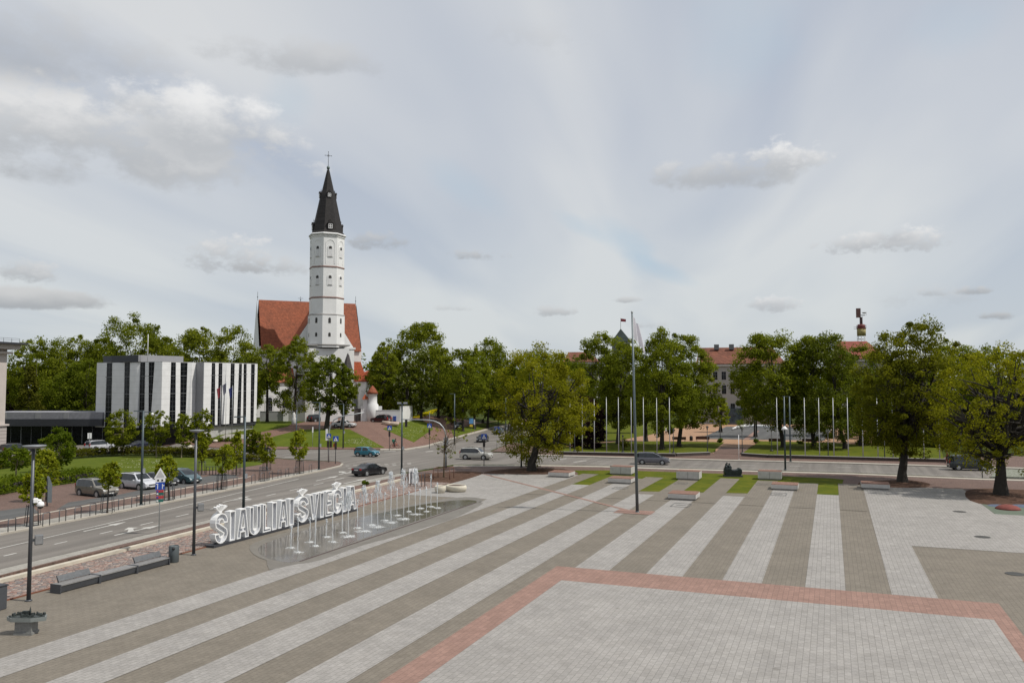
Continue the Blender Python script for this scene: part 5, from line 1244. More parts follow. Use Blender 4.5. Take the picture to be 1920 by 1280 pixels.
# park walls, lamps, benches
DWALL = mat('dark park wall', (.055, .04, .035), .85, var=.2); CAPM = mat('grey wall cap', (.30, .29, .27), .8)
wall_along('park_wall', DWALL, G(1046, 851.6), G(1266, 855.6), .45, .42, 'long dark low park wall behind the left row of flagpoles', 'wall', -.1, CAPM, 'low park walls')
wall_along('park_wall', DWALL, G(1268, 855), G(1330, 852.6), .45, .42, 'short dark low park wall left of the park entrance', 'wall', -.1, CAPM, 'low park walls')
wall_along('park_wall', DWALL, G(1391, 854.3), G(1440, 857.6), .45, .4, 'short dark park wall right of the park entrance', 'wall', -.1, CAPM, 'low park walls')
wall_along('park_wall', DWALL, G(1441, 857.8), G(1772, 866.3), .45, .42, 'long dark low park wall behind the right row of flagpoles', 'wall', -.1, CAPM, 'low park walls')
pl = [(1077.5, 847, 795, 'in front of the purple leaved tree'), (1168, 848, 815, 'between the sixth and seventh flagpole of the left row'), (1263, 850, 803, 'behind the right end of the left park wall'), (1326.6, 849.5, 798, 'on the left side of the park entrance'), (1350.6, 829, 787, 'at the end of the left entrance lawn'),
      (1392, 851, 801, 'on the right side of the park entrance'), (1416.6, 829, 789, 'at the end of the right entrance lawn'), (1447, 846, 803, 'left of the first flagpole of the right row'), (1553, 858, 808, 'in the middle of the right row of flagpoles'), (1659, 862, 808, 'left of the big right hand oak trunk')]
l0 = None
for px, pb, pt_, nm in pl:
    g = G(px, pb); h = zat(pt_, g) - g.z; lab = 'black park lamp, ' + nm
    if l0 is None:
        l0 = o = thing('park_lamp', lab, 'park lamp', g, 0, 'black park lamps')
        mb = MB().lathe([(.3, 0), (.3, .25), (.12, .35), (.075, .5), (.055, 4.3)], (0, 0, 0), 10); mb.build('pole', IRONB, o)
        MB().lathe([(.05, 4.3), (.1, 4.4), (.16, 4.85), (.04, 5.0), (.01, 5.1)], (0, 0, 0), 8).build('lantern', mat('lantern glass', (.10, .10, .09), .2), o)
        MB().lathe([(.22, 4.82), (.2, 4.88), (.05, 5.05)], (0, 0, 0), 8).build('lantern_cap', IRONB, o)
    else: o = copy_tree(l0); o.location = g; o['label'] = lab
    o.scale = (1, 1, h / 5.05)
    if nm.startswith('on the') or nm.startswith('behind'): pass
b0 = None
for px, py, lab in ((1273.5, 828, 'dark red park bench left of the park litter bin'), (1317.5, 827.5, 'dark red park bench right of the park litter bin'), (1455, 831.5, 'dark red park bench behind the first flagpole of the right row'), (1518, 832, 'dark red park bench in the tree shade right of the park entrance')):
    g = G(px, py)
    if b0 is None:
        b0 = o = thing('park_bench', lab, 'bench', g, face_cam(g), 'dark red park benches')
        MB().box((0, .3, .45), (2.6, .5, .07)).build('seat', WOOD2, o); MB().box((0, .02, .72), (2.6, .06, .5)).build('backrest', WOOD2, o)
        for x in (-1.1, 1.1): MB().box((x, .25, .25), (.1, .5, .5)).build('leg', IRONB, o)
    else: o = copy_tree(b0); o.location = g; o['label'] = lab
    o.rotation_euler = (0, 0, face_cam(g))
g = G(1296, 826.5); o = thing('park_bin', 'small dark litter bin between two dark red park benches', 'litter bin', g); MB().lathe([(.28, .1), (.32, .15), (.32, .85), (.2, 1.0), (.02, 1.02)], (0, 0, 0), 12).build('body', IRONB, o); MB().tube([(0, 0, 0), (0, 0, .2)], .06, 6).build('foot', IRONB, o)
pts = [G(x, y) for x, y in ((1373, 806.5), (1382, 803), (1395, 801.3), (1412, 801.3), (1440, 802.5), (1465, 804))]
o = thing('basin_rim', 'long curved white rim on the dark paved square of the park', 'basin rim', pts[2]); MB().tube([p - pts[2] + Vector((0, 0, .35)) for p in pts], [.15, .35, .45, .5, .45, .4], 8).build('rim', mat('white stone rim', (.6, .6, .6), .7), o)
# tree guards
GUARD = mat('guard steel', (.05, .055, .06), .5, .4)
def guard(px, py, label, h=1.6, w=.55, m=GUARD):
    g = G(px, py); o = thing('tree_guard', label, 'tree guard', g, rzL, 'steel tree guards')
    mb = MB()
    for q in range(8): mb.tube([(w * cos(q * pi / 4), w * sin(q * pi / 4), 0), (w * .8 * cos(q * pi / 4), w * .8 * sin(q * pi / 4), h)], .022, 5)
    for z in (.25, h - .1):
        r = w * (1 - .2 * z / h); mb.tube([(r * cos(q * pi / 8), r * sin(q * pi / 8), z) for q in range(17)], .022, 5)
    mb.build('cage', m, o)
    MB().lathe([(.5, -.02), (.5, .01), (.1, .012)], (0, 0, 0), 12).build('grate', m, o)
for px, py, lab in ((61, 985, 'steel guard behind the far left disc lamp'), (201, 960, 'steel guard round the maple in front of the taupe car'), (316, 937, 'steel guard round the maple right of the direction signs'), (415, 917, 'steel guard round the maple behind the letters'), (378, 889, 'steel guard round the maple left of the bicycle racks'),
                    (443, 890, 'steel guard round the slender maple right of the bicycle racks'), (494, 901, 'empty looking steel guard on the kerb left of the last maple'), (500, 881, 'steel guard round the full maple by the lawn tip'), (561.5, 887, 'steel guard round the last maple before the crossing')): guard(px, py, lab)
g = G(832, 897); o = thing('sapling_rail', 'rusty square rail frame round the leafless young tree', 'rail frame', g, .2)
mb = MB()
for x in (-.95, .95):
    for y in (-.95, .95): mb.tube([(x, y, 0), (x, y, 1.25)], .04, 6)
for a_, b_ in (((-.95, -.95), (.95, -.95)), ((.95, -.95), (.95, .95)), ((.95, .95), (-.95, .95)), ((-.95, .95), (-.95, -.95))): mb.tube([(*a_, 1.25), (*b_, 1.25)], .04, 6)
mb.build('frame', mat('rusty rail', (.13, .06, .04), .8), o)
for i, (px, py) in enumerate(((343, 838.5), (356, 840), (380, 839), (404, 829))):
    g = G(px, py); o = MB().lathe([(.2, 0), (.42, .12), (.45, .3), (.3, .5), (.02, .55)], (0, 0, 0), 14).build('stone_ball', CRM, loc=g); tag(o, ('pale stone ball, leftmost on the red forecourt', 'pale stone ball, second from the left on the red forecourt', 'pale stone ball, third from the left on the red forecourt', 'pale stone ball by the flagpoles on the red forecourt')[i], 'stone ball', 'stone balls on the forecourt')
g = G(551, 795.5); o = MB().lathe([(.5, 0), (.45, .5), (.6, 1.0), (.3, 1.5), (.35, 2.0), (.05, 2.5)], (0, 0, 0), 10).build('stone_statue', mat('white stone', (.5, .5, .48), .8, var=.15), loc=g); tag(o, 'small white stone statue on the hill lawn before the grey wall', 'statue')
# ------------------------------------------------------------------ vehicles
TYRE = mat('tyre rubber', (.018, .018, .018), .85); RIM = mat('alloy rim', (.42, .43, .44), .35, .6, .1); ARCH = mat('wheel arch black', (.012, .012, .012), .9)
CGL = glassmat('car window', (.018, .022, .026), .05); LAMP = mat('headlamp glass', (.62, .64, .66), .15, .2, .05); TAIL = mat('tail lamp red', (.32, .012, .012), .25); NUM = mat('number plate', (.6, .6, .58), .5); TRIMB = mat('black trim', (.025, .025, .027), .6)
def paint(name, c):
    if name in MATS: return MATS[name]
    m, nt, b = newmat(name); b.inputs['Base Color'].default_value = (*c, 1); b.inputs['Metallic'].default_value = .35 if max(c) < .4 else .1; b.inputs['Roughness'].default_value = .38
    b.inputs['Coat Weight'].default_value = .8; b.inputs['Coat Roughness'].default_value = .06
    tc = N(nt, 'ShaderNodeTexCoord'); nt.links.new(ramp(nt, noise(nt, tc.outputs['Object'], 2.5, 3), [(.3, mul(c, .92)), (.7, mul(c, 1.06))]), b.inputs['Base Color'])
    MATS[name] = m; return m
# side profiles: length, width, height, belt, [(x, top z)] from rear to front, rear/front window ends
TYPES = {
 'suv':   (4.70, 1.86, 1.72, 1.02, [(-1, .75), (-.985, 1.0), (-.93, 1.50), (-.86, 1.66), (-.5, 1.72), (0, 1.72), (.16, 1.66), (.42, 1.14), (.5, 1.06), (.86, .98), (.96, .84), (1, .62)]),
 'hatch': (3.80, 1.66, 1.50, .95, [(-1, .70), (-.98, .95), (-.90, 1.36), (-.78, 1.47), (-.3, 1.5), (.1, 1.48), (.25, 1.38), (.58, .98), (.66, .94), (.9, .82), (.97, .70), (1, .55)]),
 'sedan': (4.70, 1.80, 1.45, .95, [(-1, .66), (-.985, .92), (-.95, 1.02), (-.70, 1.04), (-.62, 1.08), (-.36, 1.40), (-.15, 1.45), (.08, 1.43), (.2, 1.36), (.46, .98), (.55, .95), (.88, .83), (.97, .70), (1, .52)]),
 'mpv':   (4.60, 1.82, 1.68, 1.0, [(-1, .70), (-.985, 1.0), (-.94, 1.48), (-.86, 1.62), (-.4, 1.68), (.05, 1.66), (.24, 1.52), (.66, 1.02), (.74, .97), (.93, .84), (.98, .68), (1, .52)]),
 'van':   (4.95, 1.92, 1.92, 1.12, [(-1, .75), (-.99, 1.1), (-.97, 1.70), (-.92, 1.87), (-.4, 1.92), (.2, 1.91), (.36, 1.82), (.62, 1.22), (.70, 1.12), (.93, .98), (.985, .80), (1, .55)]),
}
def interp(pts, x):
    for (a, b), (c, d) in zip(pts, pts[1:]):
        if x <= c: return b + (d - b) * (x - a) / (c - a + 1e-9)
    return pts[-1][1]
def car(px, py, typ, m, head, label, scale=1.0, door=True):
    """head: world angle the front points to"""
    L, Wd, Ht, belt, prof = TYPES[typ]; h = L / 2
    g = G(px, py, ZR) if not isinstance(px, Vector) else px
    o = thing({'suv': 'suv_car', 'hatch': 'hatchback_car', 'sedan': 'sedan_car', 'mpv': 'family_car', 'van': 'minivan'}[typ], label, 'car', g, head, None)
    xs = sorted(set([p[0] for p in prof] + [-.96, -.8, -.66, -.55, -.44, -.2, -.05, .1, .33, .62, .78, .92]))
    ws = lambda x: Wd / 2 * (1 - .16 * max(0, abs(x) - .72) ** 2 / .078 * .9)
    z0 = .22
    rows = []
    for x in xs:
        zt = interp(prof, x); w = ws(x); bz = min(belt, zt - .02); lo = z0 + (.12 * max(0, abs(x) - .85) / .15)
        k = max(0, (zt - belt)) / (Ht - belt)
        wr = w * (1 - .20 * k)
        rows.append([(x * h, -w * .86, lo), (x * h, -w * .985, lo + .16), (x * h, -w, bz * .72), (x * h, -w * .97, bz), (x * h, -wr * .97, zt - .05 if k > .1 else zt - .012), (x * h, -wr * .82, zt), (x * h, 0, zt + .015 * (k > .3)),
                     (x * h, wr * .82, zt), (x * h, wr * .97, zt - .05 if k > .1 else zt - .012), (x * h, w * .97, bz), (x * h, w, bz * .72), (x * h, w * .985, lo + .16), (x * h, w * .86, lo)])
    K = 13; V = [p for r_ in rows for p in r_]
    body = MB(); body.v = V[:]
    glass = {'windscreen': [], 'rear_window': [], 'side_window': []}
    zt_ = [interp(prof, x) for x in xs]
    roofx = [x for x, z in zip(xs, zt_) if z > Ht - .12]; fr, rr = max(roofx), min(roofx)
    wfront = min(x for x in xs if x > fr and interp(prof, x) <= belt + .14); wrear = max([x for x in xs if x < rr and interp(prof, x) <= belt + .10] or [-1])
    for i in range(len(xs) - 1):
        a, b = xs[i], xs[i + 1]; mid = (a + b) / 2; zm = interp(prof, mid)
        for k in range(K - 1):
            f = (i * K + k, i * K + k + 1, (i + 1) * K + k + 1, (i + 1) * K + k); dest = None
            if k in (3, 8) and zm > belt + .22 and wrear + .02 < mid < wfront - .06 and not (min(abs(mid - q) for q in (-.21,)) < .06): dest = 'side_window'
            if k in (5, 6) and fr - .02 < a and b <= wfront + .001: dest = 'windscreen'
            if k in (5, 6) and b <= rr + .02 and a >= wrear - .001 and zm > belt + .05: dest = 'rear_window'
            if dest: glass[dest].append(f)
            else: body.f.append(f); body.m.append(0); body.sm.append(k not in (3, 8))
        body.f.append((i * K + 12, i * K, (i + 1) * K, (i + 1) * K + 12)); body.m.append(1); body.sm.append(False)
    body.f.append(tuple(range(K))); body.f.append(tuple((len(xs) - 1) * K + k for k in range(K))); body.m += [0, 0]; body.sm += [False, False]
    # dark sills and arches
    wb = (-.60 * h, .60 * h); rad = .33 if typ in ('hatch', 'sedan', 'mpv') else .37
    for x in wb:
        for sg in (-1, 1):
            w = ws(x / h)
            body.lathe([(rad + .07, -.02), (rad + .07, .012)], (x, sg * (w * .985), rad), 18, 1, False, 0, 1, 1, 'y')
    for sg in (-1, 1): body.box((0, sg * Wd / 2 * .965, .30), (L * .40, .06, .12), 0, 1)
    body.box((-h + .05, 0, .42), (.12, Wd * .82, .16), 0, 1); body.box((h - .04, 0, .38), (.1, Wd * .72, .16), 0, 1)
    body.build('body', [m, TRIMB], o)
    for nm, fl in glass.items():
        if not fl: continue
        for sg in ((-1, 1) if nm == 'side_window' else (0,)):
            q = MB(); q.v = V; q.f = [f for f in fl if sg == 0 or (V[f[0]][1] * sg > 0)]; q.m = [0] * len(q.f); q.sm = [nm != 'side_window'] * len(q.f)
            ob = q.build(nm, CGL, o)
            bm = bmesh.new(); bm.from_mesh(ob.data); bmesh.ops.delete(bm, geom=[v for v in bm.verts if not v.link_faces], context='VERTS'); bm.to_mesh(ob.data); bm.free()
    wheel = None
    for x in wb:
        for sg in (-1, 1):
            y = sg * (ws(x / h) - .09)
            t = MB().lathe([(rad * .6, -.1), (rad * .93, -.11), (rad, -.07), (rad, .07), (rad * .93, .11), (rad * .6, .1)], (x, y, rad), 20, 0, True, 0, 1, 1, 'y').build('wheel', TYRE, o)
            MB().lathe([(.05, sg * .118), (rad * .15, sg * .112), (rad * .62, sg * .104), (rad * .66, sg * .09), (rad * .66, 0)], (x, y, rad), 20, 0, False, 0, 1, 1, 'y').build('rim', RIM, t)
    for sg in (-1, 1):
        w = ws(.93)
        MB().box((.955 * h, sg * w * .72, interp(prof, .955) - .13), (.16, w * .42, .15), -sg * .35, 0, .03).build('headlight', LAMP, o)
        zt = interp(prof, -.985); MB().box((-.985 * h, sg * ws(-.98) * .8, min(zt, belt) - .06 if typ == 'sedan' else belt), (.1, .3, .2 if typ == 'sedan' else .42), 0, 0, .02).build('tail_light', TAIL, o)
        xm = (wfront - .13) * h; MB().box((xm, sg * (ws(.2) + .1), belt + .05), (.13, .22, .15), 0, 0, .03).build('mirror', m, o)
    MB().box((h + .005, 0, .46), (.03, .52, .12)).build('number_plate', NUM, o); MB().box((-h - .005, 0, .72 if typ != 'sedan' else .78), (.03, .52, .12)).build('number_plate', NUM, o)
    MB().box((h - .01, 0, .62), (.04, Wd * .42, .12)).build('grille', TRIMB, o)
    if typ in ('suv',):
        for sg in (-1, 1): MB().tube([(-.7 * h, sg * .58, Ht), (-.66 * h, sg * .58, Ht + .05), (-.02 * h, sg * .58, Ht + .05), (.02 * h, sg * .58, Ht - .01)], .025, 6).build('roof_rail', TRIMB, o)
    return o
def hd(a, b):
    p, q = G(*a), G(*b); return atan2((q - p).y, (q - p).x)
hT = hd((1010, 863), (1600, 878)); hL = hd((120, 1016), (560, 908)); hP = hd((148, 935), (190, 940)); hS = hd((0, 856), (150, 845)); hA = hd((1000, 800), (900, 836))
car(688, 855.5, 'hatch', paint('teal paint', (.02, .17, .24)), hT - .12, 'teal hatchback crossing the junction to the right')
car(693, 890, 'sedan', paint('black paint', (.012, .012, .016)), hL - .35, 'black sedan driving away past the fountain, tail lights towards us')
car(893, 861, 'suv', paint('silver beige paint', (.46, .45, .41)), hT, 'pale silver estate car crossing the junction behind the leafless young tree')
car(1224, 870, 'mpv', paint('grey violet paint', (.16, .16, .19)), hT, 'grey family van driving on the street behind the flagpole')
car(1818, 881, 'van', paint('dark blue grey paint', (.025, .035, .042)), hT, 'dark minivan half hidden by the right hand oak')
car(905, 828, 'sedan', paint('black paint', (.012, .012, .016)), hA, 'black car coming towards the junction behind the crossing post')
car(935, 813, 'sedan', paint('blue grey paint', (.16, .20, .24)), hA, 'blue grey car behind the black one, coming towards the junction')
car(645, 801, 'sedan', paint('white paint', (.70, .70, .70)), hT + .15, 'white car parked on the red paving behind the hill lawn tree trunk')
car(596, 791, 'suv', paint('black green paint', (.02, .022, .024)), hT + 1.2, 'black off-roader by the grey churchyard wall')
car(714, 792, 'suv', paint('maroon paint', (.075, .012, .018)), hT + pi - .25, 'maroon off-roader parked by the white churchyard wall')
car(181, 930, 'suv', paint('taupe paint', (.20, .185, .155)), hP, 'taupe off-roader parked beside the fenced maple, nearest the left edge')
car(259, 917, 'suv', paint('silver paint', (.52, .53, .56)), hP, 'silver off-roader parked behind the tall column with the camera')
car(304, 911, 'hatch', paint('dark grey paint', (.035, .04, .045)), hP, 'dark grey hatchback parked between the silver and the teal cars')
car(342, 906, 'mpv', paint('dull teal paint', (.06, .115, .13)), hP, 'dull teal family van parked at the right end of the car park')
car(30, 851, 'suv', paint('black paint', (.012, .012, .016)), hS, 'black car on the side road at the far left')
car(187, 843.5, 'suv', paint('silver paint', (.52, .53, .56)), hS, 'silver car on the side road behind the hedge')
car(486, 850, 'hatch', paint('black paint', (.012, .012, .016)), hS, 'dark car on the side road behind the young trees')
car(262, 841, 'sedan', paint('dark navy paint', (.01, .012, .03)), hS + pi, 'dark navy car before the entrance of the white office block')
car(860, 803, 'hatch', paint('dark grey paint', (.035, .04, .045)), hA + .3, 'dark grey car parked under the street trees by the blue board')
car(948, 784, 'van', paint('off white paint', (.5, .5, .52)), hA, 'white van far up the street under the trees')
car(G(1343, 789), 0, 'hatch', paint('dark navy paint', (.01, .012, .03)), hT + pi, 'dark navy car parked in front of the cream school')

# ------------------------------------------------------------------ people
SKIN = mat('skin', (.42, .25, .18), .6, var=.05)
def skinned(name, chains, mats, parent, mat_of):
    """one continuous body grown on a skeleton: chains = [[(point, radius), ...], ...] sharing points"""
    verts = []; edges = []; rad = []; idx = {}
    for ch in chains:
        prev = None
        for p, r in ch:
            k = tuple(round(c, 4) for c in p)
            if k not in idx: idx[k] = len(verts); verts.append(p); rad.append(r)
            if prev is not None: edges.append((prev, idx[k]))
            prev = idx[k]
    me = bpy.data.meshes.new(name); me.from_pydata(verts, edges, []); ob = bpy.data.objects.new(name, me); COL.objects.link(ob)
    sk = ob.modifiers.new('skin', 'SKIN'); me.skin_vertices[0].data[0].use_root = True
    for i, r in enumerate(rad): me.skin_vertices[0].data[i].radius = (r, r)
    sb = ob.modifiers.new('sub', 'SUBSURF'); sb.levels = 1; sb.render_levels = 1
    dg = bpy.context.evaluated_depsgraph_get(); m2 = bpy.data.meshes.new_from_object(ob.evaluated_get(dg))
    bpy.data.objects.remove(ob); bpy.data.meshes.remove(me)
    m2.name = name
    for m in mats: m2.materials.append(m)
    for f in m2.polygons: f.material_index = mat_of(f.center); f.use_smooth = True
    o2 = bpy.data.objects.new(name, m2); COL.objects.link(o2); o2.parent = parent; return o2
def head_parts(o, c, hair, facing=(1, 0)):
    f = Vector((facing[0], facing[1], 0))
    MB().ball((c[0] - f.x * .02, c[1] - f.y * .02, c[2] + .035), .112, 12, 0, 1.05).build('hair', hair, o)
    mb = MB(); s = Vector((-f.y, f.x, 0))
    for q in (-1, 1): mb.ball(Vector(c) + f * .095 + s * .035 * q + Vector((0, 0, .005)), .013, 6)
    mb.build('eye', BLACK, o); MB().ball(Vector(c) + f * .112 + Vector((0, 0, -.02)), .018, 6, 0, 1.4).build('nose', SKIN, o)
def walker_person(px, py, head, jacket, trousers, hair, label, name='person'):
    g = G(px, py); o = thing(name, label, 'person', g, head)
    P = (0, 0, .93)
    ch = [[(P, .13), ((.0, 0, 1.12), .13), ((.01, 0, 1.33), .15), ((.02, 0, 1.46), .10), ((.03, 0, 1.52), .055), ((.04, 0, 1.60), .09), ((.04, 0, 1.70), .085)]]
    for s, ph in ((-1, .22), (1, -.2)):
        ch.append([(P, .13), ((.02, s * .1, .86), .105), ((.02 + ph * .6, s * .1, .48), .07), ((ph * 1.1 - .04, s * .1, .09), .045), ((ph * 1.1 + .12, s * .11, .04), .04)])
        ch.append([((.01, 0, 1.33), .15), ((.01, s * .19, 1.38), .065), ((-ph * .5, s * .24, 1.10), .05), ((-ph * .7 + .1, s * .24, .88), .038), ((-ph * .7 + .15, s * .235, .78), .03)])
    def mo(c):
        if c.z > 1.49 or (abs(c.y) > .19 and c.z < .86 and c.z > .6): return 0
        return 1 if c.z > .9 or (abs(c.y) > .19 and c.z > .6) else 2
    skinned('body', ch, [SKIN, jacket, trousers], o, mo); head_parts(o, (.05, 0, 1.665), hair); return o
HAIRD = mat('dark hair', (.02, .014, .01), .7)
walker_person(658.5, 786.5, hT + 1.2, mat('blue jacket', (.06, .10, .2), .8), mat('dark jeans', (.03, .035, .05), .8), HAIRD, 'person in a blue jacket walking by the church gate')
walker_person(1776.5, 868.5, hT + pi, mat('dark red jacket', (.14, .02, .025), .8), mat('black trousers', (.02, .02, .022), .8), HAIRD, 'person in a dark red jacket at the end of the low park wall')
walker_person(1248.5, 815, hT, mat('white shirt', (.65, .65, .66), .8), mat('black trousers', (.02, .02, .022), .8), HAIRD, 'person in a white top in the park behind the left row of flagpoles')
# cyclist: person and bicycle are two things
gb = G(740, 840.5); hc = hT - .05
o = thing('bicycle', 'red orange bicycle ridden on the red paving by the crossing', 'bicycle', gb, hc)
FR = mat('orange red frame', (.42, .06, .025), .4)
for x in (-.52, .52):
    w = MB().tube([(x + .34 * cos(q * pi / 12), 0, .35 + .34 * sin(q * pi / 12)) for q in range(25)], .034, 6).build('wheel', TYRE, o)
    mb = MB()
    for q in range(8): mb.tube([(x, 0, .35), (x + .32 * cos(q * pi / 4), 0, .35 + .32 * sin(q * pi / 4))], .006, 4)
    mb.build('spokes', RIM, w)
mb = MB()
for a_, b_ in (((-.52, .35), (-.08, .30)), ((-.08, .30), (-.22, .80)), ((-.22, .80), (-.52, .35)), ((-.22, .78), (.36, .82)), ((-.08, .30), (.36, .76)), ((.36, .92), (.52, .35))): mb.tube([(a_[0], 0, a_[1]), (b_[0], 0, b_[1])], .036, 6)
mb.build('frame', FR, o); MB().tube([(.36, -.26, 1.0), (.38, 0, .98), (.36, .26, 1.0)], .018, 6).build('handlebar', BLACK, o); MB().box((-.24, 0, .87), (.26, .14, .06), 0, 0, .02).build('saddle', BLACK, o)
mb = MB(); mb.tube([(-.08, -.12, .3), (-.08, .12, .3)], .03, 6); mb.box((.05, -.12, .18), (.1, .08, .02)); mb.box((-.2, .12, .42), (.1, .08, .02)); mb.build('pedals', BLACK, o)
c = thing('person', 'cyclist in dark clothes with a large green backpack, leaning over the handlebar', 'person', gb, hc)
P = (-.24, 0, .96)
ch = [[(P, .13), ((-.12, 0, 1.15), .13), ((.02, 0, 1.34), .14), ((.10, 0, 1.42), .09), ((.15, 0, 1.48), .05), ((.19, 0, 1.55), .085), ((.20, 0, 1.64), .08)]]
for s, (kx, kz, ax, az) in ((-1, (.12, .74, .0, .26)), (1, (.10, .88, -.2, .5))):
    ch.append([(P, .13), ((-.20, s * .1, .92), .1), ((kx, s * .11, kz), .068), ((ax, s * .12, az), .045), ((ax + .14, s * .12, az - .05), .04)])
    ch.append([((.02, 0, 1.34), .14), ((.05, s * .18, 1.36), .06), ((.18, s * .24, 1.13), .045), ((.33, s * .24, 1.04), .034), ((.38, s * .22, 1.01), .03)])
skinned('body', ch, [SKIN, mat('dark green jacket', (.015, .03, .028), .8), mat('black trousers', (.02, .02, .022), .8)], c, lambda p: 0 if p.z > 1.46 or (p.x > .3 and p.z > .95) else (1 if p.z > .98 else 2))
head_parts(c, (.21, 0, 1.6), HAIRD)
MB().box((-.26, 0, 1.33), (.34, .46, .5), 0, 0, .05).build('backpack', mat('green backpack', (.02, .16, .11), .7), c)
# ------------------------------------------------------------------ trees and shrubs
NP = np.random.RandomState(4)
BARK = mat('grey brown bark', (.055, .043, .033), .9, var=.35, scale=6, bump=.5); BARKD = mat('dark oak bark', (.03, .025, .02), .95, var=.35, scale=5, bump=.6); BARKL = mat('young pale bark', (.17, .14, .09), .85, var=.25, scale=6)
LEAVES = {
 'linden': leafmat('linden leaves', (0.079, 0.102, 0.0072), (0.270, 0.291, 0.0231)),
 'fresh':  leafmat('fresh maple leaves', (0.126, 0.155, 0.0072), (0.339, 0.349, 0.0275)),
 'oak':    leafmat('young oak leaves', (0.116, 0.125, 0.0054), (0.350, 0.325, 0.0193)),
 'oakd':   leafmat('dark oak leaves', (0.068, 0.080, 0.0054), (0.249, 0.242, 0.0165)),
 'chest':  leafmat('chestnut leaves', (0.058, 0.078, 0.0066), (0.201, 0.223, 0.0220)),
 'pale':   leafmat('pale birch leaves', (0.095, 0.120, 0.0084), (0.297, 0.310, 0.0303)),
 'dark':   leafmat('dark leaves', (0.061, 0.085, 0.0060), (0.212, 0.242, 0.0193)),
 'conifer': leafmat('thuja sprays', (0.042, 0.048, 0.0036), (0.138, 0.136, 0.0110), .3),
 'purple': leafmat('purple plum leaves', (.012, .006, .007), (.045, .018, .02)),
 'hedge':  leafmat('hedge leaves', (0.053, 0.060, 0.0042), (0.170, 0.160, 0.0165)),
 'green':  leafmat('bright shrub leaves', (0.053, 0.085, 0.0048), (0.180, 0.223, 0.0165)),
 'bloom':  leafmat('chestnut blossom', (.30, .31, .19), (.55, .55, .42)),
 'yellow': leafmat('yellow flowers', (.40, .34, .01), (.62, .52, .02)),
}
def leaf_cloud(centres, radii, per, size, flat=.75, up=.35, tone=None):
    """numpy: diamond leaves scattered round clump centres -> verts, tone per leaf"""
    n = len(centres); tot = n * per
    c = np.repeat(centres, per, 0); r = np.repeat(radii, per)[:, None]
    d = NP.normal(size=(tot, 3)); d /= np.linalg.norm(d, axis=1)[:, None] + 1e-9
    d *= (NP.rand(tot, 1) ** .45); d[:, 2] *= flat
    p = c + d * r
    nr = d * .8 + NP.normal(size=(tot, 3)) * .55; nr[:, 2] += up
    nr /= np.linalg.norm(nr, axis=1)[:, None] + 1e-9
    t = np.cross(nr, NP.normal(size=(tot, 3))); t /= np.linalg.norm(t, axis=1)[:, None] + 1e-9
    b = np.cross(nr, t)
    s = size * (.6 + .8 * NP.rand(tot, 1))
    v = np.empty((tot, 4, 3)); v[:, 0] = p - t * s; v[:, 1] = p - b * s * .6; v[:, 2] = p + t * s; v[:, 3] = p + b * s * .6
    ct = np.repeat(NP.rand(n), per) if tone is None else np.repeat(tone, per)
    tn = np.clip(.45 * ct + .55 * NP.rand(tot) , 0, 1)
    return v.reshape(-1, 3), tn
def leaf_mesh(name, parts, mats, parent):
    V = np.concatenate([p[0] for p in parts]); T = np.concatenate([p[1] for p in parts]); n = len(T)
    me = bpy.data.meshes.new(name); me.vertices.add(len(V)); me.vertices.foreach_set('co', V.astype(np.float32).ravel())
    me.loops.add(n * 4); me.loops.foreach_set('vertex_index', np.arange(n * 4, dtype=np.int32)); me.polygons.add(n)
    me.polygons.foreach_set('loop_start', np.arange(0, n * 4, 4, dtype=np.int32)); me.polygons.foreach_set('loop_total', np.full(n, 4, dtype=np.int32))
    mi = np.concatenate([np.full(len(p[1]), i, dtype=np.int32) for i, p in enumerate(parts)])
    for m in mats: me.materials.append(m)
    me.polygons.foreach_set('material_index', mi)
    at = me.attributes.new('tone', 'FLOAT', 'FACE'); at.data.foreach_set('value', T.astype(np.float32))
    me.update(calc_edges=True); o = bpy.data.objects.new(name, me); COL.objects.link(o); o.parent = parent; return o
def lump(seed, k=7):
    r = np.random.RandomState(seed); d = r.normal(size=(k, 3)); d /= np.linalg.norm(d, axis=1)[:, None]
    a = r.uniform(-.28, .30, k)
    def f(u): return 1 + (np.exp(-((1 - u @ d.T) / .16)) * a).sum(1)
    return f
NTREE = [0]
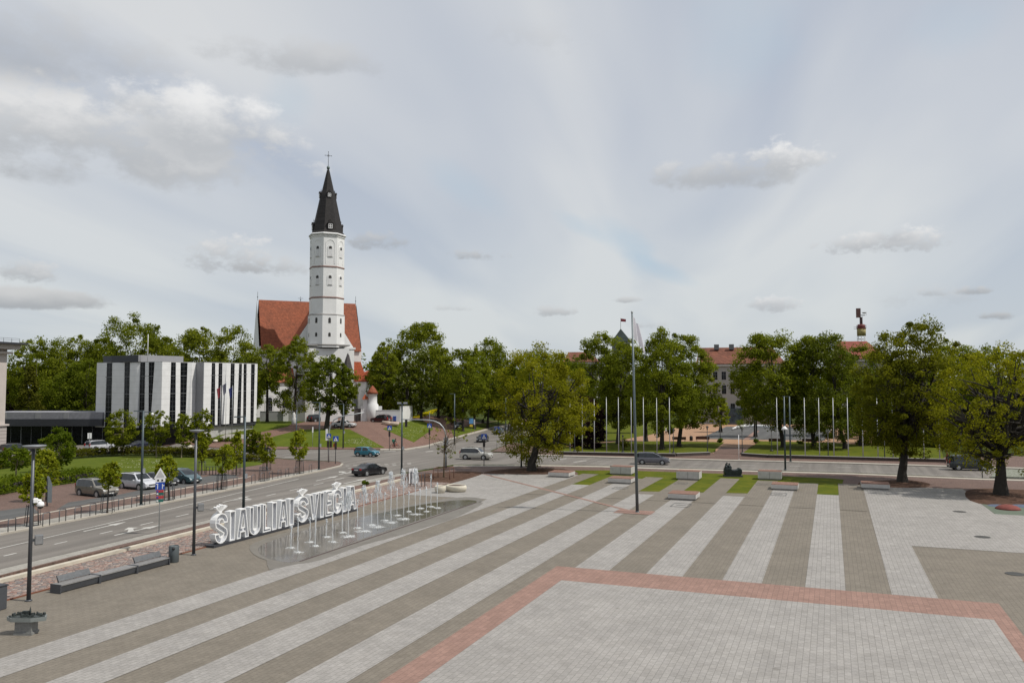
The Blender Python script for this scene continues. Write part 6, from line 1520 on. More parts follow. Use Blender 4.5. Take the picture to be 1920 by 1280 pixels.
def tree(kind, px, py, x0, x1, y0, y1, label, D=None, name=None, group=None, dens=1.0, leaf=None, trunk_r=None, shape='round', clump=.2, bark=None, limbs=10, fill=.55, cat='tree', gap=1.0, lean=0.0, yup=.35, fork_h=None, mains=0):
    """crown drawn between photo columns x0..x1 and rows y0..y1, trunk foot at (px, py) or at distance D"""
    NTREE[0] += 1; sd = NTREE[0]; rr = np.random.RandomState(sd)
    if not mains and x1 - x0 > 62 and dens < 1.15 and name != 'street_tree':
        wx = (x1 - x0) * .08; hy = (y1 - y0); x0 -= wx; x1 += wx; y0 -= hy * .02; y1 += hy * .02
    base = G(px, py) if D is None else ground(px, D)
    if D is None and base.z < .01: base.z = -.02
    Dp = depth(base); s = Dp / F
    top, bot = A((x0 + x1) / 2, y0, Dp), A((x0 + x1) / 2, y1, Dp)
    cc = (top + bot) / 2 - base; cz = cc.z; rz = (top.z - bot.z) / 2; rx = (x1 - x0) / 2 * s
    o = thing(name or 'tree', label, cat, base, 0, group)
    n = int(max(22, min(300, 125 * dens * (1 + .25 * (rz / rx - 1)) * min(1.6, max(.6, rx / 4.5)))))
    u = rr.normal(size=(n, 3)); u /= np.linalg.norm(u, axis=1)[:, None]
    lf = lump(sd); rad = fill + (1 - fill) * rr.rand(n) ** .5
    rad = rad * np.clip(lf(u), .6, 1.28) * .97
    P_ = u * rad[:, None]
    out_ = rr.rand(n) < .16; rad = np.where(out_, np.minimum(rad * rr.uniform(1.0, 1.15, n), 1.03), rad); P_ = u * rad[:, None]
    if shape == 'cone':
        t = rr.rand(n); an = rr.uniform(0, 2 * pi, n); q = (1 - t) ** .8 * (.75 + .25 * rr.rand(n))
        P_ = np.stack([q * np.cos(an), q * np.sin(an), t * 2 - 1], 1)
    if shape == 'egg': P_[:, :2] *= (1 - .28 * P_[:, 2:3]); P_[:, 2] = np.minimum(P_[:, 2], .98)
    if shape == 'vase': P_[:, :2] *= (1 + .22 * P_[:, 2:3]); 
    if shape == 'column': P_[:, :2] *= (1.12 - .1 * P_[:, 2:3])
    C_ = P_ * np.array([rx, rx * .92, rz]) + np.array([cc.x, cc.y, cz])
    crad = (clump * np.where(out_, .45, .62 + .75 * rr.rand(n))) * (rx * rx * rz) ** (1 / 3)
    if leaf is None: leaf = max(.11, min(.34, Dp * .00112))
    area = 4 * pi * rx * rz
    per = int(max(14, min(250, dens * gap * 1.3 * area / (leaf * leaf * 1.2) / n)))
    parts = [leaf_cloud(C_, crad, per, leaf, up=yup)]; mats = [LEAVES[kind]]
    if kind == 'chest':
        k = C_[rr.rand(n) < .75]; ou = (k - np.array([cc.x, cc.y, cz])) / np.array([rx, rx, rz]); k = k + ou * np.array([rx, rx, rz]) * .03
        parts.append(leaf_cloud(np.repeat(k, 2, 0) + rr.normal(size=(len(k) * 2, 3)) * .5, np.full(len(k) * 2, .28), 5, leaf * .7, 1.4)); mats.append(LEAVES['bloom'])
    leaf_mesh('crown', parts, mats, o)
    # trunk and limbs
    tr = trunk_r or max(.07, rx * .055); mb = MB(); fork = fork_h or max(.25 * (top.z - base.z) * .6, cz - rz * .72)
    th = Vector((cc.x * .35 + lean, cc.y * .35, fork))
    mb.tube([(0, 0, -.3), (0, 0, .05), (lean * .1, 0, tr * 2.2), th * .6 + Vector((0, 0, 0)), th], [tr * 1.5, tr * 1.35, tr, tr * .88, tr * .75], 10)
    ax = Vector((cc.x, cc.y, cz + rz * .6)); mb.tube([th, th.lerp(ax, .4) + Vector((rr.normal() * .2, rr.normal() * .2, 0)), ax], [tr * .72, tr * .45, tr * .1], 8)
    for q in range(mains):
        an = 2 * pi * (q + rr.uniform(-.25, .25)) / mains; el_ = rr.uniform(.05, .75) if q % 2 else rr.uniform(.5, 1.1)
        e = Vector((cc.x + rx * .8 * cos(an) * cos(el_), cc.y + rx * .8 * sin(an) * cos(el_), cz + rz * (-.35 + 1.1 * sin(el_)))); st = th.lerp(ax, .02 + .10 * (q % 3))
        m1 = st.lerp(e, .35) + Vector((rr.normal() * .35, rr.normal() * .35, -.2 + abs(rr.normal()) * .4)); m2 = st.lerp(e, .68) + Vector((rr.normal() * .4, rr.normal() * .4, abs(rr.normal()) * .5)); w = tr * rr.uniform(.42, .6)
        mb.tube([st, m1, m2, e], [w, w * .75, w * .42, w * .12], 8)
        for sp_ in (m1, m2):
            for _ in range(3):
                e2 = sp_ + Vector((rr.normal() * rx * .28, rr.normal() * rx * .28, rr.uniform(.0, .35) * rz)); mb.tube([sp_, sp_.lerp(e2, .5) + Vector((0, 0, .15)), e2], [w * .4, w * .25, w * .06], 6)
    ids = rr.permutation(n)[:limbs]
    for i in ids:
        e = Vector(C_[i]); st = th.lerp(ax, rr.uniform(0, .55)); md = st.lerp(e, .5) + Vector((rr.normal() * rx * .05, rr.normal() * rx * .05, -rx * .03 + abs(rr.normal()) * rx * .04))
        w = tr * rr.uniform(.28, .5); mb.tube([st, md, e], [w, w * .6, w * .15], 6)
        for j in rr.permutation(n)[:40]:
            e2 = Vector(C_[j])
            if (e2 - md).length < rx * .55 and j != i: mb.tube([md, md.lerp(e2, .55) + Vector((0, 0, rx * .02)), e2], [w * .5, w * .32, w * .1], 5)
    mb.build('trunk', bark or BARK, o); return o
# the three big oaks
tree('oak', 997, 882, 922, 1118, 660, 862, 'broad yellow green young leaved oak in mulch at the corner of the square', name='oak_tree', dens=1.35, trunk_r=.5, bark=BARKD, limbs=22, clump=.15, fill=.45, gap=.62, fork_h=3.0, mains=9)
tree('oakd', 1692, 903, 1600, 1806, 582, 886, 'tall dark oak on the square edge, second from the right', name='oak_tree', dens=1.6, trunk_r=.48, bark=BARKD, limbs=22, clump=.14, fill=.45, gap=.5, fork_h=3.6, mains=11)
tree('oak', 1877, 927, 1756, 1995, 642, 876, 'spreading oak cut by the right edge of the frame', name='oak_tree', dens=1.4, trunk_r=.55, bark=BARKD, limbs=24, clump=.15, fill=.4, gap=.34, fork_h=3.0, mains=12)
# leafless young tree
tree('pale', 832, 895, 797, 872, 778, 862, 'nearly leafless young tree inside a rusty square rail', name='young_tree', dens=.35, trunk_r=.09, bark=mat('mossy bark', (.10, .075, .04), .9), limbs=20, clump=.1, gap=.12, leaf=.09)
# maples of the car park
for px, py, a, b, c, d, lab in ((61, 986, 42, 83, 876, 944, 'bright young maple half hidden by the far left disc lamp'), (86, 940, 70, 108, 838, 912, 'darker young maple behind the pointed totem'), (201, 961, 186, 227, 864, 915, 'bright young maple in front of the taupe car'),
                                (316, 938, 295, 330, 848, 902, 'dark green young maple right of the direction signs'), (415, 918, 405, 440, 828, 883, 'bright young maple behind the bicycle racks'), (378, 890, 366, 388, 806, 862, 'slender young maple left of the bicycle racks'), (443, 891, 434, 456, 806, 864, 'slender young maple right of the bicycle racks'),
                                (500, 882, 487, 516, 811, 869, 'full young maple at the right tip of the car park lawn'), (561.5, 888, 543, 578, 804, 862, 'last young maple before the crossing')):
    tree('fresh', px, py, a, b, c, d, lab, name='young_maple', group='young maples by the car park', dens=1.15, leaf=.13, trunk_r=.07, shape='egg', limbs=8, clump=.24)
for px, py, a, b, c, d, k, lab in ((231, 852, 200, 259, 768, 838, 'linden', 'round green street tree left before the office block'), (293, 857, 268, 317, 766, 836, 'linden', 'round green street tree at the corner of the office block'), (340, 858, 327, 362, 774, 836, 'linden', 'thin stemmed tree in front of the office entrance'), (376, 856, 357, 399, 768, 842, 'linden', 'thin stemmed tree covering the lower right of the office block'),
                                   (104, 885, 71, 143, 800, 880, 'green', 'wide feathery tree over the left hedge, before the pavilion'), (30, 912, 0, 58, 836, 882, 'green', 'flat topped tree with bare trunk at the far left'), (470, 852, 459, 480, 800, 852, 'linden', 'left of two small trees with pale trunks beside the side road'), (482, 852, 474, 494, 806, 852, 'linden', 'right of two small trees with pale trunks beside the side road')):
    tree(k, px, py, a, b, c, d, lab, name='street_tree', dens=1.15, leaf=.16, trunk_r=.09, limbs=9, clump=.22, bark=BARKL)
# wood behind the office block
for D, a, b, c, d, k, sh, lab in ((186, 22, 112, 638, 792, 'linden', 'round', 'tall tree at the left end of the wood behind the pavilion'), (196, 92, 192, 628, 785, 'linden', 'round', 'broad tall tree above the pavilion roof'), (168, 27, 84, 690, 790, 'conifer', 'cone', 'yellowish conical conifer before the wood at the left'), (206, 150, 240, 640, 780, 'dark', 'round', 'dark tree at the left corner behind the office block'),
                                  (198, 193, 316, 606, 760, 'linden', 'round', 'tall pointed crown above the left half of the office block'), (208, 256, 350, 628, 760, 'linden', 'round', 'crown behind the office mast'), (194, 330, 418, 611, 760, 'pale', 'round', 'airy crown above the middle of the office block'), (188, 392, 482, 619, 760, 'pale', 'round', 'airy crown above the right end of the office block'),
                                  (178, 118, 205, 672, 800, 'dark', 'round', 'dark lower tree behind the pavilion'), (176, 75, 150, 705, 802, 'dark', 'round', 'dark low tree behind the pavilion, right of the conifer'), (188, 0, 40, 720, 800, 'purple', 'round', 'dark purple tree beside the corner building')):
    tree(k, (a + b) / 2, 0, a, b, c, d, lab, D=D, name='conifer' if sh == 'cone' else 'tall_tree', group='trees behind the offices', shape=sh, dens=1.0, limbs=6)
# round the church
tree('linden', 502, 0, 468, 532, 648, 735, 'linden on a slim dark trunk right of the office block', D=176, name='linden_tree', dens=1.0, trunk_r=.32, bark=BARKD)
tree('linden', 553, 0, 519, 592, 632, 758, 'tall linden before the left aisle of the church', D=172, name='linden_tree', dens=1.0, trunk_r=.34, shape='egg')
tree('dark', 613, 805, 582, 662, 664, 778, 'dark full tree in front of the bell tower foot', name='linden_tree', dens=1.2, trunk_r=.5, bark=BARKD, shape='round', clump=.19)
tree('dark', 642, 804, 624, 677, 686, 776, 'smaller dark tree right of the full one before the church gate', name='linden_tree', dens=1.0, trunk_r=.36, bark=BARKD)
for D, p, a, b, c, d, k, sh, lab in ((200, 716, 697, 746, 642, 768, 'pale', 'column', 'light green hanging birch right of the church'), (212, 785, 733, 838, 612, 760, 'linden', 'egg', 'tallest pointed tree right of the church'), (188, 762, 742, 790, 672, 772, 'chest', 'egg', 'left of two dark flowering chestnuts above the yellow flower bed'), (190, 790, 766, 818, 660, 770, 'chest', 'egg', 'right of two dark flowering chestnuts above the yellow flower bed'),
                                     (205, 822, 796, 852, 650, 772, 'linden', 'round', 'linden behind the right chestnut'), (215, 720, 690, 760, 655, 770, 'dark', 'round', 'dark tree deep behind the birch right of the church')):
    tree(k, p, 0, a, b, c, d, lab, D=D, name={'chest': 'chestnut_tree', 'pale': 'birch_tree'}.get(k, 'linden_tree'), dens=1.1, shape=sh, bark=BARKD, trunk_r=.35)
for px, py, a, b, c, d, k, lab in ((868, 808, 832, 903, 660, 782, 'linden', 'street linden nearest the crossing on the verge'), (890, 804, 855, 920, 655, 775, 'linden', 'street linden beside the narrow white plate'), (914, 802, 880, 962, 637, 775, 'linden', 'tallest street linden with forked dark trunk'), (905, 792, 900, 965, 675, 785, 'pale', 'pale street tree between the lindens and the oak')):
    tree(k, px, py, a, b, c, d, lab, name='street_linden', dens=1.0, bark=BARKD, trunk_r=.3)
# park trees
for D, p, a, b, c, d, k, sh, lab in ((160, 1128, 1088, 1165, 630, 800, 'linden', 'egg', 'tall linden behind the oak, left of the dark pyramid roof'), (151, 1158, 1124, 1205, 634, 808, 'linden', 'round', 'linden before the dark pyramid roof'), (205, 1010, 960, 1062, 660, 780, 'dark', 'round', 'dark tree behind the crown of the yellow green oak'), (142, 1111, 1060, 1130, 742, 846, 'purple', 'round', 'low dark purple leaved plum behind the left flagpoles'),
                                     (138, 1240, 1195, 1290, 617, 812, 'linden', 'egg', 'tall linden right of the flag of the square'), (144, 1272, 1240, 1336, 628, 806, 'linden', 'round', 'broad linden left of the park entrance'), (190, 1350, 1334, 1368, 742, 802, 'fresh', 'egg', 'small bright tree before the cream school'), (143, 1466, 1388, 1502, 620, 800, 'linden', 'round', 'broad linden with forked trunk right of the park entrance'),
                                     (142, 1523, 1470, 1566, 624, 796, 'linden', 'egg', 'linden between the flagpoles right of the forked one'), (139, 1582, 1500, 1612, 636, 822, 'chest', 'egg', 'flowering chestnut with foliage down to the lawn'), (146, 1612, 1578, 1655, 662, 800, 'dark', 'round', 'leaning dark tree between chestnut and big oak'), (165, 1695, 1640, 1725, 670, 820, 'dark', 'round', 'dark tree behind the big oak'),
                                     (180, 1780, 1735, 1835, 642, 800, 'linden', 'round', 'park tree between the two right hand oaks'), (190, 1868, 1815, 1925, 656, 800, 'linden', 'round', 'park tree behind the oak at the right edge'), (185, 1730, 1690, 1770, 690, 810, 'dark', 'round', 'dark low tree behind the right flagpoles'), (158, 1210, 1180, 1240, 690, 800, 'dark', 'round', 'dark tree in the shade between two tall lindens'), (172, 1415, 1385, 1450, 690, 784, 'dark', 'round', 'dark tree before the right part of the school'), (175, 1560, 1530, 1620, 690, 800, 'dark', 'round', 'dark tree deep in the park behind the chestnut')):
    tree(k, p, 0, a, b, c, d, lab, D=D, name={'chest': 'chestnut_tree', 'purple': 'plum_tree'}.get(k, 'park_tree'), dens=1.1, shape=sh, bark=BARKD, trunk_r=.38, limbs=12)
for i, (D, p, a, b, c, d, lab) in enumerate(((176, 1660, 1625, 1700, 730, 835, 'low dark tree between the flagpoles left of the big oak trunk'), (172, 1800, 1760, 1850, 728, 840, 'low dark tree behind the dark minivan'), (178, 1890, 1850, 1950, 720, 840, 'low dark tree behind the trunk of the right edge oak'), (200, 1075, 1040, 1110, 672, 790, 'tree filling the gap right of the yellow green oak'),
        (215, 845, 815, 880, 690, 780, 'low tree behind the street lindens'), (220, 960, 930, 1000, 690, 785, 'low tree at the end of the street'), (186, 1185, 1160, 1215, 700, 800, 'low tree deep in the park behind the flag'), (200, 760, 730, 800, 690, 775, 'low tree behind the flowering chestnuts'), (196, 60, 10, 110, 690, 800, 'low tree behind the conifer on the left'), (184, 450, 425, 500, 670, 790, 'low tree behind the right end of the office block'),
        (150, 1645, 1600, 1690, 700, 846, 'dark full tree left of the big oak trunk, down to the lawn'), (146, 1745, 1700, 1790, 715, 848, 'dark full tree between the two right hand oak trunks'), (150, 1830, 1795, 1870, 700, 850, 'dark full tree behind the van'), (150, 1920, 1880, 1960, 700, 850, 'dark full tree at the right edge behind the spreading oak'))):
    tree('dark', p, 0, a, b, c, d, lab, D=D, name='park_tree', dens=1.1, bark=BARKD, trunk_r=.25, limbs=6)
# far line of trees closing the view: one mass, no single tree can be told apart
parts = []; rr = np.random.RandomState(77); C_ = []
for px in list(range(-900, 6, 8)) + list(range(20, 2500, 8)):
    D = 300 + rr.uniform(-25, 40); b = ground(px, D); hgt = 17 + 3 * sin(px * .013) + rr.uniform(-2, 3)
    for q in range(5): C_.append((b.x + rr.normal() * 2, b.y + rr.normal() * 2, b.z + hgt * (.15 + .85 * (q + rr.rand()) / 5.6)))
C_ = np.array(C_); fo = leaf_mesh('far_wood', [leaf_cloud(C_, np.full(len(C_), 2.6), 40, .62)], [LEAVES['dark']], None)
tag(fo, 'far dark wood closing the view behind all the trees', 'wood', None, 'stuff')
# hedges and shrubs
def hedge(pix, width, height, label, kind='hedge', name='hedge', cat='hedge', per=26, leaf=.12, step_=.55):
    pts = [G(*p) for p in pix]; cs = []; rs = []; rr = np.random.RandomState(len(label))
    mb = MB()
    for a, b in zip(pts, pts[1:]):
        L = (b - a).length; n = max(1, int(L / step_)); nrm = Vector((-(b - a).y, (b - a).x, 0)).normalized()
        for i in range(n):
            c = a.lerp(b, (i + rr.rand()) / n)
            for w in np.arange(-width / 2 + .25, width / 2, .5):
                cs.append((*(c + nrm * (w + rr.normal() * .08)).xy, c.z + height * (.62 + .25 * rr.rand()))); rs.append(.42)
            for w in (-width / 2 + .15, width / 2 - .15): cs.append((*(c + nrm * w).xy, c.z + height * .3)); rs.append(.42)
        mb.tube([a + Vector((0, 0, height * .3)), b + Vector((0, 0, height * .3))], min(width, height) * .24, 6)
    o = thing(name, label, cat, pts[0]); off = np.array(pts[0])
    leaf_mesh('foliage', [leaf_cloud(np.array(cs) - off, np.array(rs), per, leaf)], [LEAVES[kind]], o)
    mb.v = [tuple(Vector(v) - pts[0]) for v in mb.v]; mb.build('stems', BARKD, o); return o
hedge([(136, 857), (180, 853), (240, 851), (300, 851), (367, 855), (432, 859)], 2.8, 1.15, 'long olive clipped hedge between the car park lawn and the side road')
hedge([(-120, 898), (0, 876), (60, 868), (100, 862)], 2.6, 1.3, 'olive hedge at the far left behind the flat topped tree')
hedge([(-60, 938), (0, 922), (52, 914)], 3.0, 1.5, 'bright green hedge at the left edge below the flat topped tree', 'green')
hedge([(98, 908), (140, 902), (170, 896)], 2.6, 1.4, 'bright green hedge behind the totem and the taupe car', 'green')
hedge([(445, 864), (486, 865)], 1.6, 1.0, 'short olive hedge at the right tip of the car park lawn')
hedge([(395, 828), (420, 827), (450, 826.5)], 1.2, .6, 'low hedge along the steps by the office flagpoles', 'green')
def shrub(px, py, r, h, kind, label, name='shrub', D=None, n=18, leaf=.1):
    g = G(px, py) if D is None else ground(px, D); rr = np.random.RandomState(int(px)); o = thing(name, label, 'shrub', g)
    c = rr.normal(size=(n, 3)); c /= np.linalg.norm(c, axis=1)[:, None]; c *= rr.rand(n, 1) ** .5; c = c * np.array([r, r, h / 2]) * .75 + np.array([0, 0, h * .52])
    leaf_mesh('foliage', [leaf_cloud(c, np.full(n, min(r, h / 2) * .55), 40, leaf)], [LEAVES[kind]], o)
    mb = MB()
    for i in range(6): mb.tube([(0, 0, -.05), tuple(c[i])], [.03, .01], 5)
    mb.build('stems', BARK, o)
shrub(1110 + 60, 843, 1.6, 2.0, 'hedge', 'brownish shrub on the park lawn behind the fifth flagpole'); shrub(1351, 830, .9, .9, 'green', 'low green shrub at the left corner of the park entrance lawn'); shrub(1419, 831, .9, .9, 'green', 'low green shrub at the right corner of the park entrance lawn')
shrub(824, 783, 2.6, 2.6, 'hedge', 'grey green bush on the slope right of the yellow flower bed'); shrub(1388, 788, 1.8, 2.6, 'dark', 'dark clipped bush before the school', D=205); shrub(845, 795, 1.6, 1.6, 'hedge', 'olive bush on the slope by the street linden')
shrub(686, 909, .5, .5, 'green', 'small grass tuft at the end of the red verge behind the letters'); shrub(1500, 832, 1.0, .7, 'green', 'low shrub behind the right flagpoles')
# yellow flower bed and daisies, grass blades
def scatter(name, pts, n, kind, leaf, h, label, cat, spread=.35, kindtag='stuff'):
    q = [Vector((p[0], p[1])) for p in pts]; xs_ = [p.x for p in q]; ys_ = [p.y for p in q]; rr = np.random.RandomState(n); C = []
    def inside(x, y):
        c = False
        for i in range(len(q)):
            a, b = q[i], q[i - 1]
            if (a.y > y) != (b.y > y) and x < (b.x - a.x) * (y - a.y) / (b.y - a.y) + a.x: c = not c
        return c
    t = 0
    while len(C) < n and t < n * 30:
        t += 1; x, y = rr.uniform(min(xs_), max(xs_)), rr.uniform(min(ys_), max(ys_))
        if inside(x, y): C.append((x, y, hz(x, y) + h))
    o = leaf_mesh(name, [leaf_cloud(np.array(C), np.full(len(C), spread), 9, leaf, .35, 1.2)], [LEAVES[kind]], None)
    return tag(o, label, cat, None, kindtag)
fb_ = P2((768, 786), (786, 779), (810, 770), (822, 768), (812, 776), (788, 785)); scatter('flower_bed', fb_, 300, 'yellow', .16, .3, 'bright yellow flower bed on the slope below the chestnuts', 'flowers')
for pts, n in ((P2((640, 832), (712, 838), (690, 824), (665, 818)), 60), (P2((726, 803), (776, 826), (800, 800), (760, 790)), 80), (P2((200, 880), (330, 878), (330, 862), (230, 859)), 60)):
    scatter('daisies', pts, n, 'bloom', .09, .06, 'white daisies scattered in the lawn', 'flowers', .6)
grs = P2((1085, 887), (1075, 882), (1300, 886.5), (1440, 891.5), (1560, 897)) + [Vector((.4, 87)), Vector((-26, 82))]
# ------------------------------------------------------------------ sky, sun, camera
AZ_SUN, EL_SUN = None, radians(55)
sd = Vector((*W(13.8, -3.6), 0)).normalized()          # shadows of the poles fall to the left and a little away
sun_v = Vector((sd.x * cos(EL_SUN), sd.y * cos(EL_SUN), sin(EL_SUN)))
sun = bpy.data.lights.new('Sun', 'SUN'); sun.energy = 3.9; sun.angle = radians(.6); sun.color = (1, .955, .88)
so = bpy.data.objects.new('Sun', sun); COL.objects.link(so); so.rotation_euler = (-sun_v).to_track_quat('-Z', 'Y').to_euler(); so.location = (60, -40, 120)
w = bpy.data.worlds.new('World'); scene.world = w; w.use_nodes = True
nt = w.node_tree; bg = nt.nodes['Background']; BGS = .1
bg.inputs[1].default_value = BGS
sky = N(nt, 'ShaderNodeTexSky', sky_type='NISHITA', sun_disc=False); sky.sun_elevation = EL_SUN; sky.sun_rotation = atan2(sun_v.x, sun_v.y); sky.air_density = 1.0; sky.dust_density = 1.2
tc = N(nt, 'ShaderNodeTexCoord'); sp = N(nt, 'ShaderNodeSeparateXYZ'); nt.links.new(tc.outputs['Generated'], sp.inputs[0])
def M(op, a, b=None, c=None):
    n = N(nt, 'ShaderNodeMath', operation=op)
    for i, v in enumerate((a, b, c)):
        if v is None: continue
        if hasattr(v, 'links'): nt.links.new(v, n.inputs[i])
        else: n.inputs[i].default_value = v
    return n.outputs[0]
az = M('ARCTAN2', sp.outputs[0], sp.outputs[1]); el = M('ARCSINE', sp.outputs[2])
def azel(px, py):
    a, d, u = ray(px, py); x, y = W(a, d); L = sqrt(x * x + y * y + u * u); return atan2(x, y), math.asin(u / L)
# thin high cloud: bands on a flat layer overhead
zc_ = M('MAXIMUM', M('ADD', sp.outputs[2], .10), .05)
dv = Vector(W(*(lambda q: (q[0], q[1]))(ray(1290, 700)))).normalized(); nv_ = Vector((dv.y, -dv.x))       # the bands of high cloud run towards this point of the horizon
px_, py_ = M('DIVIDE', sp.outputs[0], zc_), M('DIVIDE', sp.outputs[1], zc_)
al = M('ADD', M('MULTIPLY', px_, dv.x), M('MULTIPLY', py_, dv.y)); ac = M('ADD', M('MULTIPLY', px_, nv_.x), M('MULTIPLY', py_, nv_.y))
cb2 = N(nt, 'ShaderNodeCombineXYZ'); nt.links.new(M('MULTIPLY', ac, 1.25), cb2.inputs[0]); nt.links.new(M('MULTIPLY', al, .28), cb2.inputs[1]); cb2.inputs[2].default_value = 4.3
n1 = N(nt, 'ShaderNodeTexNoise'); n1.inputs['Scale'].default_value = 1.0; n1.inputs['Detail'].default_value = 4; n1.inputs['Roughness'].default_value = .42; n1.inputs['Distortion'].default_value = .5; nt.links.new(cb2.outputs[0], n1.inputs['Vector'])
K10 = 1 / BGS
def col10(c): return tuple(x * K10 for x in c)
hi = ramp(nt, n1.outputs['Fac'], [(.34, (0, 0, 0)), (.62, (1, 1, 1))])
def mixw(fac, a, b):
    m = N(nt, 'ShaderNodeMix', data_type='RGBA')
    for s, v in ((0, fac), (6, a), (7, b)):
        if hasattr(v, 'links'): nt.links.new(v, m.inputs[s])
        elif s == 0: m.inputs[0].default_value = v
        else: m.inputs[s].default_value = (*v, 1)
    return m.outputs[2]
BLUEG, PALE = (.475, .525, .615), (.725, .737, .745)
veil = mixw(hi, col10(BLUEG), col10(PALE))
low = N(nt, 'ShaderNodeMapRange', interpolation_type='SMOOTHSTEP'); low.inputs[1].default_value = .0; low.inputs[2].default_value = .33; low.inputs[3].default_value = .55; low.inputs[4].default_value = 0; nt.links.new(el, low.inputs[0])
veil = mixw(low.outputs[0], veil, col10((.62, .67, .69)))
c = mixw(.9, sky.outputs[0], veil)
# soft cumulus: a list of clouds in azimuth and height
vec = N(nt, 'ShaderNodeCombineXYZ'); nt.links.new(az, vec.inputs[0]); nt.links.new(M('MULTIPLY', el, 1.6), vec.inputs[1])
def wn(scale, det, rough=.6):
    n = N(nt, 'ShaderNodeTexNoise'); n.inputs['Scale'].default_value = scale; n.inputs['Detail'].default_value = det; n.inputs['Roughness'].default_value = rough; nt.links.new(vec.outputs[0], n.inputs['Vector']); return n.outputs['Fac']
nA, nB = wn(11, 8, .62), wn(30, 6, .6)
nC = wn(4.5, 4, .5)
nz = M('SUBTRACT', M('ADD', M('ADD', M('MULTIPLY', nA, 1.5), M('MULTIPLY', nB, .7)), M('MULTIPLY', nC, .8)), 1.5)
# px, py, half width, half height, opacity, brightness, edge noise, softness
clouds = [(190, 262, 460, 118, .95, 1.06, 1.4, .6), (400, 238, 190, 90, .9, 1.13, 1.5, .55), (260, 190, 120, 50, .6, 1.1, 1.5, .6), (60, 90, 330, 120, .45, .75, 1.6, .9), (560, 110, 210, 48, .5, .78, 1.6, .8), (100, 320, 160, 45, .5, .82, 1.5, .8), (430, 480, 95, 52, .75, 1.0, 1.5, .5), (505, 500, 90, 24, .6, .8, 1.6, .6), (45, 510, 80, 32, .7, .9, 1.5, .5), (90, 562, 190, 26, .75, .80, 1.7, .5),
          (705, 452, 95, 22, .6, .76, 1.7, .6), (895, 480, 60, 14, .6, .76, 1.7, .6), (1370, 325, 190, 48, .75, .98, 1.6, .5), (1475, 300, 85, 44, .85, 1.1, 1.4, .45), (1660, 455, 140, 30, .85, 1.02, 1.4, .45), (1680, 440, 55, 24, .8, 1.1, 1.4, .45), (1452, 570, 62, 22, .8, 1.05, 1.4, .45), (1040, 585, 70, 13, .65, .82, 1.6, .6), (1830, 545, 40, 11, .7, .78, 1.5, .5), (1745, 550, 38, 11, .6, .78, 1.5, .6), (1872, 592, 42, 11, .75, .76, 1.5, .5), (1178, 562, 28, 7, .6, .8, 1.5, .6), (1210, 610, 50, 10, .45, .8, 1.6, .6), (850, 578, 40, 9, .4, .82, 1.6, .7), (1740, 560, 120, 30, .3, .85, 1.6, .8), (1000, 60, 120, 60, .25, .9, 1.6, .9)]
# clear gaps in the veil
gaps = [(1165, 445, 70, 38, .55), (1240, 505, 75, 22, .6), (1090, 425, 60, 22, .45), (870, 350, 90, 45, .35), (540, 190, 60, 60, .35), (1390, 60, 130, 140, .35), (1790, 50, 110, 70, .3), (1200, 480, 45, 50, .4)]
for px, py, hw, hh, op in gaps:
    a0, e0 = azel(px, py); ra = abs(azel(px + hw, py)[0] - azel(px - hw, py)[0]) / 2; re = abs(azel(px, py - hh)[1] - azel(px, py + hh)[1]) / 2
    da = M('SUBTRACT', az, a0); de = M('SUBTRACT', el, e0); sk_ = .45 if px > 800 and px < 1300 else 0
    de = M('DIVIDE', M('ADD', de, M('MULTIPLY', da, sk_)), re); da = M('DIVIDE', da, ra)
    mr = N(nt, 'ShaderNodeMapRange', interpolation_type='SMOOTHSTEP'); mr.inputs[1].default_value = -.2; mr.inputs[2].default_value = 1.7; mr.inputs[4].default_value = op
    nt.links.new(M('ADD', M('SUBTRACT', 1, M('ADD', M('MULTIPLY', da, da), M('MULTIPLY', de, de))), M('MULTIPLY', nz, .7)), mr.inputs[0])
    c = mixw(mr.outputs[0], c, col10((.40, .55, .68)))
nS = M('SUBTRACT', M('ADD', M('ADD', M('MULTIPLY', wn(26, 7, .62), 1.5), M('MULTIPLY', wn(70, 6, .6), .9)), M('MULTIPLY', nA, .7)), 1.55)
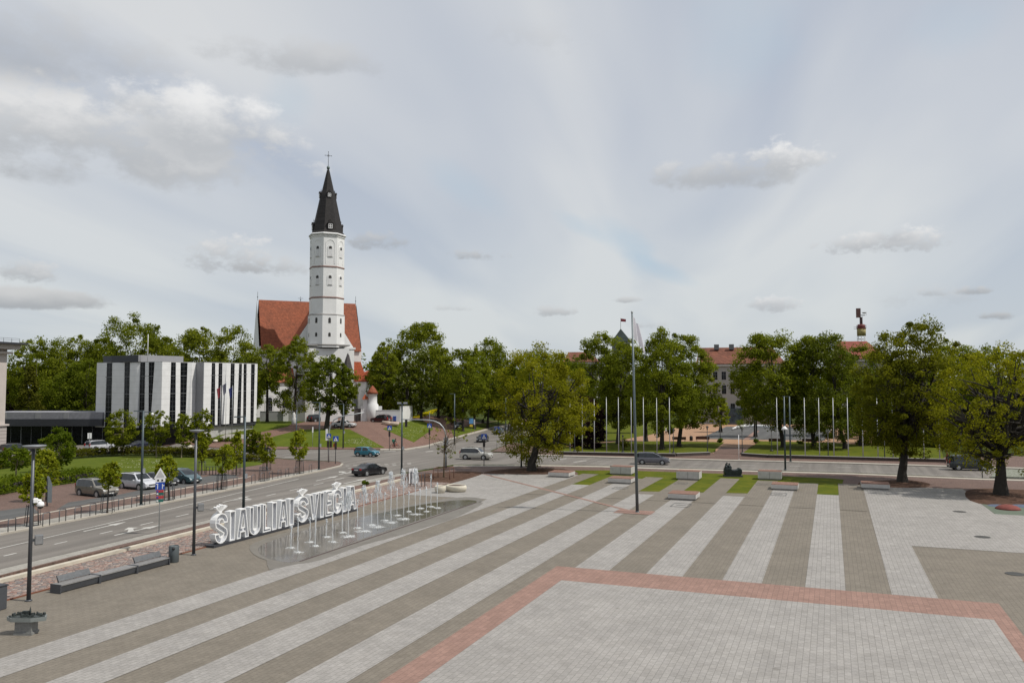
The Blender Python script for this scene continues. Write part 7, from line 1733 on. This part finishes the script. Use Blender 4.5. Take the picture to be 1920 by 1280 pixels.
for px, py, hw, hh, op, br, ed, sf in clouds:
    a0, e0 = azel(px, py); ra = abs(azel(px + hw, py)[0] - azel(px - hw, py)[0]) / 2; re = abs(azel(px, py - hh)[1] - azel(px, py + hh)[1]) / 2
    da = M('DIVIDE', M('SUBTRACT', az, a0), ra); de = M('DIVIDE', M('SUBTRACT', el, e0), re)
    small = hw < 150; nz_ = nS if small else nz
    # flatter under side
    de2 = M('MULTIPLY', M('MULTIPLY', de, de), M('ADD', 1.0, M('MULTIPLY', M('LESS_THAN', de, 0), .5)))
    d = M('ADD', M('SUBTRACT', 1.0, M('ADD', M('MULTIPLY', da, da), de2)), M('MULTIPLY', nz_, ed * (1.45 if small else 1.2)))
    mr = N(nt, 'ShaderNodeMapRange', interpolation_type='SMOOTHSTEP'); mr.inputs[1].default_value = .12; mr.inputs[2].default_value = .12 + sf * (2.0 if small else 1.4); mr.inputs[4].default_value = op; nt.links.new(d, mr.inputs[0])
    sh = N(nt, 'ShaderNodeMapRange', interpolation_type='SMOOTHSTEP'); sh.inputs[1].default_value = -.55; sh.inputs[2].default_value = .95; nt.links.new(M('ADD', M('ADD', de, M('MULTIPLY', da, .18)), M('MULTIPLY', nz_, 1.1)), sh.inputs[0])
    c = mixw(mr.outputs[0], c, mixw(sh.outputs[0], col10(tuple(x * br for x in (.43, .45, .475))), col10(tuple(x * br for x in (.755, .755, .755)))))
nt.links.new(c, bg.inputs[0])

cam = bpy.data.cameras.new('Camera'); co = bpy.data.objects.new('Camera', cam); COL.objects.link(co)
cam.sensor_width = 36; cam.sensor_fit = 'HORIZONTAL'; cam.lens = F / 1920 * 36; cam.clip_start = .5; cam.clip_end = 6000
co.location = (0, 0, H); co.rotation_euler = (pi / 2 + PITCH, 0, TH)
scene.camera = co
scene.view_settings.view_transform = 'Standard'; scene.view_settings.look = 'None'; scene.view_settings.exposure = 0; scene.view_settings.gamma = 1
scene.render.engine = 'CYCLES'; scene.cycles.max_bounces = 6; scene.cycles.transparent_max_bounces = 12; scene.cycles.use_denoising = True
scene.render.resolution_x = 1024; scene.render.resolution_y = 682
